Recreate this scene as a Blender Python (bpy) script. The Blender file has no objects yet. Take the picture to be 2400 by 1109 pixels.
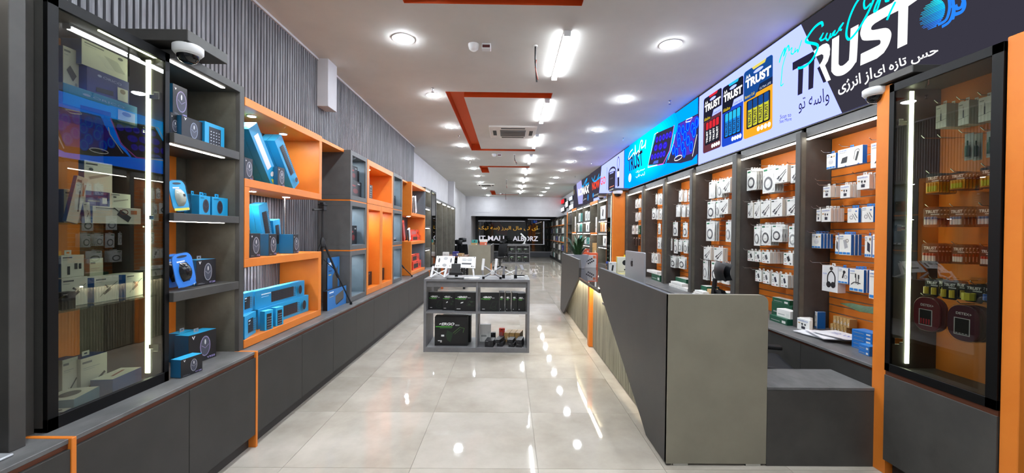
import bpy, bmesh, math, random
from mathutils import Vector, Matrix
random.seed(11)
SC = bpy.context.scene
COL = SC.collection

# ------------------------------------------------------------------ camera, world, exposure
FPX, CXP, CYP, EYE = 940.0, 1200.0, 554.5, 1.55          # focal length in pixels of a 2400 x 1109 frame
def _basis():
    a = Vector((1192.0 - CXP, CYP - 546.0, FPX)).normalized()
    r = math.radians(0.6)
    z = Vector((math.sin(r), math.cos(r), 0.0)); z = (z - a * z.dot(a)).normalized()
    x = -(a.cross(z))
    if x.x < 0: x = -x
    return x, a, z
XC, YC, ZC = _basis()
def at(px, py, X=None, Y=None, Z=None):
    """the point of the room that lies on the plane X=, Y= or Z= on the sight line of a photograph pixel"""
    d = Vector((px - CXP, CYP - py, FPX))
    r = Vector((d.dot(XC), d.dot(YC), d.dot(ZC)))
    t = X / r.x if X is not None else (Y / r.y if Y is not None else (Z - EYE) / r.z)
    return r * t + Vector((0, 0, EYE))
cd = bpy.data.cameras.new('camera'); cam = bpy.data.objects.new('camera', cd); COL.objects.link(cam)
cd.sensor_width = 36; cd.lens = FPX / 2400 * 36; cd.clip_start = 0.05
cam.matrix_world = Matrix(((XC.x, XC.y, -XC.z, 0), (YC.x, YC.y, -YC.z, 0), (ZC.x, ZC.y, -ZC.z, EYE), (0, 0, 0, 1)))
SC.camera = cam
w = bpy.data.worlds.new('night'); SC.world = w; w.use_nodes = True
w.node_tree.nodes['Background'].inputs[0].default_value = (0.02, 0.024, 0.035, 1)
w.node_tree.nodes['Background'].inputs[1].default_value = 0.4
SC.view_settings.view_transform = 'Standard'; SC.view_settings.look = 'None'
SC.view_settings.gamma = 1; SC.view_settings.use_curve_mapping = False
SC.view_settings.exposure = 0.0
SC.cycles.use_denoising = True
SC.cycles.max_bounces = 8; SC.cycles.transparent_max_bounces = 12
L_DOWN, L_TUBE, L_STRIP, L_PUCK, L_CASE = 385.0, 60.0, 22.0, 1000.0, 10.0   # radiance of the room's own lamps

# ------------------------------------------------------------------ materials
def lin(h):
    h = h.lstrip('#')
    f = lambda c: c / 12.92 if c <= 0.04045 else ((c + 0.055) / 1.055) ** 2.4
    return tuple(f(int(h[i:i + 2], 16) / 255) for i in (0, 2, 4)) + (1,)
MATS = {}
def newmat(n):
    m = bpy.data.materials.new(n); m.use_nodes = True
    return m, m.node_tree.nodes, m.node_tree.links, m.node_tree.nodes['Principled BSDF']
def paint(h, rough=0.5, metal=0.0, spec=0.5):
    k = (h, rough, metal, spec)
    if k not in MATS:
        m, nd, lk, b = newmat('finish')
        b.inputs['Base Color'].default_value = lin(h); b.inputs['Roughness'].default_value = rough
        b.inputs['Metallic'].default_value = metal; b.inputs['Specular IOR Level'].default_value = spec
        MATS[k] = m
    return MATS[k]
def grainy(name, h1, h2, scale=(6, 6, 6), rough=0.5, detail=6, spec=0.4, bump=0.0, mid=(0.35, 0.65), objvar=0.0, rvar=0.0):
    m, nd, lk, b = newmat(name)
    tc = nd.new('ShaderNodeNewGeometry'); mp = nd.new('ShaderNodeMapping'); mp.inputs['Scale'].default_value = scale
    lk.new(tc.outputs['Position'], mp.inputs['Vector'])
    nz = nd.new('ShaderNodeTexNoise'); nz.inputs['Scale'].default_value = 1; nz.inputs['Detail'].default_value = detail
    nz.inputs['Roughness'].default_value = 0.62
    lk.new(mp.outputs[0], nz.inputs['Vector'])
    if objvar:
        oi = nd.new('ShaderNodeObjectInfo'); ad = nd.new('ShaderNodeVectorMath'); ad.operation = 'MULTIPLY_ADD'
        cx = nd.new('ShaderNodeCombineXYZ')
        for i in range(3): lk.new(oi.outputs['Random'], cx.inputs[i])
        ad.inputs[1].default_value = (37, 91, 53); lk.new(cx.outputs[0], ad.inputs[0]); lk.new(mp.outputs[0], ad.inputs[2])
        lk.new(ad.outputs[0], nz.inputs['Vector'])
    cr = nd.new('ShaderNodeValToRGB'); cr.color_ramp.elements[0].position = mid[0]; cr.color_ramp.elements[1].position = mid[1]
    cr.color_ramp.elements[0].color = lin(h1); cr.color_ramp.elements[1].color = lin(h2)
    lk.new(nz.outputs['Fac'], cr.inputs['Fac'])
    last = cr.outputs[0]
    if objvar:
        hs = nd.new('ShaderNodeHueSaturation'); mr = nd.new('ShaderNodeMapRange')
        mr.inputs[3].default_value = 1 - objvar; mr.inputs[4].default_value = 1 + objvar
        lk.new(oi.outputs['Random'], mr.inputs[0]); lk.new(mr.outputs[0], hs.inputs['Value']); lk.new(last, hs.inputs['Color']); last = hs.outputs[0]
    lk.new(last, b.inputs['Base Color'])
    b.inputs['Roughness'].default_value = rough; b.inputs['Specular IOR Level'].default_value = spec
    if rvar:
        mr2 = nd.new('ShaderNodeMapRange'); mr2.inputs[3].default_value = rough - rvar; mr2.inputs[4].default_value = rough + rvar
        lk.new(nz.outputs['Fac'], mr2.inputs[0]); lk.new(mr2.outputs[0], b.inputs['Roughness'])
    if bump:
        bp = nd.new('ShaderNodeBump'); bp.inputs['Strength'].default_value = bump; bp.inputs['Distance'].default_value = 0.002
        lk.new(nz.outputs['Fac'], bp.inputs['Height']); lk.new(bp.outputs[0], b.inputs['Normal'])
    return m
def glow(h, s, name='lamp glow'):
    k = ('glow', h, s)
    if k not in MATS:
        m, nd, lk, b = newmat(name)
        b.inputs['Base Color'].default_value = (0, 0, 0, 1); b.inputs['Specular IOR Level'].default_value = 0.0
        b.inputs['Emission Color'].default_value = lin(h); b.inputs['Emission Strength'].default_value = s
        b.inputs['Roughness'].default_value = 1
        MATS[k] = m
    return MATS[k]
def clear(name, tint=(0.93, 0.95, 0.94), refl=1.0, rough=0.0):
    m = bpy.data.materials.new(name); m.use_nodes = True; nd = m.node_tree.nodes; lk = m.node_tree.links; nd.clear()
    o = nd.new('ShaderNodeOutputMaterial'); mx = nd.new('ShaderNodeMixShader'); tr = nd.new('ShaderNodeBsdfTransparent')
    gl = nd.new('ShaderNodeBsdfGlossy'); fr = nd.new('ShaderNodeFresnel'); ge = nd.new('ShaderNodeNewGeometry'); bk = nd.new('ShaderNodeMath'); bk.operation = 'MULTIPLY_ADD'
    bk.inputs[1].default_value = 1 / 1.5 - 1.5; bk.inputs[2].default_value = 1.5; lk.new(ge.outputs['Backfacing'], bk.inputs[0]); lk.new(bk.outputs[0], fr.inputs[0])   # one-sided look from either face of the pane
    ml = nd.new('ShaderNodeMath'); ml.operation = 'MULTIPLY'; ml.inputs[1].default_value = refl
    tr.inputs[0].default_value = tint + (1,); gl.inputs['Roughness'].default_value = rough
    lk.new(fr.outputs[0], ml.inputs[0]); lk.new(ml.outputs[0], mx.inputs[0]); lk.new(tr.outputs[0], mx.inputs[1]); lk.new(gl.outputs[0], mx.inputs[2])
    lk.new(mx.outputs[0], o.inputs[0])
    return m
DARK = grainy('charcoal laminate', '42403e', '4b4946', (5, 5, 5), 0.5, rvar=0.05)
LBASE = grainy('shaded charcoal laminate', '302f2d', '383634', (5, 5, 5), 0.5, rvar=0.05)  # darkened copy of the charcoal laminate; dimmer light put into the colour
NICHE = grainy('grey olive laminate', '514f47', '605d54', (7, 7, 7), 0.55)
SLATE = grainy('slate worktop laminate', '565656', '757474', (9, 5, 9), 0.42, mid=(0.3, 0.7))
ENDP = grainy('grey beige laminate', '878172', '8f8979', (4, 4, 4), 0.42)
ORANGE = grainy('orange laminate', 'e07c29', 'e7852f', (4, 4, 4), 0.42)
SHADOWGAP = paint('5a2c14', 0.6)
GREYB = grainy('mid grey laminate', '565656', '606060', (6, 6, 6), 0.5)
UNITG = grainy('light grey laminate', '6f6e70', '7b7a7c', (8, 8, 8), 0.5)
BLUEGREY = grainy('blue grey laminate', '5c6a74', '66747e', (6, 6, 6), 0.5)
SLAT = grainy('grey oak slat', '504f54', '8a898d', (30, 30, 2.2), 0.6, detail=8, bump=0.3, mid=(0.3, 0.72), objvar=0.16)
FELT = paint('151517', 0.9, spec=0.1)
TILE = grainy('beige stone tile', 'a0978a', 'c9c1b5', (1.6, 1.6, 1.6), 0.035, detail=9, spec=0.42, mid=(0.25, 0.75), objvar=0.035, rvar=0.015)
GROUT = paint('8f887c', 0.8)
CEIL = grainy('white ceiling paint', 'cac8c3', 'cfcdc8', (2, 2, 2), 0.85, spec=0.2)
WALLW = grainy('white wall paint', 'bcbabd', 'c4c2c5', (2, 2, 2), 0.8, spec=0.2)
COFFER = paint('d4571a', 0.6)
BLACK = paint('070708', 0.45, 0.0, 0.25)
BLACKM = paint('161618', 0.5)
STEEL = paint('b5b5b2', 0.25, 1.0)
ALU = paint('c9c9c6', 0.32, 1.0)
WHITEP = paint('e6e6e6', 0.4)
GLASS = clear('cabinet door glass', (0.76, 0.77, 0.74), 1.5)
SHELFGLASS = clear('glass shelf', (0.82, 0.90, 0.86), 1.2)
PVC = clear('clear plastic film', (0.96, 0.97, 0.97), 0.8, 0.12)
LED = glow('fff8ee', L_STRIP, 'led strip glow')
LEDC = glow('f6ffd8', L_CASE, 'case led glow')
PUCK = glow('f4faff', L_PUCK, 'puck light glow')
DOWN = glow('eff8ff', L_DOWN, 'downlight glow')
TUBE = glow('f2f9ff', L_TUBE, 'tube glow')

# ------------------------------------------------------------------ mesh building
class M:
    def __init__(s): s.v = []; s.f = []; s.mi = []; s.mats = []
    def mat(s, m):
        if m not in s.mats: s.mats.append(m)
        return s.mats.index(m)
    def face(s, pts, m):
        n = len(s.v); s.v += [tuple(p) for p in pts]; s.f.append(tuple(range(n, n + len(pts)))); s.mi.append(s.mat(m)); return s
    def box(s, x0, x1, y0, y1, z0, z1, m, T=None):
        if x0 > x1: x0, x1 = x1, x0
        if y0 > y1: y0, y1 = y1, y0
        if z0 > z1: z0, z1 = z1, z0
        p = [Vector(c) for c in ((x0,y0,z0),(x1,y0,z0),(x1,y1,z0),(x0,y1,z0),(x0,y0,z1),(x1,y0,z1),(x1,y1,z1),(x0,y1,z1))]
        if T: p = [T @ c for c in p]
        n = len(s.v); s.v += [tuple(c) for c in p]
        q = m if isinstance(m, (list, tuple)) else [m] * 6          # front(-y), back, left, right, top, bottom
        for fc, mm in zip(((0,1,5,4),(2,3,7,6),(3,0,4,7),(1,2,6,5),(4,5,6,7),(3,2,1,0)), q):
            s.f.append(tuple(n + i for i in fc)); s.mi.append(s.mat(mm))
        return s
    def prism(s, pts, vec, m, side=None):
        """closed outline of 3-D points extruded along vec"""
        vec = Vector(vec); n = len(s.v); k = len(pts)
        s.v += [tuple(p) for p in pts] + [tuple(Vector(p) + vec) for p in pts]
        a, b = s.mat(m), s.mat(side or m)
        s.f.append(tuple(range(n, n + k))[::-1]); s.mi.append(a); s.f.append(tuple(range(n + k, n + 2 * k))); s.mi.append(a)
        for i in range(k):
            j = (i + 1) % k; s.f.append((n + i, n + j, n + k + j, n + k + i)); s.mi.append(b)
        return s
    def tube(s, path, r, m, n=6, cap=True):
        path = [Vector(p) for p in path]; rs = r if isinstance(r, (list, tuple)) else [r] * len(path)
        b0 = len(s.v); mm = s.mat(m); up = None
        for i, p in enumerate(path):
            d = (path[min(i + 1, len(path) - 1)] - path[max(i - 1, 0)]).normalized()
            if up is None: up = Vector((0, 0, 1)) if abs(d.z) < 0.9 else Vector((1, 0, 0))
            u = (up - d * up.dot(d)).normalized(); vv = d.cross(u); up = u
            for k in range(n):
                a = 2 * math.pi * k / n; s.v.append(tuple(p + (u * math.cos(a) + vv * math.sin(a)) * rs[i]))
        for i in range(len(path) - 1):
            for k in range(n):
                k2 = (k + 1) % n
                s.f.append((b0 + i*n + k, b0 + i*n + k2, b0 + (i+1)*n + k2, b0 + (i+1)*n + k)); s.mi.append(mm)
        if cap:
            s.f.append(tuple(b0 + k for k in range(n))[::-1]); s.mi.append(mm)
            e = b0 + (len(path) - 1) * n; s.f.append(tuple(e + k for k in range(n))); s.mi.append(mm)
        return s
    def lathe(s, prof, c, m, n=16, axis='z', T=None):
        """prof: (radius, height) pairs; m one material or one per segment"""
        c = Vector(c); b0 = len(s.v)
        for r, h in prof:
            for k in range(n):
                a = 2 * math.pi * k / n
                q = Vector((r * math.cos(a), r * math.sin(a), h))
                if axis == 'x': q = Vector((q.z, q.x, q.y))
                if axis == 'y': q = Vector((q.x, q.z, q.y))
                if T: q = T @ q
                s.v.append(tuple(c + q))
        for i in range(len(prof) - 1):
            mm = s.mat(m[i] if isinstance(m, (list, tuple)) else m)
            for k in range(n):
                k2 = (k + 1) % n
                s.f.append((b0 + i*n + k, b0 + i*n + k2, b0 + (i+1)*n + k2, b0 + (i+1)*n + k)); s.mi.append(mm)
        for i, rev in ((0, True), (len(prof) - 1, False)):
            if prof[i][0] > 1e-5:
                t = tuple(b0 + i*n + k for k in range(n)); s.f.append(t[::-1] if rev else t)
                s.mi.append(s.mat(m[min(i, len(prof) - 2)] if isinstance(m, (list, tuple)) else m))
        return s
    def sheet(s, grid, m):
        b0 = len(s.v); R = len(grid); C = len(grid[0]); mm = s.mat(m)
        for row in grid: s.v += [tuple(p) for p in row]
        for i in range(R - 1):
            for j in range(C - 1):
                s.f.append((b0 + i*C + j, b0 + i*C + j + 1, b0 + (i+1)*C + j + 1, b0 + (i+1)*C + j)); s.mi.append(mm)
        return s
    def mesh(s, name, off=(0, 0, 0), smooth=False, bevel=0.0):
        me = bpy.data.meshes.new(name); o = Vector(off)
        me.from_pydata([tuple(Vector(v) - o) for v in s.v], [], s.f)
        for m in s.mats: me.materials.append(m)
        me.polygons.foreach_set('material_index', s.mi)
        if bevel or smooth:
            bm = bmesh.new(); bm.from_mesh(me)
            if smooth: bmesh.ops.remove_doubles(bm, verts=bm.verts, dist=1e-5)
            if bevel:
                es = [e for e in bm.edges if len(e.link_faces) == 2 and e.calc_face_angle(0) > 0.5]
                bmesh.ops.bevel(bm, geom=es, offset=bevel, segments=2 if bevel > 0.004 else 1, affect='EDGES', profile=0.6, clamp_overlap=True)
            if smooth:
                for f in bm.faces: f.smooth = True
                for e in bm.edges:
                    if len(e.link_faces) == 2 and e.calc_face_angle(0) > 0.7: e.smooth = False
            bm.to_mesh(me); bm.free()
        me.update()
        return me
    def center(s):
        xs = [v[0] for v in s.v]; ys = [v[1] for v in s.v]; zs = [v[2] for v in s.v]
        return Vector(((min(xs) + max(xs)) / 2, (min(ys) + max(ys)) / 2, min(zs)))

ROOT = {}
LABELS = {}
def _tag(o, label, cat, group):
    n = len(label.split()); assert 4 <= n <= 16, (n, label)
    if label in LABELS: assert group and LABELS[label] == group, ('label twice', label)
    LABELS[label] = group
    o['label'] = label; o['category'] = cat
    if group: o['group'] = group
def thing(name, label, cat, loc=(0, 0, 0), group=None, M4=None):
    o = bpy.data.objects.new(name, None); COL.objects.link(o); o.empty_display_size = 0.05
    if M4 is not None: o.matrix_world = M4; ROOT[o.name] = Vector((0, 0, 0))
    else: o.location = loc; ROOT[o.name] = Vector(loc)
    _tag(o, label, cat, group); return o
def part(mb, name, parent, smooth=False, bevel=0.0, label=None, stuff=False):
    off = ROOT[parent.name]
    me = mb if isinstance(mb, bpy.types.Mesh) else mb.mesh(name, off, smooth, bevel)
    o = bpy.data.objects.new(name, me); COL.objects.link(o); o.parent = parent; ROOT[o.name] = off
    if label: o['label'] = label
    if stuff: o['kind'] = 'stuff'
    return o
def solo(mb, name, label, cat, group=None, smooth=False, bevel=0.0):
    c = mb.center(); o = bpy.data.objects.new(name, mb.mesh(name, c, smooth, bevel)); COL.objects.link(o); o.location = c
    ROOT[o.name] = c; _tag(o, label, cat, group); return o
def struct(mb, name, smooth=False, bevel=0.0):
    o = bpy.data.objects.new(name, mb.mesh(name, (0, 0, 0), smooth, bevel)); COL.objects.link(o); o['kind'] = 'structure'; ROOT[o.name] = Vector((0, 0, 0)); return o
def put(me, name, parent, loc):
    """a piece that shares its mesh with its likes"""
    o = bpy.data.objects.new(name, me); COL.objects.link(o); o.parent = parent; o.location = Vector(loc) - ROOT[parent.name]; return o

# ------------------------------------------------------------------ lettering
GLY = {}
def glyphs(s, bold=0.0):
    k = (s, bold)
    if k not in GLY:
        c = bpy.data.curves.new('lettering', 'FONT'); c.body = s; c.resolution_u = 3; c.offset = bold
        o = bpy.data.objects.new('lettering', c); me = bpy.data.meshes.new_from_object(o)
        vs = [(v.co.x, v.co.y) for v in me.vertices]; fs = [tuple(p.vertices) for p in me.polygons]
        bpy.data.objects.remove(o); bpy.data.curves.remove(c); bpy.data.meshes.remove(me)
        if vs:
            x0 = min(v[0] for v in vs); x1 = max(v[0] for v in vs); y0 = min(v[1] for v in vs); y1 = max(v[1] for v in vs)
            vs = [((x - x0) / (x1 - x0), (y - y0) / (y1 - y0)) for x, y in vs]; asp = (x1 - x0) / (y1 - y0)
        else: asp = 1
        GLY[k] = (vs, fs, asp)
    return GLY[k]
_PF = {'ا': 'ﺍﺎ  ', 'آ': 'ﺁﺂ  ', 'ب': 'ﺏﺐﺑﺒ', 'ت': 'ﺕﺖﺗﺘ', 'ح': 'ﺡﺢﺣﺤ', 'ر': 'ﺭﺮ  ', 'ز': 'ﺯﺰ  ', 'ژ': 'ﮊﮋ  ', 'س': 'ﺱﺲﺳﺴ', 'ک': 'ﮎﮏﮐﮑ',
       'ل': 'ﻝﻞﻟﻠ', 'م': 'ﻡﻢﻣﻤ', 'ن': 'ﻥﻦﻧﻨ', 'و': 'ﻭﻮ  ', 'ه': 'ﻩﻪﻫﻬ', 'ی': 'ﯼﯽﯾﯿ'}
def farsi(t):
    """joined letter forms in left-to-right glyph order"""
    out = []
    for i, ch in enumerate(t):
        if ch not in _PF: out.append({'(': ')', ')': '('}.get(ch, ch)); continue
        f = _PF[ch]
        pj = i > 0 and t[i-1] in _PF and _PF[t[i-1]][2] != ' '
        nj = i + 1 < len(t) and t[i+1] in _PF and f[2] != ' '
        out.append(f[3] if pj and nj else f[2] if nj else f[1] if pj else f[0])
    return ''.join(reversed(out))
class Art:
    """flat print: shapes in 2-D (u right, v up), laid on a plane by a function (u, v, lift) -> point"""
    def __init__(s, fn, m=None): s.fn = fn; s.m = m or M(); s.k = 0
    def poly(s, pts, mat, lift=None):
        s.k += 1; h = lift if lift is not None else s.k * 2e-4
        s.m.face([s.fn(u, v, h) for u, v in pts], mat); return s
    def rect(s, u0, v0, u1, v1, mat, lift=None): return s.poly([(u0, v0), (u1, v0), (u1, v1), (u0, v1)], mat, lift)
    def ell(s, cu, cv, ru, rv, mat, n=20, rot=0.0, lift=None):
        c, sn = math.cos(rot), math.sin(rot); pts = []
        for k in range(n):
            a = 2 * math.pi * k / n; x, y = ru * math.cos(a), rv * math.sin(a); pts.append((cu + x * c - y * sn, cv + x * sn + y * c))
        return s.poly(pts, mat, lift)
    def line(s, pts, w, mat, closed=False, lift=None):
        s.k += 1; h = lift if lift is not None else s.k * 2e-4; n = len(pts); L = []
        for i in range(n):
            a = pts[i - 1] if (closed or i > 0) else pts[0]; b = pts[(i + 1) % n] if (closed or i < n - 1) else pts[-1]
            dx, dy = b[0] - a[0], b[1] - a[1]; d = math.hypot(dx, dy) or 1
            ww = w[i] if isinstance(w, (list, tuple)) else w
            L.append(((pts[i][0] - dy / d * ww / 2, pts[i][1] + dx / d * ww / 2), (pts[i][0] + dy / d * ww / 2, pts[i][1] - dx / d * ww / 2)))
        for i in range(n if closed else n - 1):
            j = (i + 1) % n
            s.m.face([s.fn(*L[i][0], h), s.fn(*L[i][1], h), s.fn(*L[j][1], h), s.fn(*L[j][0], h)], mat)
        return s
    def ring(s, cu, cv, ru, rv, w, mat, n=22, rot=0.0, lift=None):
        c, sn = math.cos(rot), math.sin(rot)
        pts = [(cu + ru * math.cos(a) * c - rv * math.sin(a) * sn, cv + ru * math.cos(a) * sn + rv * math.sin(a) * c) for a in [2 * math.pi * k / n for k in range(n)]]
        return s.line(pts, w, mat, True, lift)
    def text(s, t, u, v, h, mat, width=None, rot=0.0, bold=0.0, shear=0.0, lift=None):
        vs, fs, asp = glyphs(t, bold); s.k += 1; z = lift if lift is not None else s.k * 2e-4
        W = width or asp * h; c, sn = math.cos(rot), math.sin(rot); b0 = len(s.m.v); mi = s.m.mat(mat)
        for x, y in vs:
            X, Yv = x * W + shear * y * h, y * h; s.m.v.append(tuple(s.fn(u + X * c - Yv * sn, v + X * sn + Yv * c, z)))
        for f in fs: s.m.f.append(tuple(b0 + i for i in f)); s.m.mi.append(mi)
        return s
    def fit(s, t, bl, br, tl, mat, bold=0.0, lift=None):
        """letters filling the parallelogram bl, br, tl"""
        vs, fs, asp = glyphs(t, bold); s.k += 1; z = lift if lift is not None else s.k * 2e-4; b0 = len(s.m.v); mi = s.m.mat(mat)
        for x, y in vs:
            s.m.v.append(tuple(s.fn(bl[0] + x * (br[0] - bl[0]) + y * (tl[0] - bl[0]), bl[1] + x * (br[1] - bl[1]) + y * (tl[1] - bl[1]), z)))
        for f in fs: s.m.f.append(tuple(b0 + i for i in f)); s.m.mi.append(mi)
        return s
def smooth_path(pts, n=6):
    """Catmull-Rom through the points"""
    out = []; P = [pts[0]] + list(pts) + [pts[-1]]
    for i in range(1, len(P) - 2):
        for k in range(n):
            t = k / n; o = []
            for d in range(2):
                a, b, c, e = P[i-1][d], P[i][d], P[i+1][d], P[i+2][d]
                o.append(0.5 * (2*b + (c - a)*t + (2*a - 5*b + 4*c - e)*t*t + (3*b - a - 3*c + e)*t**3))
            out.append(tuple(o))
    return out + [tuple(pts[-1])]
# ================================================================== the room
WL, WLF, WR, ZC_, YB, YF = -2.30, -2.46, 3.10, 3.61, -3.0, 22.9
mb = M(); mb.box(WLF, WR, YB, 28.6, -0.08, -0.004, GROUT)
floor = struct(mb, 'floor')
JX = [at(1016.9, 967, Z=0).x, at(1244.5, 967, Z=0).x]; TW = JX[1] - JX[0]
JY = at(1400, 968.8, Z=0).y; TL = 0.822
tile_me = None
i0 = math.floor((WLF - JX[0]) / TW)
tm = {}
for r in range(-5, 28):
    y0 = JY + r * TL
    if y0 < YB or y0 + TL > 26.4: continue
    for c in range(i0, 8):
        x0 = JX[0] + c * TW; x1 = x0 + TW
        x0c, x1c = max(x0, WLF), min(x1, WR)
        if x1c - x0c < 0.05: continue
        k = (round(x0c - x0, 3), round(x1c - x0, 3))
        if k not in tm: tm[k] = M().box(k[0] + .0012, k[1] - .0012, .0012, TL - .0012, -0.004, 0, TILE).mesh('tile')
        put(tm[k], 'tile', floor, (x0, y0, 0))
# ceiling with the sunken orange slots
HOLES = [(-.963, -.71, -.6, 3.64), (-.71, .64, 3.40, 3.64), (-.95, .625, 5.9, 6.13), (-.95, -.70, 6.13, 10.1), (-.70, .64, 9.88, 10.1),
         (-.93, .63, 12.4, 12.64), (-.93, -.68, 12.64, 13.8), (-.93, -.70, 19.6, 21.8), (-.70, .5, 21.58, 21.8)]
xs = sorted({WLF, WR} | {v for h in HOLES for v in h[:2]}); ys = sorted({YB, 26.4} | {v for h in HOLES for v in h[2:]})
mb = M()
for i in range(len(xs) - 1):
    for j in range(len(ys) - 1):
        cx_, cy_ = (xs[i] + xs[i+1]) / 2, (ys[j] + ys[j+1]) / 2
        if any(h[0] < cx_ < h[1] and h[2] < cy_ < h[3] for h in HOLES): continue
        mb.face([(xs[i], ys[j], ZC_), (xs[i], ys[j+1], ZC_), (xs[i+1], ys[j+1], ZC_), (xs[i+1], ys[j], ZC_)], CEIL)
mb.box(WLF, WR, YB, 26.4, ZC_ + .17, ZC_ + .25, CEIL)
ceiling = struct(mb, 'ceiling')
def lining(name, rects, dpt=0.16):
    m2 = M(); key = set()
    for h in rects:
        m2.face([(h[0], h[2], ZC_ + dpt), (h[0], h[3], ZC_ + dpt), (h[1], h[3], ZC_ + dpt), (h[1], h[2], ZC_ + dpt)], COFFER)
        for a, b in (((h[0], h[2]), (h[1], h[2])), ((h[1], h[2]), (h[1], h[3])), ((h[1], h[3]), (h[0], h[3])), ((h[0], h[3]), (h[0], h[2]))):
            mx, my = (a[0] + b[0]) / 2, (a[1] + b[1]) / 2
            # leave the side open where it runs into another slot
            segs = [(a, b)]
            for g in rects:
                if g is h: continue
                ns = []
                for p, q in segs:
                    if abs(p[1] - q[1]) < 1e-6 and (abs(p[1] - g[2]) < 1e-6 or abs(p[1] - g[3]) < 1e-6):
                        lo, hi = sorted((p[0], q[0]))
                        if g[0] < hi and g[1] > lo:
                            if lo < g[0]: ns.append(((lo, p[1]), (g[0], p[1])))
                            if g[1] < hi: ns.append(((g[1], p[1]), (hi, p[1])))
                            continue
                    if abs(p[0] - q[0]) < 1e-6 and (abs(p[0] - g[0]) < 1e-6 or abs(p[0] - g[1]) < 1e-6):
                        lo, hi = sorted((p[1], q[1]))
                        if g[2] < hi and g[3] > lo:
                            if lo < g[2]: ns.append(((p[0], lo), (p[0], g[2])))
                            if g[3] < hi: ns.append(((p[0], g[3]), (p[0], hi)))
                            continue
                    ns.append((p, q))
                segs = ns
            for p, q in segs: m2.face([(p[0], p[1], ZC_), (q[0], q[1], ZC_), (q[0], q[1], ZC_ + dpt), (p[0], p[1], ZC_ + dpt)], COFFER)
    part(m2, 'ceiling_recess', ceiling)
lining('recess', HOLES[:2]); lining('recess', HOLES[2:5]); lining('recess', HOLES[5:7]); lining('recess', HOLES[7:])
# walls
wl = struct(M().box(WLF, WL - .022, YB, 9.75, 0, ZC_, FELT), 'wall_left')
sl = M().box(0, .02, 0, .0275, 0.66, 3.585, SLAT).mesh('slat')
y = 1.55
while y < 9.72:
    put(sl, 'slat', wl, (WL - .021, y, 0)); y += 0.0447
struct(M().box(WLF - .1, WLF, 9.76, 26.4, 0, ZC_, WALLW), 'wall_left.001')
struct(M().box(WL - .02, WL + .015, 1.5, 9.75, 3.585, ZC_ - .001, WALLW), 'trim_1')
struct(M().box(WLF, -2.22, 16.2, 16.6, 0, ZC_, WALLW), 'wall_left_pilaster')
struct(M().box(WR, WR + .1, YB, 26.4, 0, ZC_, WALLW), 'wall_right')
struct(M().box(WLF, WR, YB - .1, YB, 0, ZC_, WALLW), 'wall_back')
mb = M(); mb.box(-2.15, WR, YF, YF + .12, 2.49, ZC_, WALLW); mb.box(-2.15, -1.05, YF - .012, YF, 2.72, 2.735, paint('b9b7bb', .8)); mb.box(-1.06, -1.045, YF - .012, YF, 2.72, 2.97, paint('b9b7bb', .8)); mb.box(-1.05, 2.5, YF - .012, YF, 2.955, 2.97, paint('b9b7bb', .8))
struct(mb, 'wall_front')
struct(M().box(WLF, -2.15, YF, 26.3, 0, ZC_, WALLW), 'wall_front_return')
# shop window at the far end with the dark street beyond it
wn = struct(M().box(-2.15, 3.1, 26.0, 26.2, 0, .30, paint('55575c', .5)), 'window_1')
fr = M(); 
for x0, x1 in ((-2.15, -1.98), (1.10, 1.22), (2.95, 3.1)): fr.box(x0, x1, 26.0, 26.1, .3, 3.2, BLACKM)
fr.box(-2.15, 3.1, 26.0, 26.1, 2.55, 3.2, BLACKM); fr.box(-2.15, 3.1, 25.98, 26.1, .3, .36, paint('8b8d92', .4))
part(fr, 'window_frame', wn)
for x0, x1 in ((-1.98, 1.10), (1.22, 2.95)): part(M().box(x0, x1, 26.04, 26.05, .36, 2.55, GLASS), 'pane', wn)
t = thing('street_sign', 'dark street sign board with gold and white letters outside the far shop window', 'sign', (0.4, 28.3, 0))
bd = M(); bd.box(-2.3, 3.0, 28.3, 28.36, -.003, 3.2, paint('0c0c12', .5)); part(bd, 'board', t)
def ys_fn(Y): return lambda u, v, h: at(u, v, Y=Y - 1e-3 - h * 3)
A = Art(ys_fn(28.3)); wh = glow('c9c9dc', 1.3, 'sign glow')
A.line([(1113, 518), (1113, 572), (1276, 573)], .9, wh); A.line([(1113, 518), (1230, 519)], 1.0, wh); A.line([(1237, 514), (1294, 515)], 1.2, wh); A.line([(1274.5, 519), (1274.5, 573)], 2.4, wh)
part(A.m, 'sign_border', t)
A = Art(ys_fn(28.3)); lt = glow('e4e0f4', 1.7, 'sign glow'); gd = glow('d9a02c', 1.3, 'sign glow')
A.fit('IT MALL', (1123, 564), (1187, 564.5), (1123, 552.5), lt, .02); A.fit('ALBORZ', (1202, 565), (1261, 565.5), (1202, 553.5), lt, .02)
A.fit(farsi('آی تی مال البرز (سه تیک)'), (1118, 540), (1261, 541.5), (1118, 528), gd, .01)
part(A.m, 'sign_lettering', t)
A = Art(ys_fn(28.3)); A.poly([(1150, 522), (1170, 520), (1180, 534), (1190, 540), (1188, 552), (1165, 548), (1160, 538)], paint('7a1822', .6)); part(A.m, 'red_emblem', t)

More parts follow.
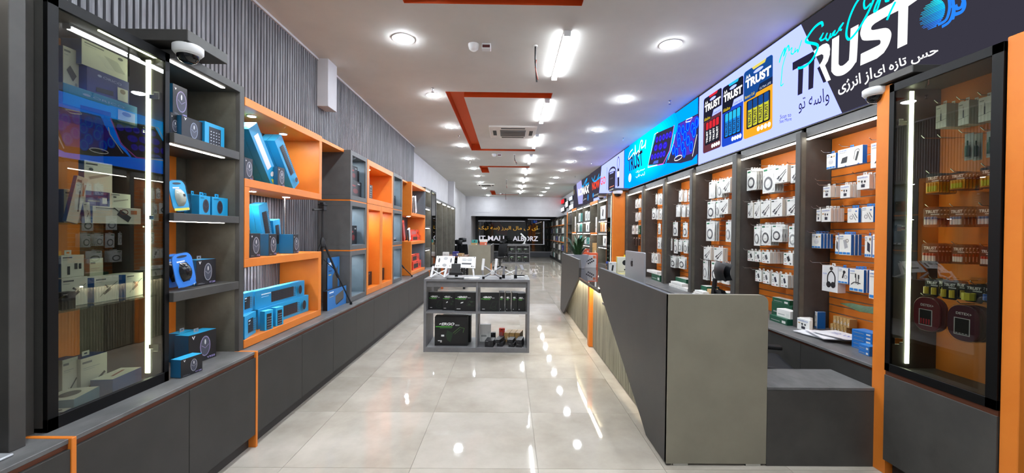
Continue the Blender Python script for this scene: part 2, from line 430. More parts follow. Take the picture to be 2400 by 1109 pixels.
# ---- things fixed to the ceiling and the wall
YD = [(-1.145, [2.53, 4.31, 6.07, 7.84, 9.53, 11.2, 12.95, 14.6, 16.4, 18.6, 22.0, 0.76, -1.0]), (1.735, [2.56, 4.35, 6.14, 7.95, 9.75, 11.5, 13.1, 14.8, 16.5, 18.2, 19.9, 21.7, 0.77, -1.0])]
base = None
for side, (x, ysl) in zip(('left', 'right'), YD):
    order = sorted(ysl)
    for yv in ysl:
        nth = order.index(yv)
        words = ['behind the camera', 'just behind the camera', 'above the camera end', 'first in view', 'second in view', 'third in view', 'fourth in view', 'fifth in view', 'sixth in view', 'seventh in view', 'eighth in view', 'ninth in view', 'tenth in view', 'eleventh in view', 'twelfth in view'][nth]
        t = thing('downlight', 'round recessed ceiling downlight of the %s row, %s from the front' % (side, words), 'downlight', (x, yv, ZC_), 'recessed ceiling downlights')
        if base is None:
            r = M(); r.lathe([(.118, -.004), (.118, 0), (.092, -.001), (.085, .02)], (0, 0, 0), WHITEP, 24)
            g = M(); g.lathe([(.0, .0), (.088, .0)], (0, 0, -.002), DOWN, 24)
            g.lathe([(.088, -.002), (.06, -.02), (0, -.026)], (0, 0, 0), DOWN, 24)
            base = (r.mesh('rim', smooth=True), g.mesh('lamp', smooth=True))
        put(base[0], 'trim_ring', t, t.location); put(base[1], 'bulb', t, t.location)
tb = None
for i, y0 in enumerate([4.1, 6.2, 8.38, 10.56, 12.74, 14.9, 17.1, 19.3, 1.85, -0.4]):
    where = ['nearest the camera in view', 'above the near edge of the long orange slot', 'beside the air conditioner', 'past the far end of the long orange slot', 'fifth from the camera end', 'sixth from the camera end', 'seventh from the camera end', 'farthest down the shop', 'overhead just out of view', 'behind the camera'][i]
    t = thing('tube_lamp', 'white linear tube lamp on the ceiling, ' + where, 'lamp', (0.575, y0 + .58, ZC_), 'linear tube lamps along the ceiling')
    if tb is None:
        a = M().box(-.033, .033, -.6, .6, -.022, 0, WHITEP); e = M().box(-.031, .031, -.585, .585, -.05, -.022, TUBE); c = M()
        c.box(-.036, .036, -.605, -.585, -.055, 0, WHITEP); c.box(-.036, .036, .585, .605, -.055, 0, WHITEP)
        tb = (a.mesh('housing'), e.mesh('diffuser', bevel=.01), c.mesh('caps', bevel=.003))
    put(tb[0], 'housing', t, t.location); put(tb[1], 'diffuser', t, t.location); put(tb[2], 'end_cap', t, t.location)
def cassette(x0, x1, y0, y1, label):
    t = thing('air_conditioner', label, 'air conditioner', ((x0 + x1) / 2, (y0 + y1) / 2, ZC_)); z = ZC_; wv = paint('ddd9d2', .45); dk = paint('2c2b2a', .6)
    a = M(); a.box(x0, x1, y0, y1, z - .035, z, wv); part(a, 'panel', t, bevel=.008)
    mx, my = (x0 + x1) / 2, (y0 + y1) / 2; sx, sy = (x1 - x0) / 2, (y1 - y0) / 2
    b = M(); b.box(mx - .55 * sx, mx + .55 * sx, my - .5 * sy, my + .5 * sy, z - .046, z - .035, paint('55534f', .5)); part(b, 'intake_grille', t, bevel=.004)
    for k in range(9):
        yy = my - .45 * sy + .9 * sy * k / 8; part(M().box(mx - .53 * sx, mx + .53 * sx, yy - .006, yy + .006, z - .052, z - .046, paint('8d8a84', .5)), 'grille_slat', t)
    for s_ in (-1, 1):
        part(M().box(mx - .5 * sx, mx + .5 * sx, my + s_ * .78 * sy - .03, my + s_ * .78 * sy + .03, z - .040, z - .0345, dk), 'air_outlet', t)
        part(M().box(mx + s_ * .78 * sx - .035, mx + s_ * .78 * sx + .035, my - .4 * sy, my + .4 * sy, z - .040, z - .0345, dk), 'air_outlet', t)
cassette(-.40, .53, 7.70, 8.62, 'square white ceiling air conditioner inside the long orange slot')
cassette(-1.35, -.62, 16.9, 17.6, 'distant white ceiling air conditioner near the left downlights')
for i, (px, py, pl, tw) in enumerate([(1255, 107, 190, 1), (1206, 362, 385, 3), (1187, 421, 441, 1), (1185, 452, 468, 1)]):
    p = at(px, py, Z=ZC_); k = (pl - py) * p.y / FPX
    t = thing('hanging_wire', ['loose pair of red and black wires hanging beside the nearest tube lamp', 'short loose black wire hanging past the long orange slot', 'loose black wire hanging from ceiling, third from the camera', 'loose black wire hanging from ceiling, farthest from the camera'][i], 'wire', p)
    a = M(); a.tube([p, p + Vector((0, 0, -.45 * k)), p + Vector((.004 * tw, 0, -.55 * k)), p + Vector((.02 * tw, .02, -k))], .009, BLACKM, 6); part(a, 'black_wire', t)
    a = M(); a.tube([p + Vector((.012, 0, -.4 * k)), p + Vector((.0, 0, -.6 * k)), p + Vector((.03 * tw, -.02, -k * .98))], .006, paint('8a3a24', .5), 6); part(a, 'red_wire', t)
    part(M().lathe([(.025, -.012), (.025, 0)], p, WHITEP, 12), 'wire_gland', t)
for i, (px, py) in enumerate([(1110, 104), (1158, 361), (1172, 453)]):
    p = at(px, py, Z=ZC_); wh2 = ['beside the nearest tube lamp', 'just past the long orange slot', 'at the far end of the shop'][i]
    t = thing('smoke_detector', 'small white ceiling smoke detector ' + wh2, 'detector', p, None)
    a = M(); a.lathe([(.0, -.07), (.03, -.068), (.05, -.05), (.058, -.02), (.06, 0)], p, WHITEP, 18); part(a, 'detector_head', t, smooth=True)
    b = M(); b.box(p.x + .09, p.x + .19, p.y - .04, p.y + .04, p.z - .06, p.z, WHITEP); part(b, 'alarm_box', t, bevel=.006); part(M().box(p.x + .1, p.x + .18, p.y - .042, p.y - .03, p.z - .05, p.z - .02, paint('5a2222', .4)), 'red_lens', t)
for i, (px, py) in enumerate([(1014, 207), (1075, 318), (1102, 378), (1570, 236), (1461, 323), (1386, 381), (1348, 413)]):
    p = at(px, py, Z=ZC_); wh2 = ['beside the second left downlight', 'beside the third left downlight', 'beside the fifth left downlight', 'above the battery sign', 'above the cyan sign', 'above the power station sign', 'above the dark far sign'][i]
    a = M(); a.lathe([(.02, 0), (.02, -.006), (.008, -.008), (.008, -.03), (.004, -.035), (.004, -.05), (.02, -.052), (.02, -.055)], p, STEEL, 10); solo(a, 'sprinkler', 'small steel ceiling sprinkler head ' + wh2, 'sprinkler', smooth=True)
a = M(); a.box(WL - .02, WL + .13, 4.82, 5.06, 3.04, ZC_, WALLW); o = struct(a, 'trim_2', bevel=.004)
# ================================================================== left side: base cabinets, worktops, shelving
LX, LF, CT = -1.789, -1.91, 0.685
def base_run(side, segs, xf, xb, ztop, labeler):
    xb = max(xb, WL - .018)
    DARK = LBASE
    """segs: list of (y0, y1); side -1 = left wall, +1 = right wall"""
    s = 1 if side < 0 else -1                       # towards the aisle
    for i, (y0, y1) in enumerate(segs):
        t = thing('base_cabinet', labeler(i), 'cabinet', ((xf + xb) / 2, (y0 + y1) / 2, 0), 'low charcoal base cabinets')
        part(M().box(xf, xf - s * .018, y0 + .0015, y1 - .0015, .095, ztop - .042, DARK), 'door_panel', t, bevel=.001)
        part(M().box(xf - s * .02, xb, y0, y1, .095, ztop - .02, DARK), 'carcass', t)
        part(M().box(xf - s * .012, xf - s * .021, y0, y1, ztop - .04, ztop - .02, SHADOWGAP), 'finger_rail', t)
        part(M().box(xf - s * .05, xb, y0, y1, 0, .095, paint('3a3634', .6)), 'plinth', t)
def split(a, b, n): return [(a + (b - a) * i / n, a + (b - a) * (i + 1) / n) for i in range(n)]
D1, D2, D3 = 1.665, 2.872, 9.12
ordn = ['first', 'second', 'third', 'fourth', 'fifth', 'sixth', 'seventh', 'eighth', 'ninth', 'tenth', 'eleventh', 'twelfth', 'thirteenth', 'fourteenth', 'fifteenth', 'sixteenth', 'seventeenth', 'eighteenth', 'nineteenth', 'twentieth']
base_run(-1, split(.47, D1 - .01, 2), LX, WLF, CT, lambda i: ['charcoal base cabinet at the lower left corner, behind the nearest orange divider', 'charcoal base cabinet touching the nearest orange divider on its camera side'][i])
base_run(-1, split(D1 + .01, D2 - .01, 2), LX, WLF, CT, lambda i: 'charcoal base cabinet under the left ' + ['glass display cabinet', 'open shelf tower of mice'][i])
base_run(-1, split(D2 + .01, D3 - .01, 10), LX, WLF, CT, lambda i: 'low charcoal base cabinet along the left wall, %s past the second orange divider' % ordn[i])
base_run(-1, split(D3 + .01, 10.5, 2), LX, WLF, CT, lambda i: ['low charcoal base cabinet just past the last orange divider', 'low charcoal base cabinet under the far left glass cabinet'][i])
for (a, b), lb in zip(((.47, D1 - .01), (D1 + .01, D2 - .01), (D2 + .01, D3 - .01), (D3 + .01, 10.5)), ('grey slate worktop at the lower left corner carrying a silver laptop', 'grey slate worktop under the left glass cabinet and shelf tower', 'long grey slate worktop under the orange and grey display boxes', 'short grey slate worktop beneath the distant left shelf tower')):
    solo(M().box(LX - .008, WL - .018, a, b, CT - .02, CT, SLATE), 'worktop', lb, 'worktop', bevel=.002)
for yv, lb in ((D1, 'orange divider panel between base cabinets nearest the camera'), (D2, 'orange divider panel below the orange shelf, splitting the base cabinets'), (D3, 'distant orange divider panel at the end of the base cabinets')):
    a = M().box(LX + .004, WL - .018, yv - .01, yv + .01, 0, CT + .002, ORANGE); solo(a, 'divider_panel', lb, 'divider', bevel=.002)
# dark niche at the very left edge
t = thing('shelf_tower', 'dark tall shelf tower cut off by the left picture edge', 'shelf', (-2.1, 1.3, CT))
part(M().box(-1.905, WL, 1.545, 1.60, CT, 2.57, DARK), 'side_panel', t, bevel=.002); part(M().box(-1.905, WL, .98, 1.02, CT, 2.57, DARK), 'side_panel', t)
part(M().box(WL, WL + .02, 1.02, 1.545, CT, 2.57, NICHE), 'back_panel', t); part(M().box(-1.92, WL, 1.02, 1.545, 2.52, 2.57, DARK), 'top_panel', t)
part(M().box(-1.97, -2.0, 1.06, 1.52, 2.505, 2.52, LED), 'led_strip', t)
t = thing('filler_panel', 'dark tall filler panel left of the glass display cabinet', 'panel', (-2.1, 1.64, CT))
part(M().box(-1.985, WL, 1.604, 1.696, CT, 2.56, DARK), 'board', t, bevel=.002)

def open_box(label, y0, y1, z0, z1, mat, xf=LF, xb=WL, th=.05, parts='tblrk', inner=None, name='display_box', lamps=(), cat='shelf', group=None, thb=None, back=None):
    """open-fronted box on the left wall; parts: t b l r k (back)"""
    t = thing(name, label, cat, ((xf + xb) / 2, (y0 + y1) / 2, z0), group)
    tb_ = thb or th
    if 'b' in parts: part(M().box(xf, xb, y0, y1, z0, z0 + tb_, mat), 'bottom_panel', t, bevel=.0015)
    if 't' in parts: part(M().box(xf, xb, y0, y1, z1 - tb_, z1, mat), 'top_panel', t, bevel=.0015)
    if 'l' in parts: part(M().box(xf, xb, y0, y0 + th, z0 + tb_, z1 - tb_, mat), 'side_panel', t, bevel=.0015)
    if 'r' in parts: part(M().box(xf, xb, y1 - th, y1, z0 + tb_, z1 - tb_, mat), 'side_panel', t, bevel=.0015)
    if 'k' in parts: part(M().box(xb, xb + .015, y0 + th, y1 - th, z0 + tb_, z1 - tb_, back or inner or mat), 'back_panel', t)
    if inner:
        part(M().box(xf - .02, xb + .015, y0 + th, y0 + th + .003, z0 + tb_, z1 - tb_, inner), 'side_lining', t); part(M().box(xf - .02, xb + .015, y1 - th - .003, y1 - th, z0 + tb_, z1 - tb_, inner), 'side_lining', t)
        part(M().box(xf - .02, xb + .015, y0 + th, y1 - th, z0 + tb_, z0 + tb_ + .003, inner), 'floor_lining', t)
    for lx, ly in lamps: puck(t, lx, ly, z1 - tb_)
    return t
def puck(t, x, y, z):
    p = part(M().lathe([(.036, -.008), (.036, 0)], (x, y, z), WHITEP, 16), 'puck_light', t); part(M().lathe([(0, 0), (.028, 0)], (x, y, z - .0085), PUCK, 16), 'puck_lens', p)

# ---- glass display cabinet (left)
def glass_case(name, label, side, y0, y1, xf, xb, z0, z1, led_y, shelves, loc, back_split=None, frame=(.042, .03, .055, .05)):
    """side -1: door faces +X (left wall); +1: door faces -X"""
    s = 1 if side < 0 else -1
    t = thing(name, label, 'cabinet', ((xf + xb) / 2, (y0 + y1) / 2, z0)); xd = xf - s * .022
    part(M().box(xd, xb, y0, y0 + .02, z0, z1, DARK), 'side_panel', t); part(M().box(xd, xb, y1 - .02, y1, z0, z1, DARK), 'side_panel', t)
    part(M().box(xd, xb, y0, y1, z1 - .03, z1, DARK), 'top_panel', t); part(M().box(xd, xb, y0, y1, z0, z0 + .018, DARK), 'bottom_panel', t)
    if back_split: part(M().box(xb, xb + s * .012, y0 + .02, back_split, z0, z1, ORANGE), 'back_panel', t); part(M().box(xb, xb + s * .012, back_split, y1 - .02, z0, z1, NICHE), 'back_panel', t)
    else: part(M().box(xb, xb + s * .012, y0 + .02, y1 - .02, z0, z1, ORANGE), 'back_panel', t)
    near, far, bot, top = frame
    d = part(M().box(xf - s * .009, xf - s * .006, y0 + near, y1 - far, z0 + bot, z1 - top, GLASS), 'door', t, label='clear glass door pane in a black frame')
    f = M(); f.box(xf, xf - s * .02, y0, y0 + near, z0, z1, BLACK); f.box(xf, xf - s * .02, y1 - far, y1, z0, z1, BLACK)
    f.box(xf, xf - s * .02, y0, y1, z0, z0 + bot, BLACK); f.box(xf, xf - s * .02, y0, y1, z1 - top, z1, BLACK); part(f, 'door_frame', d, bevel=.001)
    for z in (z0 + .2, (z0 + z1) / 2, z1 - .25):
        h = M(); h.box(xd - s * .005, xd - s * .07, y1 - .028, y1 - .02, z - .012, z + .012, STEEL); h.box(xd - s * .0, xd - s * .03, y1 - .045, y1 - .025, z - .02, z + .02, STEEL); part(h, 'hinge', d, bevel=.001)
    for z in shelves:
        part(M().box(xd - s * .03, xb + s * .012, y0 + .02, y1 - .02, z - .008, z, SHELFGLASS), 'glass_shelf', t)
        for yy in (y0 + .026, y1 - .026): part(M().tube([(xd - s * .1, yy - .01, z - .012), (xd - s * .1, yy + .01, z - .012)], .005, STEEL, 8), 'shelf_pin', t)
    part(M().box(led_y - .012, led_y + .012, y1 - .027, y1 - .0205, z0 + .05, z1 - .045, LEDC), 'led_strip', t)
    if side < 0: part(M().box(xd - s * .015, xd - s * .045, y0 + .27, y1 - .03, z1 - .037, z1 - .030, LEDC), 'led_strip', t)
    return t
glass_case('glass_cabinet', 'tall black framed glass cabinet of boxed accessories on the left worktop', -1, 1.70, 2.305, -1.935, -2.30, CT, 2.545, -2.035, (2.107, 1.575, 1.18), None, back_split=2.16)
# ---- open shelf tower
t = thing('shelf_tower', 'dark open shelf tower of mice beside the left glass cabinet', 'shelf', (-2.1, 2.59, CT))
NY0, NY1 = 2.306, 2.866
part(M().box(LF, WL, NY1 - .003, NY1 + .045, CT, 2.575, DARK), 'side_panel', t, bevel=.002)
part(M().box(LF - .03, WL, NY1 - .006, NY1 - .003, CT, 2.53, NICHE), 'side_lining', t)
part(M().box(WL, WL + .012, NY0, 2.78, CT, 2.05, ORANGE), 'back_panel', t, label='orange back panel'); part(M().box(WL, WL + .012, 2.78, NY1, CT, 2.53, NICHE), 'back_panel', t); part(M().box(WL, WL + .012, NY0, 2.78, 2.05, 2.53, NICHE), 'back_panel', t)
part(M().box(LF, WL, NY0, NY1, 2.525, 2.575, DARK), 'top_panel', t, bevel=.002)
NSH = [(2.046, 2.102), (1.598, 1.645), (1.133, 1.187)]
for a, b in NSH: part(M().box(LF, WL + .012, NY0, NY1 - .006, a, b, DARK), 'shelf_board', t, bevel=.002)
for z in (2.525, 2.046, 1.598, 1.133):
    part(M().box(LF - .045, LF - .07, NY0 + .02, NY1 - .09, z - .003, z, LED), 'led_strip', t)
a = M(); a.box(-1.78, -2.2, 2.236, 2.55, 2.592, 2.655, DARK); solo(a, 'camera_shelf', 'dark slab above the left shelf tower holding a dome camera', 'shelf', bevel=.003)
def dome_camera(label, p, wall=0, s=1.0):
    t = thing('dome_camera', label, 'camera', p); p = Vector(p)
    a = M(); a.lathe([(.0, 0), (.062 * s, 0), (.07 * s, -.006 * s), (.07 * s, -.035 * s), (.062 * s, -.045 * s), (.05 * s, -.047 * s)], p, WHITEP, 24); part(a, 'housing', t, smooth=True)
    b = M(); b.lathe([(.052 * s, -.046 * s), (.05 * s, -.065 * s), (.038 * s, -.083 * s), (.018 * s, -.093 * s), (0, -.095 * s)], p, paint('101114', .05), 24); part(b, 'dome', t, smooth=True)
    c = M(); c.lathe([(.055 * s, -.046 * s), (.058 * s, -.05 * s), (.052 * s, -.053 * s)], p, WHITEP, 24); part(c, 'trim_ring', t, smooth=True)
dome_camera('white dome camera under the slab above the left shelf tower', (-1.832, 2.305, 2.592), s=1.05)

# ---- orange S-shaped shelf
S0, S1 = 2.918, 4.112
t = thing('orange_shelf', 'large orange winding shelf of keyboards on the left wall', 'shelf', (-2.1, 3.5, CT))
def bd(y0, y1, z0, z1, nm, xf=LF, m=ORANGE): return part(M().box(xf, WL + .001, y0, y1, z0, z1, m), nm, t, bevel=.002)
bd(S0, S1, 2.452, 2.512, 'top_panel'); bd(S1 - .056, S1, 1.925, 2.452, 'side_panel'); bd(S0, S1, 1.866, 1.925, 'shelf_board')
bd(S0, S0 + .055, 1.34, 1.866, 'side_panel'); bd(S0, S1, 1.278, 1.34, 'shelf_board'); bd(S1 - .062, S1, .75, 1.278, 'side_panel'); bd(S0, S1, CT + .004, .75, 'bottom_panel')
for px, py, z in ((664, 313, 2.452), (590, 271, 2.452), (671, 461, 1.866), (590, 447, 1.866)):
    q = at(px, py, Z=z); puck(t, q.x, q.y, z)
for yv in (3.1, 3.6): puck(t, -2.1, yv, 1.278)
part(M().tube([(-2.13, 3.83, 1.34), (-2.13, 3.83, 1.866)], .012, STEEL, 12), 'support_post', t, smooth=True)
# ---- grid of grey and orange boxes
G = 'grey and orange display boxes on the left wall'
L1, L2, L3 = CT + .004, 1.318, 1.928; TOPZ = 2.53
kw = dict(inner=BLUEGREY, th=.055, group=G)
for (a, b, nm, kinds) in ((4.855, 5.415, 'nearest grey column', ('holding a green lit bottle', 'holding a red and black box', 'holding black and red game boxes')), (6.645, 7.215, 'far grey column', ('holding a dark speaker', 'holding small flat boxes', 'holding one dark red box'))):
    for (z0, z1), k, pos in zip(((L1, L2 - .012), (L2 + .006, L3 - .012), (L3 + .006, TOPZ)), kinds, ('bottom', 'middle', 'top')):
        tt = open_box('grey %s display box of the %s, %s' % (pos, nm, k), a, b, z0, z1, GREYB, lamps=((-2.1, (a + b) / 2),), **kw)
    for z, pp in ((L2, 'lower'), (L3, 'upper')):
        solo(M().box(LF - .004, WL, a, b, z - .011, z + .005, ORANGE), 'spacer_board', 'thin orange spacer board between boxes of the %s, %s one' % (nm, pp), 'board')
o2 = dict(th=.06, group=G, name='display_box')
open_box('wide orange display box on top, with game controllers inside', 5.43, 6.632, L3 + .004, TOPZ - .005, ORANGE, lamps=((-2.05, 5.85),), th=.075, group=G)
for a, b, lb in ((5.43, 6.03, 'tall narrow orange display box, nearer of two, with a black carton inside'), (6.034, 6.632, 'tall narrow orange display box, farther of two, with a black carton inside')):
    open_box(lb, a, b, L1, L3, ORANGE, lamps=((-2.1, (a + b) / 2),), thb=.075, **o2)
solo(M().box(-1.99, WL, 4.13, 4.85, 2.50, 2.535, ORANGE), 'top_board', 'flat orange board joining the winding shelf to the grey boxes', 'board')
# ---- second S-shaped shelf
t = thing('orange_shelf', 'distant orange winding shelf of red boxes past the grey boxes', 'shelf', (-2.1, 8.5, CT)); E0, E1 = 7.88, 9.19
bd(E0, E1, 2.475, 2.535, 'top_panel'); bd(E0, E0 + .06, 1.93, 2.475, 'side_panel'); bd(E0, E1, 1.868, 1.93, 'shelf_board'); bd(E1 - .06, E1, 1.36, 1.868, 'side_panel'); bd(E0, E1, 1.30, 1.36, 'shelf_board')
bd(E0, E0 + .06, .75, 1.30, 'side_panel'); bd(E0, E1, CT + .004, .75, 'bottom_panel'); bd(E1 - .05, E1 - .001, 1.93, 2.475, 'side_panel', LF - .01, BLUEGREY); bd(E1 - .05, E1 - .001, .75, 1.30, 'side_panel', LF - .01, BLUEGREY)
for x, yv, z in ((-2.08, 8.2, 2.475), (-2.08, 8.3, 1.868), (-2.0, 8.05, 1.868), (-2.1, 8.5, 1.30)): puck(t, x, yv, z)
part(M().box(-1.99, WL, 7.22, 7.88, 2.50, 2.53, ORANGE), 'top_board', t)
# ---- far left: shelf tower, glass cabinet, four peg bays
t = thing('shelf_tower', 'distant dark lit shelf tower behind the second orange shelf', 'shelf', (-2.1, 9.55, CT))
part(M().box(LF, WL, 9.2, 9.24, CT, 2.58, DARK), 'side_panel', t); part(M().box(LF, WL, 9.84, 9.88, CT, 2.58, NICHE), 'side_panel', t); part(M().box(WL, WL + .01, 9.24, 9.84, CT, 2.58, NICHE), 'back_panel', t)
part(M().box(LF, WL, 9.24, 9.84, 2.53, 2.58, DARK), 'top_panel', t)
for z in (2.53, 2.09, 1.64, 1.12):
    if z < 2.5: part(M().box(LF, WL, 9.24, 9.84, z, z + .05, DARK), 'shelf_board', t)
    part(M().box(-1.93, -1.96, 9.26, 9.80, z - .01, z, LED), 'led_strip', t)
glass_case('glass_cabinet', 'distant black framed glass cabinet on the left, past the shelf tower', -1, 9.89, 10.5, -1.90, -2.30, CT, 2.585, -2.05, (1.9, 1.4), None)
t = thing('peg_shelving', 'distant dark peg wall of four lit bays on the left', 'shelf', (-2.15, 12.3, 0))
part(M().box(-2.3, -2.32, 10.56, 14.3, .3, 2.42, BLACKM), 'back_panel', t); part(M().box(-1.9, -2.3, 10.56, 14.3, 0, .62, DARK), 'base', t); part(M().box(-1.9, -2.3, 10.5, 14.3, 2.38, 2.43, DARK), 'top_panel', t)
for yv in (10.56, 11.5, 12.4, 13.3, 14.2):
    part(M().box(-1.9, -2.3, yv - .03, yv + .03, .62, 2.38, NICHE), 'divider', t)
    if yv < 14: part(M().box(-1.93, -1.97, yv + .08, yv + .8, 2.365, 2.38, LED), 'led_strip', t)
for z in (1.1, 1.38, 1.65, 1.92, 2.15): part(M().box(-2.05, -2.3, 10.6, 11.46, z, z + .015, paint('8f8768', .5)), 'shelf_board', t)
rp = M()
for yv in (11.95, 12.85, 13.75):
    for z in (1.0, 1.3, 1.6, 1.9, 2.15):
        for dy in (-.25, 0, .25): part(M().tube([(-2.3, yv + dy, z), (-2.0, yv + dy, z)], .005, STEEL, 5), 'hook', t)
t = thing('tall_cabinet', 'distant black tall cabinet at the end of the left wall', 'cabinet', (-2.15, 15.1, 0))
part(M().box(-2.14, -2.4, 14.32, 15.2, 0, 2.5, BLACKM), 'body', t, bevel=.004); part(M().box(-2.135, -2.14, 14.4, 15.12, .1, 2.4, BLACK), 'door', t); part(M().box(-2.14, -2.4, 15.22, 16.1, 0, 2.46, BLACKM), 'side_unit', t, bevel=.004)
# ================================================================== right side
RX, RD, RF, RB = 2.48, 2.745, 2.80, 3.05
RT = .680
base_run(1, split(2.69, 9.44, 10), RX, WR, RT, lambda i: 'low charcoal base cabinet behind the counter, %s from the nearest orange pillar' % ordn[i])
solo(M().box(RX - .008, RB + .02, 2.69, 9.44, RT - .02, RT, SLATE), 'worktop', 'long grey slate worktop below the orange peg bays', 'worktop', bevel=.002)
DIV = [(3.770, 3.833), (4.834, 4.927), (6.002, 6.085), (7.075, 7.158), (8.20, 8.291), (9.40, 9.45)]
BAYS = [(2.69, 3.77), (3.833, 4.834), (4.927, 6.002), (6.085, 7.075), (7.158, 8.20), (8.291, 9.40)]
BN = ['nearest', 'second', 'third', 'fourth', 'fifth', 'farthest']
HOOKROWS = {}
hk = None
for (a, b), nm in zip(DIV, BN):
    t = thing('divider_panel', 'dark upright divider between peg bays, at the far end of the %s bay' % nm, 'divider', (2.9, (a + b) / 2, RT))
    part(M().box(RD, RF, a, b, RT, 2.53, DARK), 'front_board', t, bevel=.003); part(M().box(RF, RB, a + .008, b - .008, RT, 2.53, DARK), 'side_board', t)
    part(M().box(RD + .012, RF, a - .0025, a, RT, 2.48, NICHE), 'lit_edge_strip', t)  # paler strip: led light falling on the lip, put into the colour
for i, ((a, b), nm) in enumerate(zip(BAYS, BN)):
    t = thing('slatwall_panel', 'orange slatted peg wall of the %s bay behind the counter' % nm, 'slatwall', (3.06, (a + b) / 2, RT), 'orange slatted peg walls')
    part(M().box(RB + .012, RB + .03, a, b, RT, 2.47, paint('4a4640', .4)), 'backing', t)
    pitch = .0705; n = int((2.30 - .80) / pitch)
    part(M().box(RB - .004, RB + .012, a, b, 2.313, 2.465, ORANGE), 'slat', t)
    me = M().box(-.004, .012, a, b, 0, pitch - .010, ORANGE).mesh('slat', (0, (a + b) / 2, 0)); rl = M().box(.002, .012, a, b, -.008, 0, ALU).mesh('rail', (0, (a + b) / 2, 0))
    z = 2.313 - pitch
    for k in range(n):
        put(me, 'slat', t, (RB, (a + b) / 2, z + .010)); put(rl, 'rail', t, (RB, (a + b) / 2, z + .008)); z -= pitch
    part(M().box(RB - .004, RB + .012, a, b, RT, z + pitch, ORANGE), 'slat', t)
    HOOKROWS[i] = t
    f = thing('fascia_board', 'dark fascia with a white led strip above the %s peg bay' % nm, 'fascia', (2.9, (a + b) / 2, 2.46), 'dark fascia boards below the signs')
    part(M().box(RF, RF + .02, a, b, 2.465, 2.565, GREYB), 'front_board', f); part(M().box(RF, RB, a, b, 2.465, 2.48, NICHE), 'soffit', f)
    part(M().box(RF - .012, RF + .012, a + .03, b - .02, 2.452, 2.465, LED), 'led_strip', f, bevel=.002)
# pillars and glass cabinets of the right side
def pillar(label, y0, y1, x0, z1, x1=RB): solo(M().box(x0, x1, y0, y1, 0, z1, ORANGE), 'pillar_panel', label, 'pillar', bevel=.003)
pillar('tall orange pillar panel left of the right glass cabinet', 2.585, 2.688, 2.47, 2.545)
pillar('tall orange pillar panel at the right picture edge', 1.90, 1.975, 2.462, 2.545)
pillar('tall orange pillar panel behind the silver computer', 9.452, 9.53, 2.46, 2.56)
pillar('thin far orange panel left of the black framed narrow glass cabinet', 10.03, 10.06, 2.46, 2.56)
c2 = glass_case('glass_cabinet', 'tall black framed glass cabinet of batteries at the right edge', 1, 1.98, 2.58, 2.452, 2.78, .685, 2.53, 2.575, (), None, frame=(.05, .033, .05, .05))
for z in [2.37 - .07 * k for k in range(24)]: part(M().box(2.772, 2.781, 2.0, 2.56, z - .008, z, ALU), 'rail', c2)
t = thing('base_cabinet', 'charcoal base cabinet below the right glass cabinet', 'cabinet', (2.7, 2.28, 0))
part(M().box(2.455, 2.475, 1.98, 2.582, .10, .655, DARK), 'door_panel', t, bevel=.001); part(M().box(2.475, RB, 1.98, 2.582, .10, .68, DARK), 'carcass', t); part(M().box(2.462, 2.475, 1.98, 2.582, .655, .683, SHADOWGAP), 'finger_rail', t); part(M().box(2.52, RB, 1.98, 2.582, 0, .1, paint('2c2a29', .6)), 'plinth', t)
t = thing('shelf_tower', 'dark shelf corner beyond the rightmost orange pillar', 'shelf', (2.75, 1.5, 0))
part(M().box(2.50, RB, 1.0, 1.895, .1, .66, DARK), 'base', t); part(M().box(2.50, RB, 1.0, 1.895, .68, .70, DARK), 'shelf_board', t); part(M().box(3.0, RB, 1.0, 1.895, .70, 2.5, NICHE), 'back_panel', t); part(M().box(2.55, RB, 1.86, 1.895, .70, 2.5, NICHE), 'side_panel', t)
glass_case('glass_cabinet', 'narrow black framed glass cabinet beyond the orange pillar, far right side', 1, 9.54, 10.02, 2.455, 2.85, .685, 2.55, 2.56, (1.9, 1.3), None)
solo(M().box(2.47, RB, 9.54, 10.02, 0, .68, DARK), 'base_cabinet', 'charcoal base below the narrow glass cabinet beyond the orange pillar', 'cabinet')
# camera shelves
solo(M().box(2.44, 2.76, 2.42, 2.72, 2.552, 2.60, DARK), 'camera_shelf', 'dark slab above the nearest right orange pillar holding a dome camera', 'shelf', bevel=.003)
dome_camera('white dome camera beside the nearest right orange pillar', (2.475, 2.70, 2.552), s=1.05)
solo(M().box(2.42, 2.78, 9.3, 9.72, 2.575, 2.62, DARK), 'camera_shelf', 'dark slab on top of the far right orange pillar', 'shelf', bevel=.003)
dome_camera('white dome camera on the far right orange pillar', (2.56, 9.42, 2.575), s=1.6)
solo(M().box(2.3, 2.72, 10.3, 10.9, 2.56, 2.60, DARK), 'camera_shelf', 'dark slab above the first lit niche past the far pillar', 'shelf', bevel=.003)
dome_camera('small white dome camera under the slab past the far pillar', (2.42, 10.5, 2.56), s=1.2)

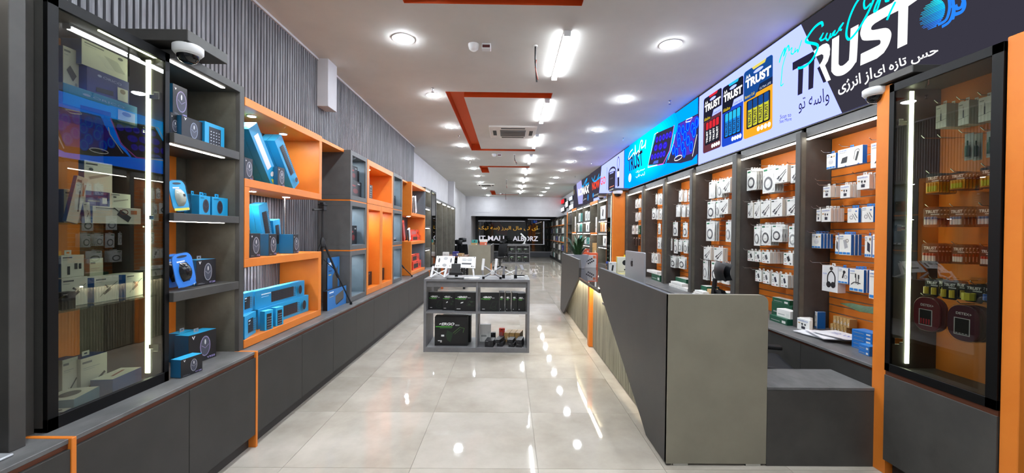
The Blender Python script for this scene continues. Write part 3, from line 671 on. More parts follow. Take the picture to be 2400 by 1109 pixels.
# ---- wall of lit niches further along
NX = [10.9, 12.4, 13.5, 14.9, 16.3, 17.4, 18.8]
t = thing('niche_shelving', 'dark wall of lit niches with orange shelves on the far right', 'shelf', (2.9, 14.8, 0))
part(M().box(3.02, 3.05, 10.9, 18.8, .3, 2.57, NICHE), 'back_panel', t); part(M().box(2.75, 3.05, 10.1, 18.8, 0, .66, DARK), 'base', t); part(M().box(2.75, 3.05, 10.9, 18.8, 2.52, 2.58, DARK), 'top_panel', t)
for yv in NX: part(M().box(2.745, 3.05, yv - .03, yv + .03, .66, 2.55, NICHE), 'divider', t)
part(M().box(2.742, 2.76, 10.86, 10.94, .66, 2.55, ORANGE), 'edge_trim', t); part(M().box(2.742, 2.76, 18.76, 18.9, .66, 2.55, ORANGE), 'edge_trim', t)
NS = {0: (1.97, 1.60, 1.19), 1: (1.58,), 2: (2.0, 1.61, 1.17, .82), 3: (2.0, 1.61, 1.17, .82), 4: (1.60,), 5: (2.0, 1.6, 1.2)}
for c in range(6):
    a, b = NX[c] + .03, NX[c + 1] - .03; om = ORANGE if c in (1, 4) else DARK
    if c in (1, 4): part(M().box(2.735, 2.75, a - .03, b + .03, 2.50, 2.60, ORANGE), 'top_trim', t)
    for z in NS[c]: part(M().box(2.745, 3.02, a, b, z - .05, z + .012, om), 'shelf_board', t)
    for z in (2.52,) + tuple(z - .05 for z in NS[c]):
        if z > .9 and c != 5 or z > 2.4: part(M().box(2.77, 2.80, a + .06, b - .06, z - .012, z, LED), 'led_strip', t)
# ---- bag rack at the far right
t = thing('case_rack', 'tall far rack of rounded lit compartments on the right', 'rack', (2.85, 22.6, 0))
part(M().box(2.70, 3.05, 19.5, 26, 0, .14, BLACKM), 'base', t); part(M().box(3.0, 3.05, 19.5, 26, .14, 2.4, BLACKM), 'back_panel', t); part(M().box(2.70, 3.05, 19.5, 26, 2.40, 2.45, BLACKM), 'top_panel', t)
for k in range(6):
    yv = 19.6 + k * 1.3
    part(M().box(2.72, 3.02, yv - .03, yv + .03, .14, 2.40, NICHE), 'divider', t)
for z in (.66, 1.10, 1.54, 1.98): part(M().box(2.72, 3.02, 19.6, 26, z - .02, z + .02, ORANGE if z in (1.10, 1.98) else GREYB), 'shelf_board', t)
ci = 0
for r, z in enumerate((.14, .68, 1.12, 1.56, 2.0)):
    for c in range(5):
        y0 = 19.72 + c * 1.3; h = (.48, .38, .38, .38, .36)[r]; pts = [(2.78, y0, z + .001), (2.78, y0 + 1.02, z + .001)]
        for k in range(9): an = math.pi * k / 8; pts.append((2.78, y0 + .51 + .51 * math.cos(an), z + h * .62 + h * .36 * math.sin(an)))
        part(M().prism(pts, (.03, 0, 0), paint('8c8a80', .5)), 'rounded_partition', t)

# ---- reception counter
t = thing('reception_counter', 'long charcoal reception counter with slanted front panels and glowing ribbed base', 'counter', (1.4, 4.0, 0))
X0 = 1.071
a = M().prism([(X0, y, z) for y, z in ((4.70, 1.152), (2.667, 1.151), (2.667, .006), (3.06, .006), (3.215, .10), (4.585, .836), (4.735, .96), (4.743, 1.05))], (.035, 0, 0), DARK); part(a, 'front_panel', t, bevel=.002)
a = M().prism([(X0, y, z) for y, z in ((8.03, 1.165), (6.09, 1.155), (6.05, 1.03), (6.074, .89), (7.56, .09), (7.75, .006), (8.15, .006))], (.035, 0, 0), DARK); part(a, 'front_panel', t, bevel=.002)
ze = 1.152; pts = [(X0, 2.665, .014), (1.745, 2.665, .014)]
for k in range(7):
    an = math.pi / 2 * k / 6; pts.append((1.745 - .055 + .055 * math.cos(an), 2.665, ze - .055 + .055 * math.sin(an)))
pts.append((X0, 2.665, ze)); a = M().prism(pts, (0, .03, 0), ENDP); part(a, 'end_panel', t, bevel=.0015, label='pale grey beige end panel with one rounded corner')
for x in (1.17, 1.66): part(M().box(x - .05, x + .05, 2.668, 2.70, 0, .014, ALU), 'foot', t)
RW = 1.165
part(M().box(RW + .02, RW + .05, 2.72, 4.70, 0, .72, paint('3a3935', .7)), 'base_board', t); part(M().box(RW + .02, RW + .05, 4.74, 8.1, 0, .87, paint('3a3935', .7)), 'base_board', t)
RIBM = grainy('pale grey oak rib', '85816f', 'b2ad9a', (30, 30, 2.2), 0.6, detail=8, bump=0.3, mid=(0.3, 0.72), objvar=0.12)
rib = M().box(0, .02, 0, .022, 0.012, .72, RIBM).mesh('slat'); rib2 = M().box(0, .02, 0, .022, 0.012, .855, RIBM).mesh('slat'); y = 2.75
while y < 8.1: put(rib if y < 4.68 else rib2, 'slat', t, (RW, y, 0)); y += .0345 if y < 5.4 else .05
part(M().box(1.112, RW + .02, 5.46, 5.56, .004, .87, ORANGE), 'orange_post', t, label='orange upright strip on the ribbed base', bevel=.002)
tp = grainy('dark polished stone', '1e1a1a', '3a3030', (14, 14, 14), 0.03, spec=0.8)
part(M().box(1.078, 1.75, 4.74, 8.0, .872, .895, tp), 'counter_top', t, bevel=.003); part(M().box(1.078, 1.10, 4.74, 6.06, .845, .872, DARK), 'edge_board', t)
part(M().box(1.112, 1.14, 4.745, 7.3, .858, .870, glow('fff3da', 80.0, 'counter led glow')), 'led_strip', t); part(M().box(1.112, 1.14, 2.95, 4.30, .712, .724, glow('fff3da', 40.0, 'counter led glow')), 'led_strip', t)
part(M().box(1.108, 1.75, 2.70, 4.70, .725, .75, SLATE), 'desk_top', t); part(M().box(1.70, 1.74, 2.70, 7.98, 0.02, .72, DARK), 'staff_side_panel', t); part(M().box(1.22, 1.75, 4.70, 4.74, 0.02, .872, DARK), 'cross_panel', t); part(M().box(1.08, 1.75, 7.98, 8.02, 0.0, 1.13, ENDP), 'end_panel', t)
t = thing('low_cabinet', 'low dark cabinet with slate top closing the counter end', 'cabinet', (2.1, 2.86, 0))
part(M().box(1.748, 2.476, 2.667, 3.04, 0, .512, DARK), 'body', t, bevel=.002); part(M().box(1.748, 2.476, 2.665, 3.04, .514, .532, SLATE), 'top_board', t, bevel=.001)
# ================================================================== lit signs above the right side
SX = 2.785
def sfn(u, v, h): return Vector((SX - .0015 - h, -u, v))
def q(px, py):
    p = at(px, py, X=SX); return (-p.y, p.z)
def Q(pts): return [q(*p) for p in pts]
def G(h, s=1.0): return glow(h, s, 'backlit print')
def sign(label, y0, y1, z0, z1, face, loc=None):
    t = thing('lightbox_sign', label, 'sign', (SX + .04, (y0 + y1) / 2, z0))
    part(M().box(SX + .002, SX + .10, y0, y1, z0, z1, paint('18181a', .4)), 'casing', t, bevel=.003)
    a = Art(sfn); a.rect(-y1 + .012, z0 + .012, -y0 - .012, z1 - .012, face, 0); part(a.m, 'lit_face', t); return t
ST, SB = 3.592, 2.572
WHT = G('8690ff', 2.6); NVY = G('3a3844', 1.0); INK = G('2b2840', 1.0); PURE = G('ffffff', 1.25); CYA = G('00f4ff', 1.15)
t = sign('huge lit shop sign with white TRUST letters and three battery packs', .9, 5.905, SB, ST, WHT)
A = Art(sfn)
b0 = q(1878, 50); b1 = q(1974, 267)
A.poly([(b0[0], ST - .012), (b1[0], SB + .012), (-.912, SB + .012), (-.912, ST - .012)], NVY, .0003); part(A.m, 'dark_field', t)
zs = lambda pts: [(1820 + x / 5.0, y / 5.0) for x, y in pts]
A = Art(sfn); D = INK
A.poly(Q(zs([(190, 735), (438, 600), (462, 650), (455, 690), (190, 828)])), D, .0006); A.poly(Q(zs([(258, 790), (318, 765), (305, 1095), (250, 1120)])), D, .0007); A.poly(Q(zs([(380, 730), (447, 690), (432, 1030), (375, 1055)])), D, .0007)
A.poly(Q(zs([(480, 800), (520, 765), (590, 955), (552, 972)])), D, .0007)
part(A.m, 'dark_letters', t, label='dark half of the large letters TR')
A = Art(sfn)
rr = [(435, 600), (470, 575), (545, 520), (590, 506), (620, 525), (632, 575), (628, 640), (605, 715), (572, 768), (640, 935), (588, 958), (505, 765), (535, 720), (552, 680), (552, 645), (530, 635), (462, 665)]
A.poly(Q(zs([(435, 600), (545, 520), (590, 506), (620, 525), (632, 575), (628, 610), (552, 645), (530, 635), (462, 665)])), PURE, .0009); A.poly(Q(zs([(552, 645), (628, 610), (628, 640), (605, 715), (572, 768), (505, 765), (535, 720), (552, 680)])), PURE, .0009); A.poly(Q(zs([(505, 765), (572, 768), (640, 935), (588, 958)])), PURE, .0009)
def band(outer, inner, mat):
    outer, inner = smooth_path(outer, 4), smooth_path(inner, 4)
    for i in range(len(outer) - 1): A.poly(Q(zs([outer[i], outer[i+1], inner[i+1], inner[i]])), mat, .0009)
band([(655, 460), (645, 800), (655, 850), (690, 885), (740, 890), (800, 870), (870, 815), (925, 740), (945, 680), (965, 285)], [(738, 412), (730, 730), (736, 755), (745, 770), (760, 772), (780, 768), (812, 745), (840, 715), (855, 670), (872, 335)], PURE)
band([(1400, 10), (1110, 170), (1060, 210), (1010, 290), (985, 380), (995, 440), (1030, 475), (1180, 468), (1215, 470), (1222, 500), (1190, 535), (995, 630)], [(1400, 130), (1180, 260), (1150, 280), (1120, 310), (1112, 340), (1130, 352), (1180, 345), (1280, 328), (1330, 350), (1350, 410), (1320, 520), (1260, 620)], PURE)
A.poly(Q(zs([(1190, 535), (1320, 520), (1260, 620), (1180, 685), (985, 770), (990, 635)])), PURE, .0009)
A.poly(Q(zs([(1330, 62), (1680, -20), (1700, -130), (1400, -10)])), PURE, .0009); A.poly(Q(zs([(1330, 62), (1680, -20), (1545, 75), (1430, 125), (1320, 180)])), PURE, .0009); A.poly(Q(zs([(1432, 100), (1548, 50), (1535, 515), (1420, 570)])), PURE, .0009)
part(A.m, 'white_letters', t, label='large white letters RUST of the shop sign')
A = Art(sfn); A.k = 6
def script(pts, w, mat=CYA, n=5): A.line(Q(zs(smooth_path(pts, n))), w * .62, mat)
script([(35, 735), (60, 650), (105, 560), (85, 660), (120, 570), (145, 535), (150, 600)], .028); script([(120, 620), (75, 780), (60, 930), (55, 1005), (85, 980)], .02); script([(160, 590), (185, 560), (175, 625), (200, 630), (225, 590)], .02); script([(225, 560), (220, 610), (250, 580), (255, 610), (300, 470)], .02)
part(A.m, 'script_word', t, label='cyan handwritten word New'); A = Art(sfn); A.k = 7
script([(545, 310), (530, 265), (450, 320), (370, 430), (350, 490), (470, 520), (485, 570), (420, 700), (330, 780), (250, 800)], .04); script([(505, 465), (545, 400), (550, 390), (520, 470), (570, 450), (600, 385), (580, 440), (610, 470), (640, 390), (630, 440), (665, 410), (690, 360), (660, 400), (700, 400), (790, 265), (735, 340), (770, 350)], .026)
part(A.m, 'script_word', t, label='cyan handwritten word Sence'); A = Art(sfn); A.k = 8
script([(1010, -60), (930, 50), (860, 210), (825, 360), (830, 440), (870, 455), (960, 350), (1060, 180), (1130, 30), (1160, -60)], .034); script([(1060, -60), (1030, 30), (1045, 100), (1110, 40)], .028); script([(1215, -40), (1170, 60), (1150, 130), (1185, 110), (1230, -40)], .03); script([(1290, -30), (1290, 10), (1330, 0)], .03); script([(1400, 20), (1345, 130), (1300, 235)], .03)
part(A.m, 'script_word', t, label='large cyan handwritten word at the top of the sign')
A = Art(sfn); A.k = 8
BLU = [G(c, 1.1) for c in ('22e6ff', '18c8ff', '1ea8ff', '2a86ff')]
cx, cy = 1835, 165
for i in range(17):
    v = -1 + 2 * (i + .5) / 17; hw = math.sqrt(max(0, 1 - v * v)); m_ = BLU[min(3, int((v + 1) * 2))]
    x0 = cx - hw * 150 + (25 if i % 3 == 0 else 0); x1 = cx + hw * 150; y_ = cy + v * 165
    A.poly(Q(zs([(x0, y_ + 2 + (cx - x0) * .45), (x1, y_ - 3 - (x1 - cx) * .45), (x1, y_ + 14 - (x1 - cx) * .45), (x0, y_ + 7 + (cx - x0) * .45)])), m_)
script([(2035, -30), (2040, 100), (2000, 230), (1905, 290)], .03, BLU[3]); script([(2075, -40), (2085, 120), (2040, 250), (1950, 315)], .03, BLU[3]); script([(2060, 90), (2090, 60), (2095, 150), (2080, 230)], .025, BLU[3]); script([(2200, -20), (2215, 60), (2190, 130), (2120, 165), (2080, 165)], .035, BLU[3]); script([(2110, 60), (2130, 100), (2180, 80), (2200, 20)], .03, BLU[3])
part(A.m, 'globe_emblem', t, label='blue striped globe emblem at the sign end')
A = Art(sfn); A.k = 8
A.fit(farsi('حس تازه ای'), q(2050, 184), q(2202, 131), q(2047, 160), PURE, .02); part(A.m, 'lettering', t); A = Art(sfn); A.k = 9; A.fit(farsi('از انرژی'), q(1966, 225), q(2046, 192), q(1964, 194), PURE, .02)
part(A.m, 'lettering', t); A = Art(sfn); A.k = 9; A.fit(farsi('واسه تو'), q(1873, 267), q(1945, 246), q(1872, 228), INK, .0)
part(A.m, 'lettering', t); A = Art(sfn); A.k = 9; A.fit('Scan to', q(1829, 279), q(1855, 273), q(1829, 270), INK); A.fit('See More', q(1828, 289), q(1856, 282), q(1828, 281), INK)
part(A.m, 'lettering', t)
# printed battery packs: card outline given by its corner pixels
def pack(bl, br, tl, top, bot, cap, cell, tag, tagbg, txt2):
    P0, P1, P2 = q(*bl), q(*br), q(*tl); A = Art(sfn); A.k = 5
    f = lambda u, v: (P0[0] + u * (P1[0] - P0[0]) + v * (P2[0] - P0[0]), P0[1] + u * (P1[1] - P0[1]) + v * (P2[1] - P0[1]))
    F = lambda pts: [f(*p) for p in pts]
    def rr(u0, v0, u1, v1, r, m):
        pts = []
        for cu, cv, a0 in ((u1 - r, v0 + r * .5, -90), (u1 - r, v1 - r * .5, 0), (u0 + r, v1 - r * .5, 90), (u0 + r, v0 + r * .5, 180)):
            for k in range(5): an = math.radians(a0 + 90 * k / 4); pts.append((cu + r * math.cos(an), cv + r * .5 * math.sin(an)))
        A.poly(F(pts), m)
    rr(0, 0, 1, 1, .08, bot); rr(0, .6, 1, 1, .08, top); A.poly(F([(0, .56), (.42, .56), (.52, .66), (0, .66)]), top); A.poly(F([(.5, .6), (1, .6), (1, .7), (.58, .7)]), tagbg)
    A.poly(F([(.3, 1), (.8, 1), (.75, .955), (.36, .955)]), G(cap, 1.0)); A.ell(*f(.53, .91), (P1[0] - P0[0]) * .17, .02, WHT, 16)
    A.fit('AA', f(.08, .875), f(.26, .875), f(.08, .93), PURE, .02); A.fit('TRUST', f(.07, .735), f(.95, .735), f(.07, .865), PURE, .05); A.fit(tag, f(.05, .58), f(.4, .58), f(.05, .635), G('f4d22a'), .01); A.fit(txt2, f(.58, .615), f(.95, .615), f(.58, .645), G('dfe6ff') if tagbg is not WHT else INK)
    rr(.12, .13, .93, .54, .04, G('20202c'))
    for k in range(4):
        u = .17 + k * .19; rr(u, .15, u + .15, .53, .03, G(cell)); rr(u, .40, u + .15, .53, .03, G(cap if cap != 'f4e06a' else '1c4f9c')); A.fit('TRUST', f(u + .12, .17), f(u + .12, .38), f(u + .02, .17), INK if cell != '30303c' else PURE, .03)
        A.ell(*f(.55 + k * .12, .075), .028, .028, PURE, 12)
    return A.m
part(pack((1648, 361), (1690, 344), (1650, 233), G('262434'), G('6a3a44'), 'e8303c', '30303c', 'Alkaline', WHT, 'POWER PLUS'), 'battery_pack_print', t, label='printed red battery pack on the sign')
part(pack((1692, 346), (1741, 328), (1694, 207), G('1e2030'), G('2450d8'), '30c8f8', '1e90f0', 'Alkaline', WHT, 'SUPER PLUS'), 'battery_pack_print', t, label='printed blue battery pack on the sign')
part(pack((1743, 328), (1811, 302), (1744, 171), G('1c4f9c'), G('fcb42c'), 'f4e06a', 'd8d83c', 'Battery Cell', G('1c2c50'), 'ULTRA LIFE'), 'battery_pack_print', t, label='printed yellow battery pack on the sign')
# ---- cyan sign
CYS = 3.6
t = sign('cyan lit sign with TRUST letters and two blue cooling pads', 5.92, 9.70, 2.60, 3.60, G('0064ea', CYS))
A = Art(sfn)
for i, c in enumerate(('006aeb', '0070ec', '0076ee', '007cf0', '0082f1', '0088f3', '008ef5', '0094f6', '009af8', '00a2fa', '00aafc')):
    A.ell(*q(1520, 345), 1.42 - i * .09, .68 - i * .04, G(c, CYS), 28, lift=.0002 + i * .00006)
zc = lambda pts: [(1455 + x / 5.995, 260 + y / 5.995) for x, y in pts]
part(A.m, 'bright_centre', t)
A = Art(sfn); A.k = 5; pad = G('3c3850'); fan = [G('3020e0', 1.1), G('1038ff', 1.1)]; neon = G('e86af0', 1.1)
A.poly(Q(zc([(385, 762), (500, 315), (755, 205), (700, 500), (625, 745)])), pad)
for r, (y0, n, dx) in enumerate(((430, 5, 47), (520, 3, 65), (620, 5, 42))):
    for k in range(n):
        x = (510, 495, 445)[r] + k * dx; yy = (405, 520, 650)[r] - k * (18, 18, 12)[r]; c_ = q(*zc([(x, yy)])[0]); A.ell(c_[0], c_[1], .07 if r != 1 else .10, .058 if r != 1 else .062, fan[0], 14); A.ring(c_[0], c_[1], .05, .04, .008, G('6a5cff'), 12)
A.line(Q(zc([(385, 790), (600, 745), (690, 560), (757, 200)])), .022, neon); A.line(Q(zc([(385, 795), (480, 330), (530, 300)])), .016, PURE); A.line(Q(zc([(385, 795), (520, 760)])), .02, PURE)
A.poly(Q(zc([(455, 745), (475, 705), (535, 690), (530, 735)])), G('5a78e8'))
A.poly(Q(zc([(640, 735), (690, 620), (765, 420), (815, 180), (1096, 35), (1088, 600), (1010, 690), (850, 735)])), pad)
A.poly(Q(zc([(720, 560), (790, 300), (830, 180), (1090, 60), (1060, 330), (1010, 600), (860, 640)])), G('5a3cc8'))
for (x, yy) in ((825, 270), (880, 270), (950, 215), (1015, 235), (1075, 165), (820, 370), (910, 350), (1040, 300), (830, 440), (955, 420), (880, 500), (1000, 500), (750, 545), (795, 585), (905, 580)):
    c_ = q(*zc([(x, yy)])[0]); A.ell(c_[0], c_[1], .075, .095, fan[1], 16); A.ring(c_[0], c_[1], .05, .07, .014, G('20a0ff', 1.1), 12)
A.ring(*q(*zc([(818, 662)])[0]), .15, .035, .014, PURE, 16); A.line(Q(zc([(925, 160), (935, 125), (1020, 90), (990, 145), (925, 160)])), .014, PURE); A.line(Q(zc([(680, 690), (760, 430), (770, 330)])), .014, PURE); A.line(Q(zc([(1020, 640), (1085, 330)])), .016, PURE)
part(A.m, 'cooling_pad_print', t)
A = Art(sfn); A.k = 12
A.fit('TRUST', q(*zc([(108, 862)])[0]), q(*zc([(318, 765)])[0]), q(*zc([(98, 665)])[0]), INK, .03)
part(A.m, 'sign_lettering', t); A = Art(sfn); A.k = 13
def scr(pts, w, m_=PURE): A.line(Q(zc(smooth_path(pts, 5))), w, m_)
scr([(170, 540), (130, 590), (110, 680), (150, 640), (185, 590), (200, 620), (205, 480), (215, 600), (250, 560), (270, 580)], .03); scr([(250, 640), (280, 440), (310, 430), (290, 520), (340, 480), (355, 410), (345, 530)], .035)
part(A.m, 'sign_lettering', t); A = Art(sfn); A.k = 13
A.ell(*q(*zc([(130, 940)])[0]), .11, .10, PURE, 18); A.fit(farsi('سیستم خنک'), q(*zc([(215, 885)])[0]), q(*zc([(340, 835)])[0]), q(*zc([(215, 845)])[0]), PURE, .03); A.fit(farsi('لپ تاپ'), q(*zc([(215, 955)])[0]), q(*zc([(340, 905)])[0]), q(*zc([(215, 905)])[0]), PURE, .03)
part(A.m, 'sign_lettering', t)
# ---- power station sign
t = sign('pale lit sign showing a power station and red NOWGO letters', 9.72, 13.2, 2.60, 3.60, WHT)
A = Art(sfn); zp = lambda pts: [(1330 + x / 9.243, 360 + y / 9.243) for x, y in pts]
A.poly(Q(zp([(495, 430), (745, 220), (715, 560), (680, 940), (500, 1000)])), G('464250'), .0004); A.k = 4
A.fit('NOW', q(*zp([(538, 800)])[0]), q(*zp([(705, 730)])[0]), q(*zp([(532, 630)])[0]), G('ff5038', 1.1), .05); A.fit('GO', q(*zp([(715, 690)])[0]), q(*zp([(828, 650)])[0]), q(*zp([(715, 530)])[0]), G('ff6a60', 1.1), .03)
A.line(Q(zp(smooth_path([(530, 520), (560, 590), (600, 480), (570, 600), (640, 570), (690, 440), (650, 560), (720, 500)], 4))), .05, G('2ab0ff', 1.1)); A.ell(*q(*zp([(558, 905)])[0]), .11, .08, G('3098f0'), 14); A.fit(farsi('برق'), q(*zp([(640, 910)])[0]), q(*zp([(680, 895)])[0]), q(*zp([(640, 870)])[0]), PURE)
A.poly(Q(zp([(890, 420), (1040, 370), (1035, 790), (885, 800)])), G('3e3a48')); A.line(Q(zp(smooth_path([(895, 430), (930, 340), (1000, 300), (1050, 370), (1060, 700)], 4))), .05, G('3e3a48')); A.line(Q(zp([(915, 735), (1010, 695)])), .02, G('ff9a80', 1.1)); A.line(Q(zp([(920, 440), (1000, 405)])), .025, WHT); A.fit('STATION', q(*zp([(925, 570)])[0]), q(*zp([(985, 545)])[0]), q(*zp([(925, 540)])[0]), G('8884a0'))
A.poly(Q(zp([(1085, 520), (1125, 510), (1125, 700), (1085, 725)])), G('3e3a48')); A.ring(*q(*zp([(1105, 210)])[0]), .10, .16, .03, G('4a4658'), 18); A.poly(Q(zp([(1085, 330), (1125, 320), (1125, 380), (1085, 390)])), G('3e3a48')); A.poly(Q(zp([(1085, 390), (1125, 380), (1125, 490), (1085, 510)])), PURE)
A.line(Q(zp([(860, 300), (855, 780)])), .06, G('9fb0ea'))
part(A.m, 'power_station_print', t)
# ---- dark far sign
t = sign('dark far lit sign with white ROMAX letters', 13.22, 17.3, 2.60, 3.60, G('464250'))
A = Art(sfn); A.k = 3
A.poly(Q(zp([(195, 610), (300, 555), (340, 900), (330, 1085), (240, 1100), (205, 800)])), G('b8b8f4')); A.fit('ROMAX', q(*zp([(235, 930)])[0]), q(*zp([(470, 850)])[0]), q(*zp([(235, 770)])[0]), PURE, .05)
A.line(Q(zp(smooth_path([(310, 680), (340, 720), (380, 620), (430, 540), (390, 680), (465, 640)], 4))), .06, G('2ab0ff', 1.1)); A.fit(farsi('رومکس'), q(*zp([(345, 1020)])[0]), q(*zp([(410, 990)])[0]), q(*zp([(345, 980)])[0]), PURE); A.ell(*q(*zp([(447, 950)])[0]), .09, .12, G('3098f0'), 12); A.line(Q(zp([(145, 780), (148, 880)])), .05, G('d8c060'))
part(A.m, 'sign_print', t)
# ---- small far letter boxes
for (pts, col, lb) in (([(1305, 470), (1314, 465), (1314, 476), (1305, 480)], 'ff2830', 'small far red lit letter box high on the right wall'), ([(1306, 488), (1314, 484), (1314, 494), (1306, 498)], 'f2f4ff', 'small far white lit letter box under the red one'), ([(1316, 474), (1322, 469), (1322, 484), (1316, 488)], 'f2f4ff', 'small far white lit letter box right of the red one'),
                       ([(1324, 463), (1332, 458), (1332, 468), (1324, 472)], 'cfe0ff', 'small far bluish lit letter box nearer than the red one'), ([(1324, 482), (1334, 476), (1334, 488), (1324, 494)], 'f2f8ff', 'small far white lit letter box under the bluish one'), ([(1335, 455), (1340, 449), (1340, 476), (1335, 482)], '30e0f0', 'small far turquoise lit strip sign high on the right wall')):
    P_ = Q(pts); a = M().prism([(SX + .2, -u, v) for u, v in P_], (WR - SX - .2, 0, 0), paint('1a1a1c', .5)); t = thing('letter_box_sign', lb, 'sign', (SX + .2, -P_[0][0], P_[0][1])); part(a, 'casing', t)
    cu = sum(p[0] for p in P_) / 4; cv = sum(p[1] for p in P_) / 4
    part(M().face([(SX + .198, -(cu + (u - cu) * .86), cv + (v - cv) * .86) for u, v in P_], glow(col, 1.6, 'letter box glow')), 'lit_face', t)
# ================================================================== packaged goods
Wt, Bk, Cy, Gn, An, Gy = '%s', '1a1a1c', '1f9fd6', '0d5a3a', '1268b8', '6d6d70'
def c_(h): return paint(h, 0.42)
def mouse(A, cx, cy, s, body='3a3c44', line='8a8f9a', dot='d8d8d8'):
    A.ell(cx, cy, .30 * s, .50 * s, c_(body), 18); A.ring(cx, cy, .27 * s, .46 * s, .03 * s, c_(line), 18); A.ell(cx, cy + .2 * s, .045 * s, .13 * s, c_(dot), 8); A.line([(cx - .2 * s, cy + .05 * s), (cx, cy - .1 * s), (cx + .2 * s, cy + .05 * s)], .02 * s, c_(line))
def keys(A, u0, v0, u1, v1, cols, rows, bg='1c1c20', kc='3f4148'):
    A.rect(u0, v0, u1, v1, c_(bg)); du, dv = (u1 - u0) / cols, (v1 - v0) / rows
    for i in range(cols):
        for j in range(rows):
            s = .14; A.rect(u0 + du * (i + s), v0 + dv * (j + s), u0 + du * (i + 1 - s), v0 + dv * (j + 1 - s), c_(kc), lift=(A.k + 1) * 2e-4)
    A.k += 2
def vmark(A, u, v, s, m): A.poly([(u, v + s), (u + s * .35, v + s), (u + s * .55, v + s * .4), (u + s * .75, v + s), (u + s * 1.1, v + s), (u + s * .55, v)], m)
def d_mouseblk(A, w, h, k):
    mouse(A, w * .08, h * .5, min(w * 1.25, h * .72), '4a4d5a', ['9aa4ba', 'a494c4', 'b0b0b8'][k % 3]); vmark(A, -w * .40, h * .82, min(w, h) * .12, c_('f0f0f0'))
    A.fit(['VT 200', 'V958', 'VT 200'][k % 3], (w * .14, h * .045), (w * .44, h * .045), (w * .14, h * .115), c_('b0a2dc'), .02); A.rect(-w * .42, h * .05, -w * .1, h * .065, c_('777a80')); A.rect(-w * .42, h * .08, -w * .2, h * .09, c_('777a80'))
def d_mousecy(A, w, h, k): mouse(A, w * (.08 if k % 2 == 0 else -.02), h * .47, min(w * 1.2, h * .72), ['2e2e34', '2b2530', '30363c'][k % 3], '55565e', '202022'); A.rect(-w * .42, h * .86, -w * .1, h * .91, c_('0e6f9c'))
def d_num(A, w, h, k):
    A.rect(-w * .3, h * .04, w * .3, h * .84, c_('24252c'))
    for i in range(4):
        for j in range(5): A.rect(-w * .25 + i * w * .135, h * (.1 + j * .13), -w * .25 + i * w * .135 + w * .05, h * (.1 + j * .13) + h * .04, c_('cfd4dc'), lift=.004)
def d_kbd(A, w, h, k):
    keys(A, -w * .22, h * .18, w * .24, h * .78, 16, 6); A.ell(w * .35, h * .5, w * .04, h * .28, c_('26262c'), 14); A.rect(-w * .44, h * .74, -w * .27, h * .8, c_('d9f0fa')); A.rect(-w * .44, h * .62, -w * .31, h * .65, c_('a8dcf0'))
def d_kbdv(A, w, h, k):
    if k % 3 == 1: A.rect(-w * .28, h * .26, w * .2, h * .86, c_('d8d8dc')); A.ell(0, h * .15, w * .2, h * .04, c_('e0e0e0')); A.poly([(-w * .3, 0), (w * .2, 0), (-w * .3, h * .1)], c_('e8d83a'))
    else: keys(A, -w * .24, h * .26, w * .26, h * .84, 6, 16); A.ell(w * .02, h * .14, w * .2, h * .045, c_('3a2a2c'), 14)
def d_pouch(A, w, h, k):
    A.rect(-w * .42, h * .06, w * .42, h * .70, c_(['c3c4c2', 'b4b5b4', 'cccdca'][k % 3])); A.rect(-w * .42, h * .86, -w * .12, h * .93, c_(['0d6a46', '0d6a46', '222222', '1a7a50'][k % 4]))
    cc = ['4c4d50', '8a8b8d', 'e2e3e0', '66676b'][k % 4]
    for r in range(3): A.ring(0, h * .36, w * (.33 - .035 * r), h * (.25 - .03 * r), w * .035, c_(cc), 20)
    A.poly([(-w * .14, h * .30), (w * .12, h * .34), (w * .16, h * .48), (-w * .1, h * .46)], c_('e9eae6')); A.rect(0, h * .88, w * .3, h * .9, c_('b0b2b0'))
def d_cable(A, w, h, k):
    for o in (0, 1):
        x, y = -w * .18 + o * w * .16, h * (.36 - .12 * o); A.line([(x, y), (w * .40, y + h * .40)], w * .045, c_('333336')); A.poly([(x - w * .12, y - h * .06), (x - w * .02, y - h * .12), (x + w * .10, y + h * .04), (x, y + h * .1)], c_('3c3c40'))
        A.poly([(x - w * .17, y - h * .05), (x - w * .10, y - h * .13), (x - w * .04, y - h * .07), (x - w * .11, y + h * .01)], c_('5a5a5e'))
    A.rect(-w * .44, h * .86, -w * .20, h * .93, c_('2b3b36' if k % 2 else '0d5a44')); A.rect(w * .2, h * .06, w * .27, h * .13, c_('303030')); A.rect(-w * .42, h * .05, -w * .1, h * .07, c_('8a8a88')); A.rect(-w * .14, h * .88, w * .1, h * .90, c_('b0b0ae'))
def d_charger(A, w, h, k):
    a = -.35; A.line([(-w * .04, h * .72), (w * .12, h * .34)], w * .26, c_(['2a2a2e', '4a4a50', '26283a'][k % 3])); A.ring(-w * .3, h * .42, w * .11, h * .11, w * .035, c_('3a3030'), 14); A.rect(-w * .42, h * .82, -w * .2, h * .92, c_('0d5a44')); A.rect(-w * .38, h * .1, -w * .12, h * .14, c_('c03a3a')); A.rect(w * .2, h * .08, w * .36, h * .2, c_('3a3a3c'))
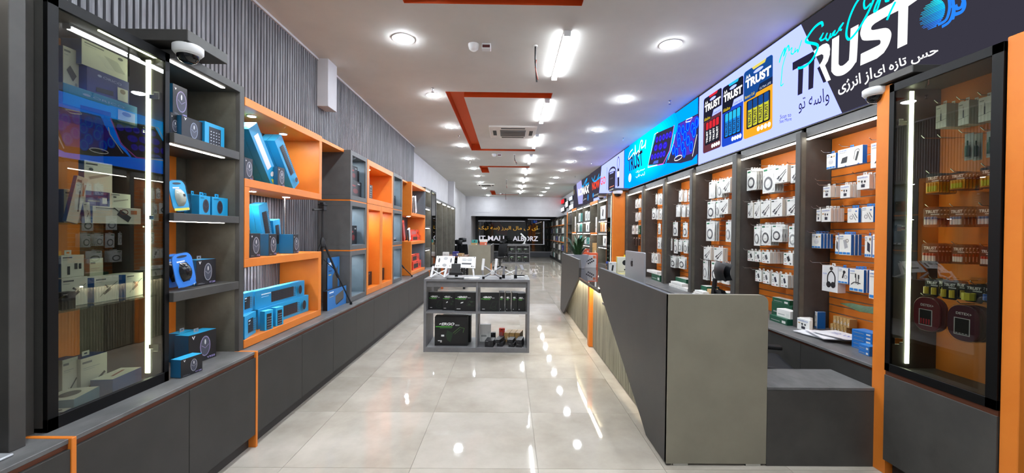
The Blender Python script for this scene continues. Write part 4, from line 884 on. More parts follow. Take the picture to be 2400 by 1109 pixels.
def d_anker(A, w, h, k):
    v = k % 8; bk = c_('2b2c30'); gr = c_('8d9096')
    A.fit('ANKER', (-w * .45, h * .87), (-w * .12, h * .87), (-w * .45, h * .93), c_('3a78c8'), .02); A.rect(-w * .45, h * .8, -w * .1, h * .815, gr); A.rect(-w * .45, h * .77, -w * .18, h * .785, gr)
    if v == 0: A.poly([(-w * .36, h * .2), (-w * .3, h * .5), (-w * .08, h * .55), (-w * .12, h * .22)], bk); A.line([(w * .25, h * .22), (w * .34, h * .7)], w * .07, bk); A.line(smooth_path([(w * .18, h * .3), (w * .22, h * .75), (w * .36, h * .82), (w * .38, h * .7)], 4), w * .015, bk); A.poly([(w * .3, 0), (w * .42, 0), (w * .36, h * .07)], c_('1268b8')); A.poly([(-w * .2, 0), (-w * .1, 0), (-w * .15, h * .06)], c_('1268b8'))
    elif v == 1: A.poly([(-w * .3, h * .18), (w * .2, h * .15), (w * .4, h * .4), (-w * .08, h * .42)], bk); A.ring(w * .12, h * .62, w * .12, h * .08, w * .03, gr); A.line([(w * .3, h * .42), (w * .48, h * .6)], w * .03, bk)
    elif v == 2: A.line([(-w * .02, h * .6), (w * .3, h * .15)], w * .04, bk); A.line([(w * .18, h * .62), (w * .42, h * .3)], w * .05, bk); A.ring(-w * .12, h * .36, w * .13, h * .11, w * .05, gr); A.ell(w * .32, h * .78, w * .08, h * .05, c_('3a78c8'))
    elif v == 3: A.poly([(-w * .14, h * .72), (w * .08, h * .76), (w * .26, h * .38), (0, h * .3)], c_('a9a9ac')); A.ring(w * .2, h * .7, w * .1, h * .07, w * .04, c_('77706a'))
    elif v == 4: A.line([(-w * .05, h * .75), (0, h * .35)], w * .05, bk); A.line([(w * .16, h * .7), (w * .12, h * .32)], w * .05, bk); A.rect(-w * .1, h * .62, -w * .01, h * .8, bk); A.rect(w * .11, h * .58, w * .21, h * .76, bk); A.line(smooth_path([(-w * .36, h * .3), (-w * .1, h * .42), (w * .3, h * .38)], 4), w * .05, bk)
    elif v == 5: A.poly([(-w * .1, h * .74), (w * .3, h * .62), (w * .3, h * .22), (-w * .12, h * .32)], c_('26283a')); A.ell(w * .3, h * .84, w * .12, h * .07, c_('8a6a3a'))
    elif v == 6: A.line([(-w * .05, h * .35), (w * .1, h * .7)], w * .14, bk); A.ell(w * .12, h * .74, w * .14, h * .1, bk); A.ring(w * .28, h * .44, w * .12, h * .1, w * .04, gr)
    else: A.ell(0, h * .45, w * .26, h * .16, c_('c9cacc')); A.ell(w * .02, h * .58, w * .18, h * .1, c_('d6d7d9')); A.ell(w * .06, h * .78, w * .09, h * .06, bk); A.rect(w * .24, h * .76, w * .44, h * .84, c_('e0b060'))
    if v not in (0, 1, 2):
        for i in range(3): A.rect(-w * .46 + i * w * .32, h * .04, -w * .46 + i * w * .32 + w * .27, h * .14, c_('2a80cc'))
def d_buds(A, w, h, k):
    A.fit('soundcore', (-w * .43, h * .79), (w * .36, h * .79), (-w * .43, h * .90), c_('6f84c4'), .02); A.rect(-w * .14, h * .14, w * .16, h * .36, c_('2c2c38')); A.ell(-w * .08, h * .56, w * .07, h * .08, c_('1c1c20')); A.ell(w * .16, h * .54, w * .07, h * .08, c_('1c1c20')); A.line([(-w * .08, h * .52), (-w * .05, h * .40)], w * .05, c_('1c1c20')); A.rect(-w * .4, h * .56, -w * .22, h * .64, c_('b8863a'))
def d_headph(A, w, h, k):
    A.line(smooth_path([(-w * .12, h * .3), (-w * .12, h * .62), (w * .1, h * .8), (w * .32, h * .62), (w * .32, h * .3)], 5), w * .07, c_('1c1c20')); A.ell(-w * .06, h * .28, w * .15, h * .12, c_('202024')); A.ell(w * .22, h * .28, w * .15, h * .12, c_('26262a')); A.ell(w * .1, h * .9, w * .1, h * .07, c_('4a4038')); A.fit('PURE', (-w * .42, h * .66), (-w * .18, h * .66), (-w * .42, h * .71), c_('5a7ad0'))
    for i in range(3): A.rect(-w * .42, h * (.2 + .06 * i), -w * .24, h * (.21 + .06 * i), c_('a0a0a4'))
def d_hub(A, w, h, k):
    v = k % 6; bk = c_('303238'); gr = c_('8a8c90')
    A.rect(-w * .45, h * .87, -w * .05, h * .92, c_('55585e')); A.rect(-w * .45, h * .79, -w * .2, h * .805, gr)
    if v == 0: A.poly([(-w * .2, h * .62), (w * .1, h * .58), (w * .34, h * .2), (w * .0, h * .22)], c_('b9b9b4')); A.poly([(-w * .05, h * .7), (w * .25, h * .66), (w * .44, h * .26), (w * .2, h * .24)], c_('a5a5a0')); A.ell(w * .32, h * .84, w * .06, h * .06, bk)
    elif v == 1: A.line([(w * .0, h * .7), (w * .24, h * .25)], w * .13, bk); A.ring(w * .12, h * .72, w * .08, h * .15, w * .02, c_('6a3a30')); A.rect(w * .26, h * .6, w * .4, h * .85, c_('a86a4a')); A.line([(-w * .1, h * .95), (0, h * .75)], w * .02, bk)
    elif v == 2: A.poly([(-w * .3, h * .42), (-w * .08, h * .56), (w * .34, h * .34), (w * .1, h * .18)], bk); A.ell(w * .3, h * .1, w * .09, h * .06, gr)
    elif v == 3: A.line([(-w * .34, h * .42), (w * .36, h * .62)], h * .09, c_('a09a94')); A.ell(-w * .28, h * .72, w * .08, h * .05, bk)
    elif v == 4: A.line(smooth_path([(-w * .3, h * .2), (-w * .05, h * .42), (w * .42, h * .75)], 4), w * .02, bk); A.line([(-w * .14, h * .3), (w * .16, h * .5)], w * .09, bk); A.line([(-w * .1, h * .64), (w * .04, h * .56)], w * .08, bk)
    else: A.line([(-w * .2, h * .12), (-w * .2, h * .5)], w * .12, bk); A.line([(w * .12, h * .35), (w * .12, h * .62)], w * .13, bk); A.line([(w * .3, h * .35), (w * .3, h * .6)], w * .12, bk)
def d_mic(A, w, h, k): A.rect(-w * .45, h * .86, -w * .1, h * .91, c_('70747a')); A.line([(-w * .1, h * .26), (w * .4, h * .52)], w * .09, c_('2a2a2c')); A.line([(-w * .3, h * .12), (-w * .1, h * .34), (w * .14, h * .26)], w * .05, c_('7a3a34')); A.rect(-w * .42, h * .74, w * .2, h * .755, c_('a0a2a6')); A.rect(-w * .42, h * .70, 0, h * .71, c_('a0a2a6'))
def d_orico(A, w, h, k): A.fit('ORICO', (-w * .14, h * .74), (w * .3, h * .72), (-w * .14, h * .84), c_('9aa6d0')); A.ell(-w * .22, h * .79, w * .05, h * .05, c_('9aa6d0')); A.poly([(-w * .3, h * .3), (w * .1, h * .36), (w * .1, h * .16), (-w * .3, h * .12)], c_('1c2038')); A.rect(w * .2, h * .08, w * .46, h * .62, c_('b8b9b4')); A.ell(w * .33, h * .48, w * .07, h * .1, c_('7a6a5a'))
def d_ergo(A, w, h, k):
    A.fit('ERGO', (-w * .30, h * .70), (w * .08, h * .70), (-w * .27, h * .80), c_('f2f2f2'), .04); A.fit('TECH', (w * .11, h * .69), (w * .24, h * .69), (w * .12, h * .73), c_('dcdcdc'), .02); A.line([(-w * .36, h * .74), (-w * .3, h * .77)], h * .03, c_('f2f2f2')); A.rect(-w * .47, h * .645, w * .04, h * .675, c_('4fa63a')); A.rect(-w * .34, h * .61, w * .02, h * .62, c_('6aa85a'))
    g = c_('2f4a2c')
    if k % 3 == 0: A.line([(w * .0, h * .2), (w * .28, h * .26), (w * .42, h * .56), (w * .14, h * .5)], w * .012, g, True); A.line([(w * .0, h * .2), (w * .18, h * .1), (w * .34, h * .12), (w * .28, h * .26)], w * .012, g); A.rect(-w * .4, h * .1, -w * .26, h * .135, c_('c8c8c8'))
    elif k % 3 == 1: A.line([(w * .05, h * .3), (w * .2, h * .55), (w * .46, h * .5), (w * .42, h * .28)], w * .012, g, True); A.ell(w * .3, h * .5, w * .07, h * .05, c_('2a3a2c'), 12); A.ell(w * .2, h * .36, w * .07, h * .05, c_('2a3a2c'), 12); A.rect(-w * .4, h * .1, -w * .22, h * .135, c_('c8c8c8')); A.poly([(-w * .22, h * .40), (-w * .1, h * .44), (-w * .08, h * .50), (-w * .2, h * .47)], c_('dddddd'))
    else:
        A.poly([(-w * .16, h * .36), (-w * .12, h * .54), (w * .06, h * .44), (-w * .02, h * .12), (-w * .12, h * .2)], c_('1d3320')); A.line([(w * .06, h * .44), (w * .26, h * .64), (w * .4, h * .6), (w * .36, h * .46)], w * .02, c_('4a6a3a')); A.line([(w * .1, h * .40), (w * .28, h * .57)], w * .012, c_('4a6a3a')); A.rect(-w * .3, h * .32, -w * .21, h * .38, c_('e4e4e4')); A.rect(-w * .4, h * .16, -w * .28, h * .19, c_('c8c8c8')); A.rect(-w * .33, h * .12, -w * .28, h * .15, c_('c8c8c8'))
def d_red(A, w, h, k): A.rect(-w * .42, h * .15, w * .12, h * .72, c_('2a1a1c' if k % 2 == 0 else 'c06a6a')); A.ell(w * .30, h * .45, w * .05, h * .22, c_('2a1a1c')); A.rect(-w * .1, h * .86, w * .06, h * .95, c_('2a1a1c')); A.ell(w * .38, h * .8, w * .04, h * .07, c_('5a6ac8'))
def d_game(A, w, h, k): A.ell(-w * .1, h * .35, w * .25, h * .16, c_('6a1c20')); A.rect(w * .1, h * .8, w * .35, h * .87, c_('b0b0b0')); A.rect(-w * .4, h * .62, -w * .1, h * .72, c_('8a2226'))
def d_ctrl(A, w, h, k):
    for i in range(4): A.rect(-w * .4, h * (.2 + .15 * i), w * .2, h * (.225 + .15 * i), c_('a8a8a8'))
    A.rect(-w * .3, h * .85, 0, h * .9, c_('e0e0e0')); A.rect(-w * .2, h * .02, 0, h * .1, c_('d0d0d0'))
def d_strip(A, w, h, k):
    A.poly([(-w * .36, h * .52), (w * .1, h * .8), (w * .4, h * .58), (-w * .1, h * .22)], c_('c9c9cc')); A.rect(w * .26, h * .74, w * .46, h * .94, c_('e07a4a')); A.rect(-w * .4, h * .84, -w * .25, h * .92, c_('8a8a8a'))
    for r, (x, y) in enumerate(((-.24, .50), (-.10, .34))):
        for i in range(4): A.ell(w * (x + .13 * i), h * (y + .07 * i), w * .065, h * .065, c_('2a2a2c'), 12)
def d_mount(A, w, h, k): A.ell(-w * .05, h * .66, w * .15, h * .16, c_('1c1c1e')); A.line([(0, h * .58), (w * .16, h * .38)], w * .1, c_('1c1c1e')); A.line([(-w * .1, h * .24), (w * .2, h * .24)], w * .08, c_('1c1c1e')); A.rect(-w * .42, h * .12, w * .3, h * .14, c_('8a8a6a')); A.rect(w * .2, h * .78, w * .45, h * .84, c_('3a3a3a'))
def d_plain(A, w, h, k): A.rect(-w * .4, h * .3, w * .1, h * .4, c_('9a9a98')); A.rect(w * .22, h * .2, w * .42, h * .6, c_('d8d8d4'))
def d_case(A, w, h, k): A.line([(-w * .05, h * .25), (w * .05, h * .75)], w * .22, c_('2c2c30')); A.rect(-w * .4, h * .84, -w * .1, h * .9, c_('8a8c90'))
def d_pen(A, w, h, k): A.rect(-w * .05, h * .3, w * .05, h * .62, c_('3a3c42')); A.rect(-w * .03, h * .62, w * .03, h * .78, c_('9a9c9a')); A.rect(-w * .4, h * .84, -w * .05, h * .88, c_('8a8c86')); A.line([(-w * .5, h * .27), (0, h * .30), (w * .5, h * .36)], h * .012, c_('5a5c58'))
def d_tablet(A, w, h, k): A.poly([(-w * .1, h * .2), (-w * .1, h * .62), (w * .34, h * .82), (w * .34, h * .34)], c_('55524c')); A.line([(-w * .06, h * .16), (w * .3, h * .34)], w * .03, c_('2a2a2a')); A.fit('nova', (-w * .42, h * .84), (-w * .24, h * .86), (-w * .42, h * .90), c_('e8f2fa')) if False else A.rect(-w * .42, h * .84, -w * .2, h * .90, c_('e8f2fa')); A.rect(-w * .42, h * .72, -w * .16, h * .74, c_('123a6a')); A.rect(-w * .42, h * .64, -w * .2, h * .66, c_('d8c070'))
# design: front, side, top colour, artwork
DS = dict(mouseblk=('1b1b1f', '1d5f86', '28a6dc', d_mouseblk), mousecy=('1fa2d8', '1480b4', '35b6e8', d_mousecy), num=('22a4d8', '1584b8', '3cb8e6', d_num), kbd=('1d9bd2', '1580b6', '34b4e8', d_kbd), kbdv=('1f98cc', '1f9fd8', '40bcee', d_kbdv),
          pouch=('e6e7e3', 'd2d3cf', 'e2e3de', d_pouch), cable=('e2e2de', 'd8d4c8', 'e8e8e4', d_cable), charger=('e4e4e0', 'd0cec6', 'd8d8d2', d_charger), anker=('ecece6', '1268b8', '1c74c4', d_anker), buds=('e8e8e4', 'd8d4c8', 'ececea', d_buds), headph=('e2e2e2', 'd8d8d6', 'e6e6e4', d_headph),
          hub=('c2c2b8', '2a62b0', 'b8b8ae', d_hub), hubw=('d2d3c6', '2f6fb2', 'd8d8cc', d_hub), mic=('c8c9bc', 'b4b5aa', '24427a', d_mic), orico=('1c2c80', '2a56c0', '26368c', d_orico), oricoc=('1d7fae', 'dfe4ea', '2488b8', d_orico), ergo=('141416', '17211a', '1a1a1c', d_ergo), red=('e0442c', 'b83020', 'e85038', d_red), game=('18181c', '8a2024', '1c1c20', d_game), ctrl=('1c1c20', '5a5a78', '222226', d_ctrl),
          strip=('d2d2d0', 'd8623a', 'dc6a40', d_strip), stripo=('d8623a', 'd8623a', 'e27448', d_plain), mount=('e8e8d8', 'e8d840', 'e8d840', d_mount), plain=('e4e2de', 'd6d4d0', 'ecebe8', d_plain), green=('0f5038', '0f5038', 'e0dfda', d_plain), greenf=('0e4a34', '0e4a34', '125a40', d_plain), kraft=('b8935c', 'a8834e', 'c8a46c', d_plain), pen=('d8dacb', 'c4c6b8', 'd0d2c4', d_pen), tablet=('2f78bc', '1a1a1c', '1c1c1e', d_tablet), dark=('1a1a1d', '151517', '202024', d_case), case=('e2e2e0', '3a3c44', 'e6e6e4', d_case), teal=('2a8c86', 'd8dcd8', '48a8a0', d_case), orangebx=('e8a060', 'e8e4dc', 'e8e4dc', d_case), bluebx=('1b6fc0', '1a66b2', '2a80cc', d_plain), violet=('2c2c78', '2a2a66', '3c3c90', d_plain))
DCACHE = {}
def pieces(des, k, w, d, h):
    key = (des, k, w, d, h)
    if key not in DCACHE:
        f, s, t, art = DS[des]
        if des == 'pouch':
            m = M(); n = 5; F, B = [], []
            for j in range(n + 1):
                v = j / n; r1, r2 = [], []
                for i in range(n + 1):
                    u = i / n - .5; b = max(0, 1 - (2 * u) ** 2) * (1 if v < .8 else .15) * max(0.12, math.sin(math.pi * min(1, v / .85))) * d * .5
                    r1.append((u * w, d * .5 - b, v * h)); r2.append((u * w, d * .5 + b, v * h))
                F.append(r1); B.append(r2[::-1])
            m.sheet(F, c_(f)); m.sheet(B, c_(s)); body = m.mesh('bag', smooth=True)
            fn = lambda u, v, L: (u, d * .5 - max(0, 1 - (2 * u / w) ** 2) * (1 if v / h < .8 else .15) * max(.12, math.sin(math.pi * min(1, v / h / .85))) * d * .5 - .0012 - L, v)
        else:
            body = M().box(-w / 2, w / 2, 0, d, 0, h, [c_(f), c_(f), c_(s), c_(s), c_(t), c_(s)]).mesh('carton', bevel=.0012)
            fn = lambda u, v, L: (u, -.0006 - L, v)
        A = Art(fn)
        if art: art(A, w, h, k)
        DCACHE[key] = (body, A.m.mesh('front_print'))
    return DCACHE[key]
TABS = {}
def carton(label, cat, des, k, w, d, h, loc, rz, group=None, lean=0.0, roll=0.0, tab=None, name='carton', pic=True):
    """a pack whose printed front looks along local -y; loc is the middle of its front lower edge"""
    rd = lambda v: max(.005, round(v / .005) * .005)
    w, h = rd(w), rd(h); d = max(.004, round(d / .002) * .002)
    body, art = pieces(des, k, w, d, h)
    o = bpy.data.objects.new(name, body); COL.objects.link(o)
    o.matrix_world = Matrix.Translation(loc) @ Matrix.Rotation(rz, 4, 'Z') @ Matrix.Rotation(roll, 4, 'Y') @ Matrix.Rotation(lean, 4, 'X')
    ROOT[o.name] = Vector((0, 0, 0)); _tag(o, label, cat, group)
    if pic: p = bpy.data.objects.new('front_print', art); COL.objects.link(p); p.parent = o
    if tab:
        kk = (tab, round(w, 2))
        if kk not in TABS:
            tw = min(w * .3, .035); m = M(); th_ = .0012
            m.box(-tw / 2, tw / 2, -th_ / 2, th_ / 2, 0, .008, c_(tab)); m.box(-tw / 2, -tw * .22, -th_ / 2, th_ / 2, .008, .016, c_(tab)); m.box(tw * .22, tw / 2, -th_ / 2, th_ / 2, .008, .016, c_(tab)); m.box(-tw / 2, tw / 2, -th_ / 2, th_ / 2, .016, .024, c_(tab)); TABS[kk] = m.mesh('hang_tab')
        p = bpy.data.objects.new('hang_tab', TABS[kk]); COL.objects.link(p); p.parent = o; p.location = (0, d * .5, h - .001)
    return o
def L(px0, px1, pt, pb, X, des, label, cat='box', k=0, d=.05, yaw=0, z=None, group=None, roll=0, lean=0, tab=None, w=None, h=None, name='carton', yr=None, pic=True):
    pm = (px0 + px1) / 2; y0, y1 = at(px0, pb, X=X).y, at(px1, pb, X=X).y
    if yr: y0, y1 = max(y0, yr[0]), min(y1, yr[1])
    lo, hi = at(pm, pb, X=X).z, at(pm, pt, X=X).z
    hh = h or hi - lo; z0 = lo if z is None else z; hh = hh if (z is None or h) else hi - z
    return carton(label, cat, des, k, w or abs(y1 - y0), d, hh, (X, (y0 + y1) / 2, z0), math.pi / 2 + math.radians(yaw), group, lean, roll, tab, name)
def R(px0, px1, pt, pb, X, des, label, cat='box', k=0, d=.05, yaw=0, z=None, group=None, tab=None, w=None, h=None, name='carton', dx=0.0, lean=0.0, yr=None):
    pm = (px0 + px1) / 2; y0, y1 = at(px0, pb, X=X).y, at(px1, pb, X=X).y
    if yr: y0, y1 = min(max(y0, yr[0]), yr[1]), min(max(y1, yr[0]), yr[1])
    lo, hi = at(pm, pb, X=X).z, at(pm, pt, X=X).z
    hh = h or hi - lo; z0 = lo if z is None else z; hh = hh if (z is None or h) else hi - z
    return carton(label, cat, des, k, w or abs(y1 - y0), d, hh, (X + dx, (y0 + y1) / 2, z0), -math.pi / 2 + math.radians(yaw), group, lean, 0, tab, name)
# ---------------------------------------------------------------- hanging goods of the six peg bays
HOOK = {}
def hook(panel, x0, x1, y, z):
    Lh = round((x1 - x0) / .02) * .02
    if Lh not in HOOK: HOOK[Lh] = M().tube([(0, 0, 0), (-Lh * .5, 0, -.0006), (-Lh + .02, 0, 0), (-Lh, 0, .016)], .0024, STEEL, 5).mesh('hook')
    put(HOOK[Lh], 'hook', panel, (x1, y, z))
nth = ['first', 'second', 'third', 'fourth', 'fifth', 'sixth', 'seventh', 'eighth']
LOOK = dict(pouch=('plastic cable pouch', 'pouch'), cable=('white cable box', 'box'), charger=('small white charger box', 'box'), anker=('white and blue gadget box', 'box'), buds=('white earbud box', 'box'), headph=('large white headphone box', 'box'), dark=('black hanging pack', 'pack'), green=('green and white hanging box', 'box'))
rows_n = ['top', 'second', 'third', 'fourth', 'lowest']
HUNG = []
def hang(bay, row, items, XF=2.86):
    """items: (px0, px1, py top, py bottom, design, variant, how many deep, thickness)"""
    panel = HOOKROWS[bay]
    for s, (x0, x1, pt, pb, des, k, n, d) in enumerate(items):
        look, cat = LOOK[des]
        lo, hi = at((x0 + x1) / 2, pb, X=XF).z, at((x0 + x1) / 2, pt, X=XF).z; hi = lo + max(.005, round((hi - lo) / .005) * .005); cl_ = lambda v: min(max(v, BAYS[bay][0] + .012), BAYS[bay][1] - .012); yc = (cl_(at(x0, pb, X=XF).y) + cl_(at(x1, pb, X=XF).y)) / 2
        ya, yb = at(x0, pb, X=XF).y, at(x1, pb, X=XF).y; HUNG.append((min(ya, yb) - .012, max(ya, yb) + .012, lo - .015, hi + .035))
        step = d * 1.12 + (.008 if des == 'pouch' else .003); n = max(1, min(n, int((RB - .015 - XF) / step)))
        for i in range(n):
            where = 'alone' if n == 1 else 'front' if i == 0 else nth[i] + ' back'
            jig = 0 if i == 0 else random.uniform(-2, 2)
            R(x0, x1, pt, pb, XF, des, '%s, %s in %s stack from left, %s row, %s bay' % (look, where, nth[s], rows_n[row], BN[bay]), cat, k if i == 0 else k % 4, d, jig, None, 'hanging goods in the %s peg bay' % BN[bay], dx=i * step, yr=(BAYS[bay][0] + .012, BAYS[bay][1] - .012),
              tab={'anker': '2a80cc'}.get(des, 'e0e0dc'), name='pouch' if des == 'pouch' else 'carton', lean=0)
        hook(panel, XF - .075 - .02 * random.random(), RB, yc, hi + .0107)
    a, b = BAYS[bay]
PO, CA, CH, AN, BU = 'pouch', 'cable', 'charger', 'anker', 'buds'
hang(0, 0, [(1937, 1958, 361, 396, AN, 7, 1, .035), (1963, 2021, 346, 388, AN, 0, 1, .04), (2040, 2088, 332, 391, AN, 1, 2, .04)])
hang(0, 1, [(1929, 1946, 437, 463, BU, 1, 2, .04), (1969, 1992, 434, 464, BU, 0, 3, .026), (2008, 2037, 411, 444, BU, 0, 3, .034)])
hang(0, 2, [(1913, 1923, 491, 519, BU, 2, 1, .03), (1925, 1947, 489, 520, BU, 0, 4, .026), (1986, 2011, 488, 522, AN, 2, 2, .022), (2020, 2046, 485, 521, AN, 2, 3, .022), (2059, 2086, 484, 524, AN, 3, 2, .03)])
hang(0, 3, [(1901, 1924, 548, 582, AN, 7, 4, .024), (1957, 1965, 551, 596, AN, 5, 1, .024), (1966, 1994, 550, 598, AN, 3, 3, .026), (2026, 2042, 553, 603, AN, 5, 1, .03), (2044, 2082, 550, 606, AN, 6, 2, .03)])
hang(0, 4, [(1926, 1963, 623, 684, 'headph', 0, 1, .07), (1964.5, 1987, 628, 665, AN, 6, 1, .03), (1990, 2024, 631, 684, AN, 4, 3, .022), (2036, 2078, 637, 703, AN, 5, 2, .03)])
hang(1, 0, [(1747, 1771, 398, 446, PO, 0, 4, .02), (1785, 1814, 392, 452, PO, 3, 4, .02), (1816, 1845, 390, 429, CA, 0, 2, .035), (1853, 1875, 386, 428, CA, 1, 1, .035)])
hang(1, 1, [(1752, 1764, 475, 511, CA, 0, 1, .03), (1767, 1781, 473, 512, CA, 1, 2, .03), (1782.5, 1805, 471, 510, CA, 1, 2, .03), (1806.5, 1833, 468, 508, CA, 1, 2, .034), (1844, 1870, 465, 505, CA, 0, 2, .034)])
hang(1, 2, [(1765, 1780, 530, 576, PO, 3, 3, .02), (1782, 1804, 527, 575, PO, 0, 4, .02), (1807, 1831, 526, 567, PO, 0, 3, .02), (1846, 1868, 530, 580, PO, 1, 2, .02)])
hang(1, 3, [(1752, 1767, 588, 612, CH, 0, 2, .034), (1768.5, 1784, 590, 614, CH, 1, 2, .034), (1786, 1804, 591, 617, CH, 1, 4, .034), (1836, 1858, 593, 622, CH, 0, 2, .034)])
hang(1, 4, [(1770, 1784, 634, 660, CH, 0, 2, .036), (1788, 1803, 637, 665, CH, 1, 2, .036), (1808, 1825, 641, 671, CH, 2, 2, .036), (1830, 1846, 644, 674, CH, 2, 2, .036)])
hang(2, 0, [(1660, 1674, 426, 465, PO, 2, 3, .02), (1679, 1691, 423, 463, PO, 1, 4, .02), (1693, 1711, 419, 452, CA, 0, 2, .034)])
hang(2, 1, [(1656, 1674, 472, 512, PO, 0, 3, .02), (1675.5, 1685, 471, 510, PO, 3, 3, .02), (1687, 1706, 469, 502, CA, 1, 2, .034)])
hang(2, 2, [(1653, 1673, 519, 565, PO, 3, 3, .022), (1699, 1712, 519, 567, PO, 1, 2, .02)])
hang(2, 3, [(1649, 1665, 580, 609, CA, 1, 3, .03), (1673, 1694, 581, 612, CA, 0, 2, .03)])
hang(2, 4, [(1646, 1657, 611, 656, PO, 1, 2, .02), (1665, 1684, 614, 661, PO, 0, 3, .02), (1690, 1707, 618, 666, PO, 3, 3, .02)])
hang(3, 0, [(1591, 1599, 447, 473, CA, 0, 1, .03), (1602, 1609, 447, 473, PO, 2, 1, .02), (1611, 1617, 446, 472, PO, 0, 1, .02)])
hang(3, 1, [(1583, 1593, 481, 508, PO, 2, 3, .02), (1597, 1605, 482, 509, PO, 2, 4, .02), (1609, 1616, 482, 508, PO, 1, 2, .02)])
hang(3, 2, [(1576, 1587, 521, 553, PO, 3, 1, .02), (1599, 1610, 523, 556, PO, 0, 1, .02)])
hang(3, 3, [(1567, 1574.5, 560, 587, PO, 3, 1, .02), (1578, 1587, 561, 594, PO, 3, 1, .02), (1588.5, 1597, 563, 590, PO, 1, 3, .02), (1601, 1610, 563, 594, PO, 3, 4, .02)])
hang(3, 4, [(1568.5, 1582, 601, 627, PO, 0, 4, .02), (1589.5, 1604, 602, 630, PO, 0, 2, .02)])
hang(4, 0, [(1535, 1539.5, 457, 479, PO, 1, 1, .02), (1540.5, 1545, 456, 480, PO, 2, 2, .02), (1546, 1551, 456, 480, PO, 0, 1, .02)])
hang(4, 1, [(1527, 1536, 489, 514, PO, 0, 1, .02), (1538, 1543, 491, 515, CA, 0, 2, .03), (1544.5, 1550, 491, 515, PO, 0, 2, .02)])
hang(4, 2, [(1541, 1547, 525, 549, PO, 3, 1, .02)])
hang(4, 3, [(1539.5, 1548, 558, 583, PO, 1, 2, .02)])
hang(4, 4, [(1527, 1533, 594, 616, CA, 1, 1, .03), (1534.5, 1541, 595, 617, CH, 0, 2, .03)])
hang(5, 0, [(1489, 1494.5, 468, 488, CA, 0, 1, .03), (1496, 1501, 467, 487, CA, 0, 1, .03)])
hang(5, 1, [(1489, 1494, 499, 519, CA, 1, 1, .03), (1496, 1500, 499, 516, CA, 0, 1, .03)])
hang(5, 2, [(1481, 1486.5, 529, 549, CH, 0, 1, .03), (1490, 1495, 529, 549, CH, 0, 1, .03), (1496, 1500, 529, 549, 'green', 0, 1, .03)])
hang(5, 3, [(1483, 1487, 559, 574, 'dark', 0, 1, .02), (1489, 1493, 559, 576, 'dark', 0, 1, .02), (1495, 1499, 560, 576, 'dark', 0, 1, .02)])
for bay, rws in ((0, ((1930, 349), (1975, 343), (2010, 345), (1907, 418), (1943, 420), (1902, 478), (1962, 476), (1905, 539), (1950, 538), (1896, 610))), (1, ((1757, 398), (1808, 385), (1745, 466), (1770, 462), (1745, 523), (1768, 521), (1742, 580), (1739, 624))), (2, ((1652, 418), (1650, 470), (1651, 516), (1638, 573), (1660, 573), (1638, 606)))):
    for px, py in rws:
        p = at(px, py, X=2.76); yv = min(max(p.y, BAYS[bay][0] + .03), BAYS[bay][1] - .03); 
        if not any(a < yv < b and c < p.z - .02 < e_ + .01 for a, b, c, e_ in HUNG): hook(HOOKROWS[bay], 2.77, RB, yv, p.z - .02)
# ---------------------------------------------------------------- goods on the worktop below the peg bays
XW = 2.80
def wt(px0, px1, pt, pb, des, label, k=0, d=.06, X=XW, z=RT, yaw=0, h=None):
    yc = at((px0 + px1) / 2, pb, X=X).y; yr = min(BAYS, key=lambda b: max(b[0] - yc, yc - b[1])); return R(px0, px1, pt, pb, X, des, label, 'box', k, d, yaw, z, 'boxes on the worktop below the peg bays', h=h, yr=(yr[0] + .012, yr[1] - .012))
for i in range(4): wt(1868 , 1897, 748, 775, BU, 'white earbud box with blue top, %s of four deep by the first divider' % nth[i], 0, .03, 2.72 + i * .034, h=.105)
wt(1897, 1915, 735, 772, AN, 'taller white and blue box standing behind the earbud boxes', 4, .08, 2.90, h=.16)
for r in range(2):
    for i in range(5): carton('small tan and blue box, %s from left in %s row against orange back' % (nth[i], ['lower', 'upper'][r]), 'box', 'kraft', 0, .032, .07, .075, (2.95, 3.62 - .036 * i - (.03 if r else 0), RT + r * .077), -math.pi / 2, 'small tan and blue boxes by the orange back')
for i in range(5): carton('flat blue box beside the nearest orange pillar, number %s up the pile' % nth[i], 'box', 'bluebx', 3, .16, .11, .028, (2.72, 3.05, RT + .0285 * i), -math.pi / 2 + .1, 'piled flat blue boxes beside the orange pillar')
for i in range(2): carton('blue box leaning in front of the flat blue pile, %s up' % nth[i], 'box', 'bluebx', 7, .10, .07, .035, (2.63, 2.93, RT + .0355 * i), -math.pi / 2 - .1, 'blue boxes in front of the pile')
wt(1803, 1853, 744, 765, 'greenf', 'wide flat dark green box at the counter end, lowest of its pile', d=.16, X=2.70, h=.06)
wt(1820, 1854, 726, 749, 'plain', 'long white box lying on the wide flat green box', d=.09, X=2.73, z=RT + .061, h=.075)
wt(1808, 1856, 715, 735, 'greenf', 'dark green box standing behind the long white box', d=.09, X=2.90, h=.15)
wt(1810, 1850, 700, 714, 'green', 'small white and green box lying on top of the dark green box', d=.08, X=2.90, z=RT + .151, h=.05)
for i in range(2): carton('small white box at the far end of green pile, %s up' % nth[i], 'box', 'plain', 0, .10, .08, .05, (2.72, 4.40, RT + .051 * i), -math.pi / 2, 'small white boxes beside the green pile')
wt(1642, 1656, 666, 692, 'green', 'green ended white box in the third bay, leftmost', d=.18, X=2.80, h=.14); wt(1657, 1681, 669, 692, 'kraft', 'brown cardboard box on the worktop in the third bay', d=.14, X=2.78, h=.12); wt(1684, 1706, 672, 694, 'green', 'green ended white box in the third bay, rightmost', d=.18, X=2.80, h=.13)
for i in range(3): wt(1622 + 3 * i, 1648, 690, 694, 'plain', 'thin white box pile in front of third bay, %s up' % nth[i], d=.12, X=2.68 + .01 * i, z=RT + .026 * i, h=.025)
wt(1583, 1608, 650, 668, 'green', 'white box with green end on the fourth bay worktop', d=.16, X=2.86, h=.15)
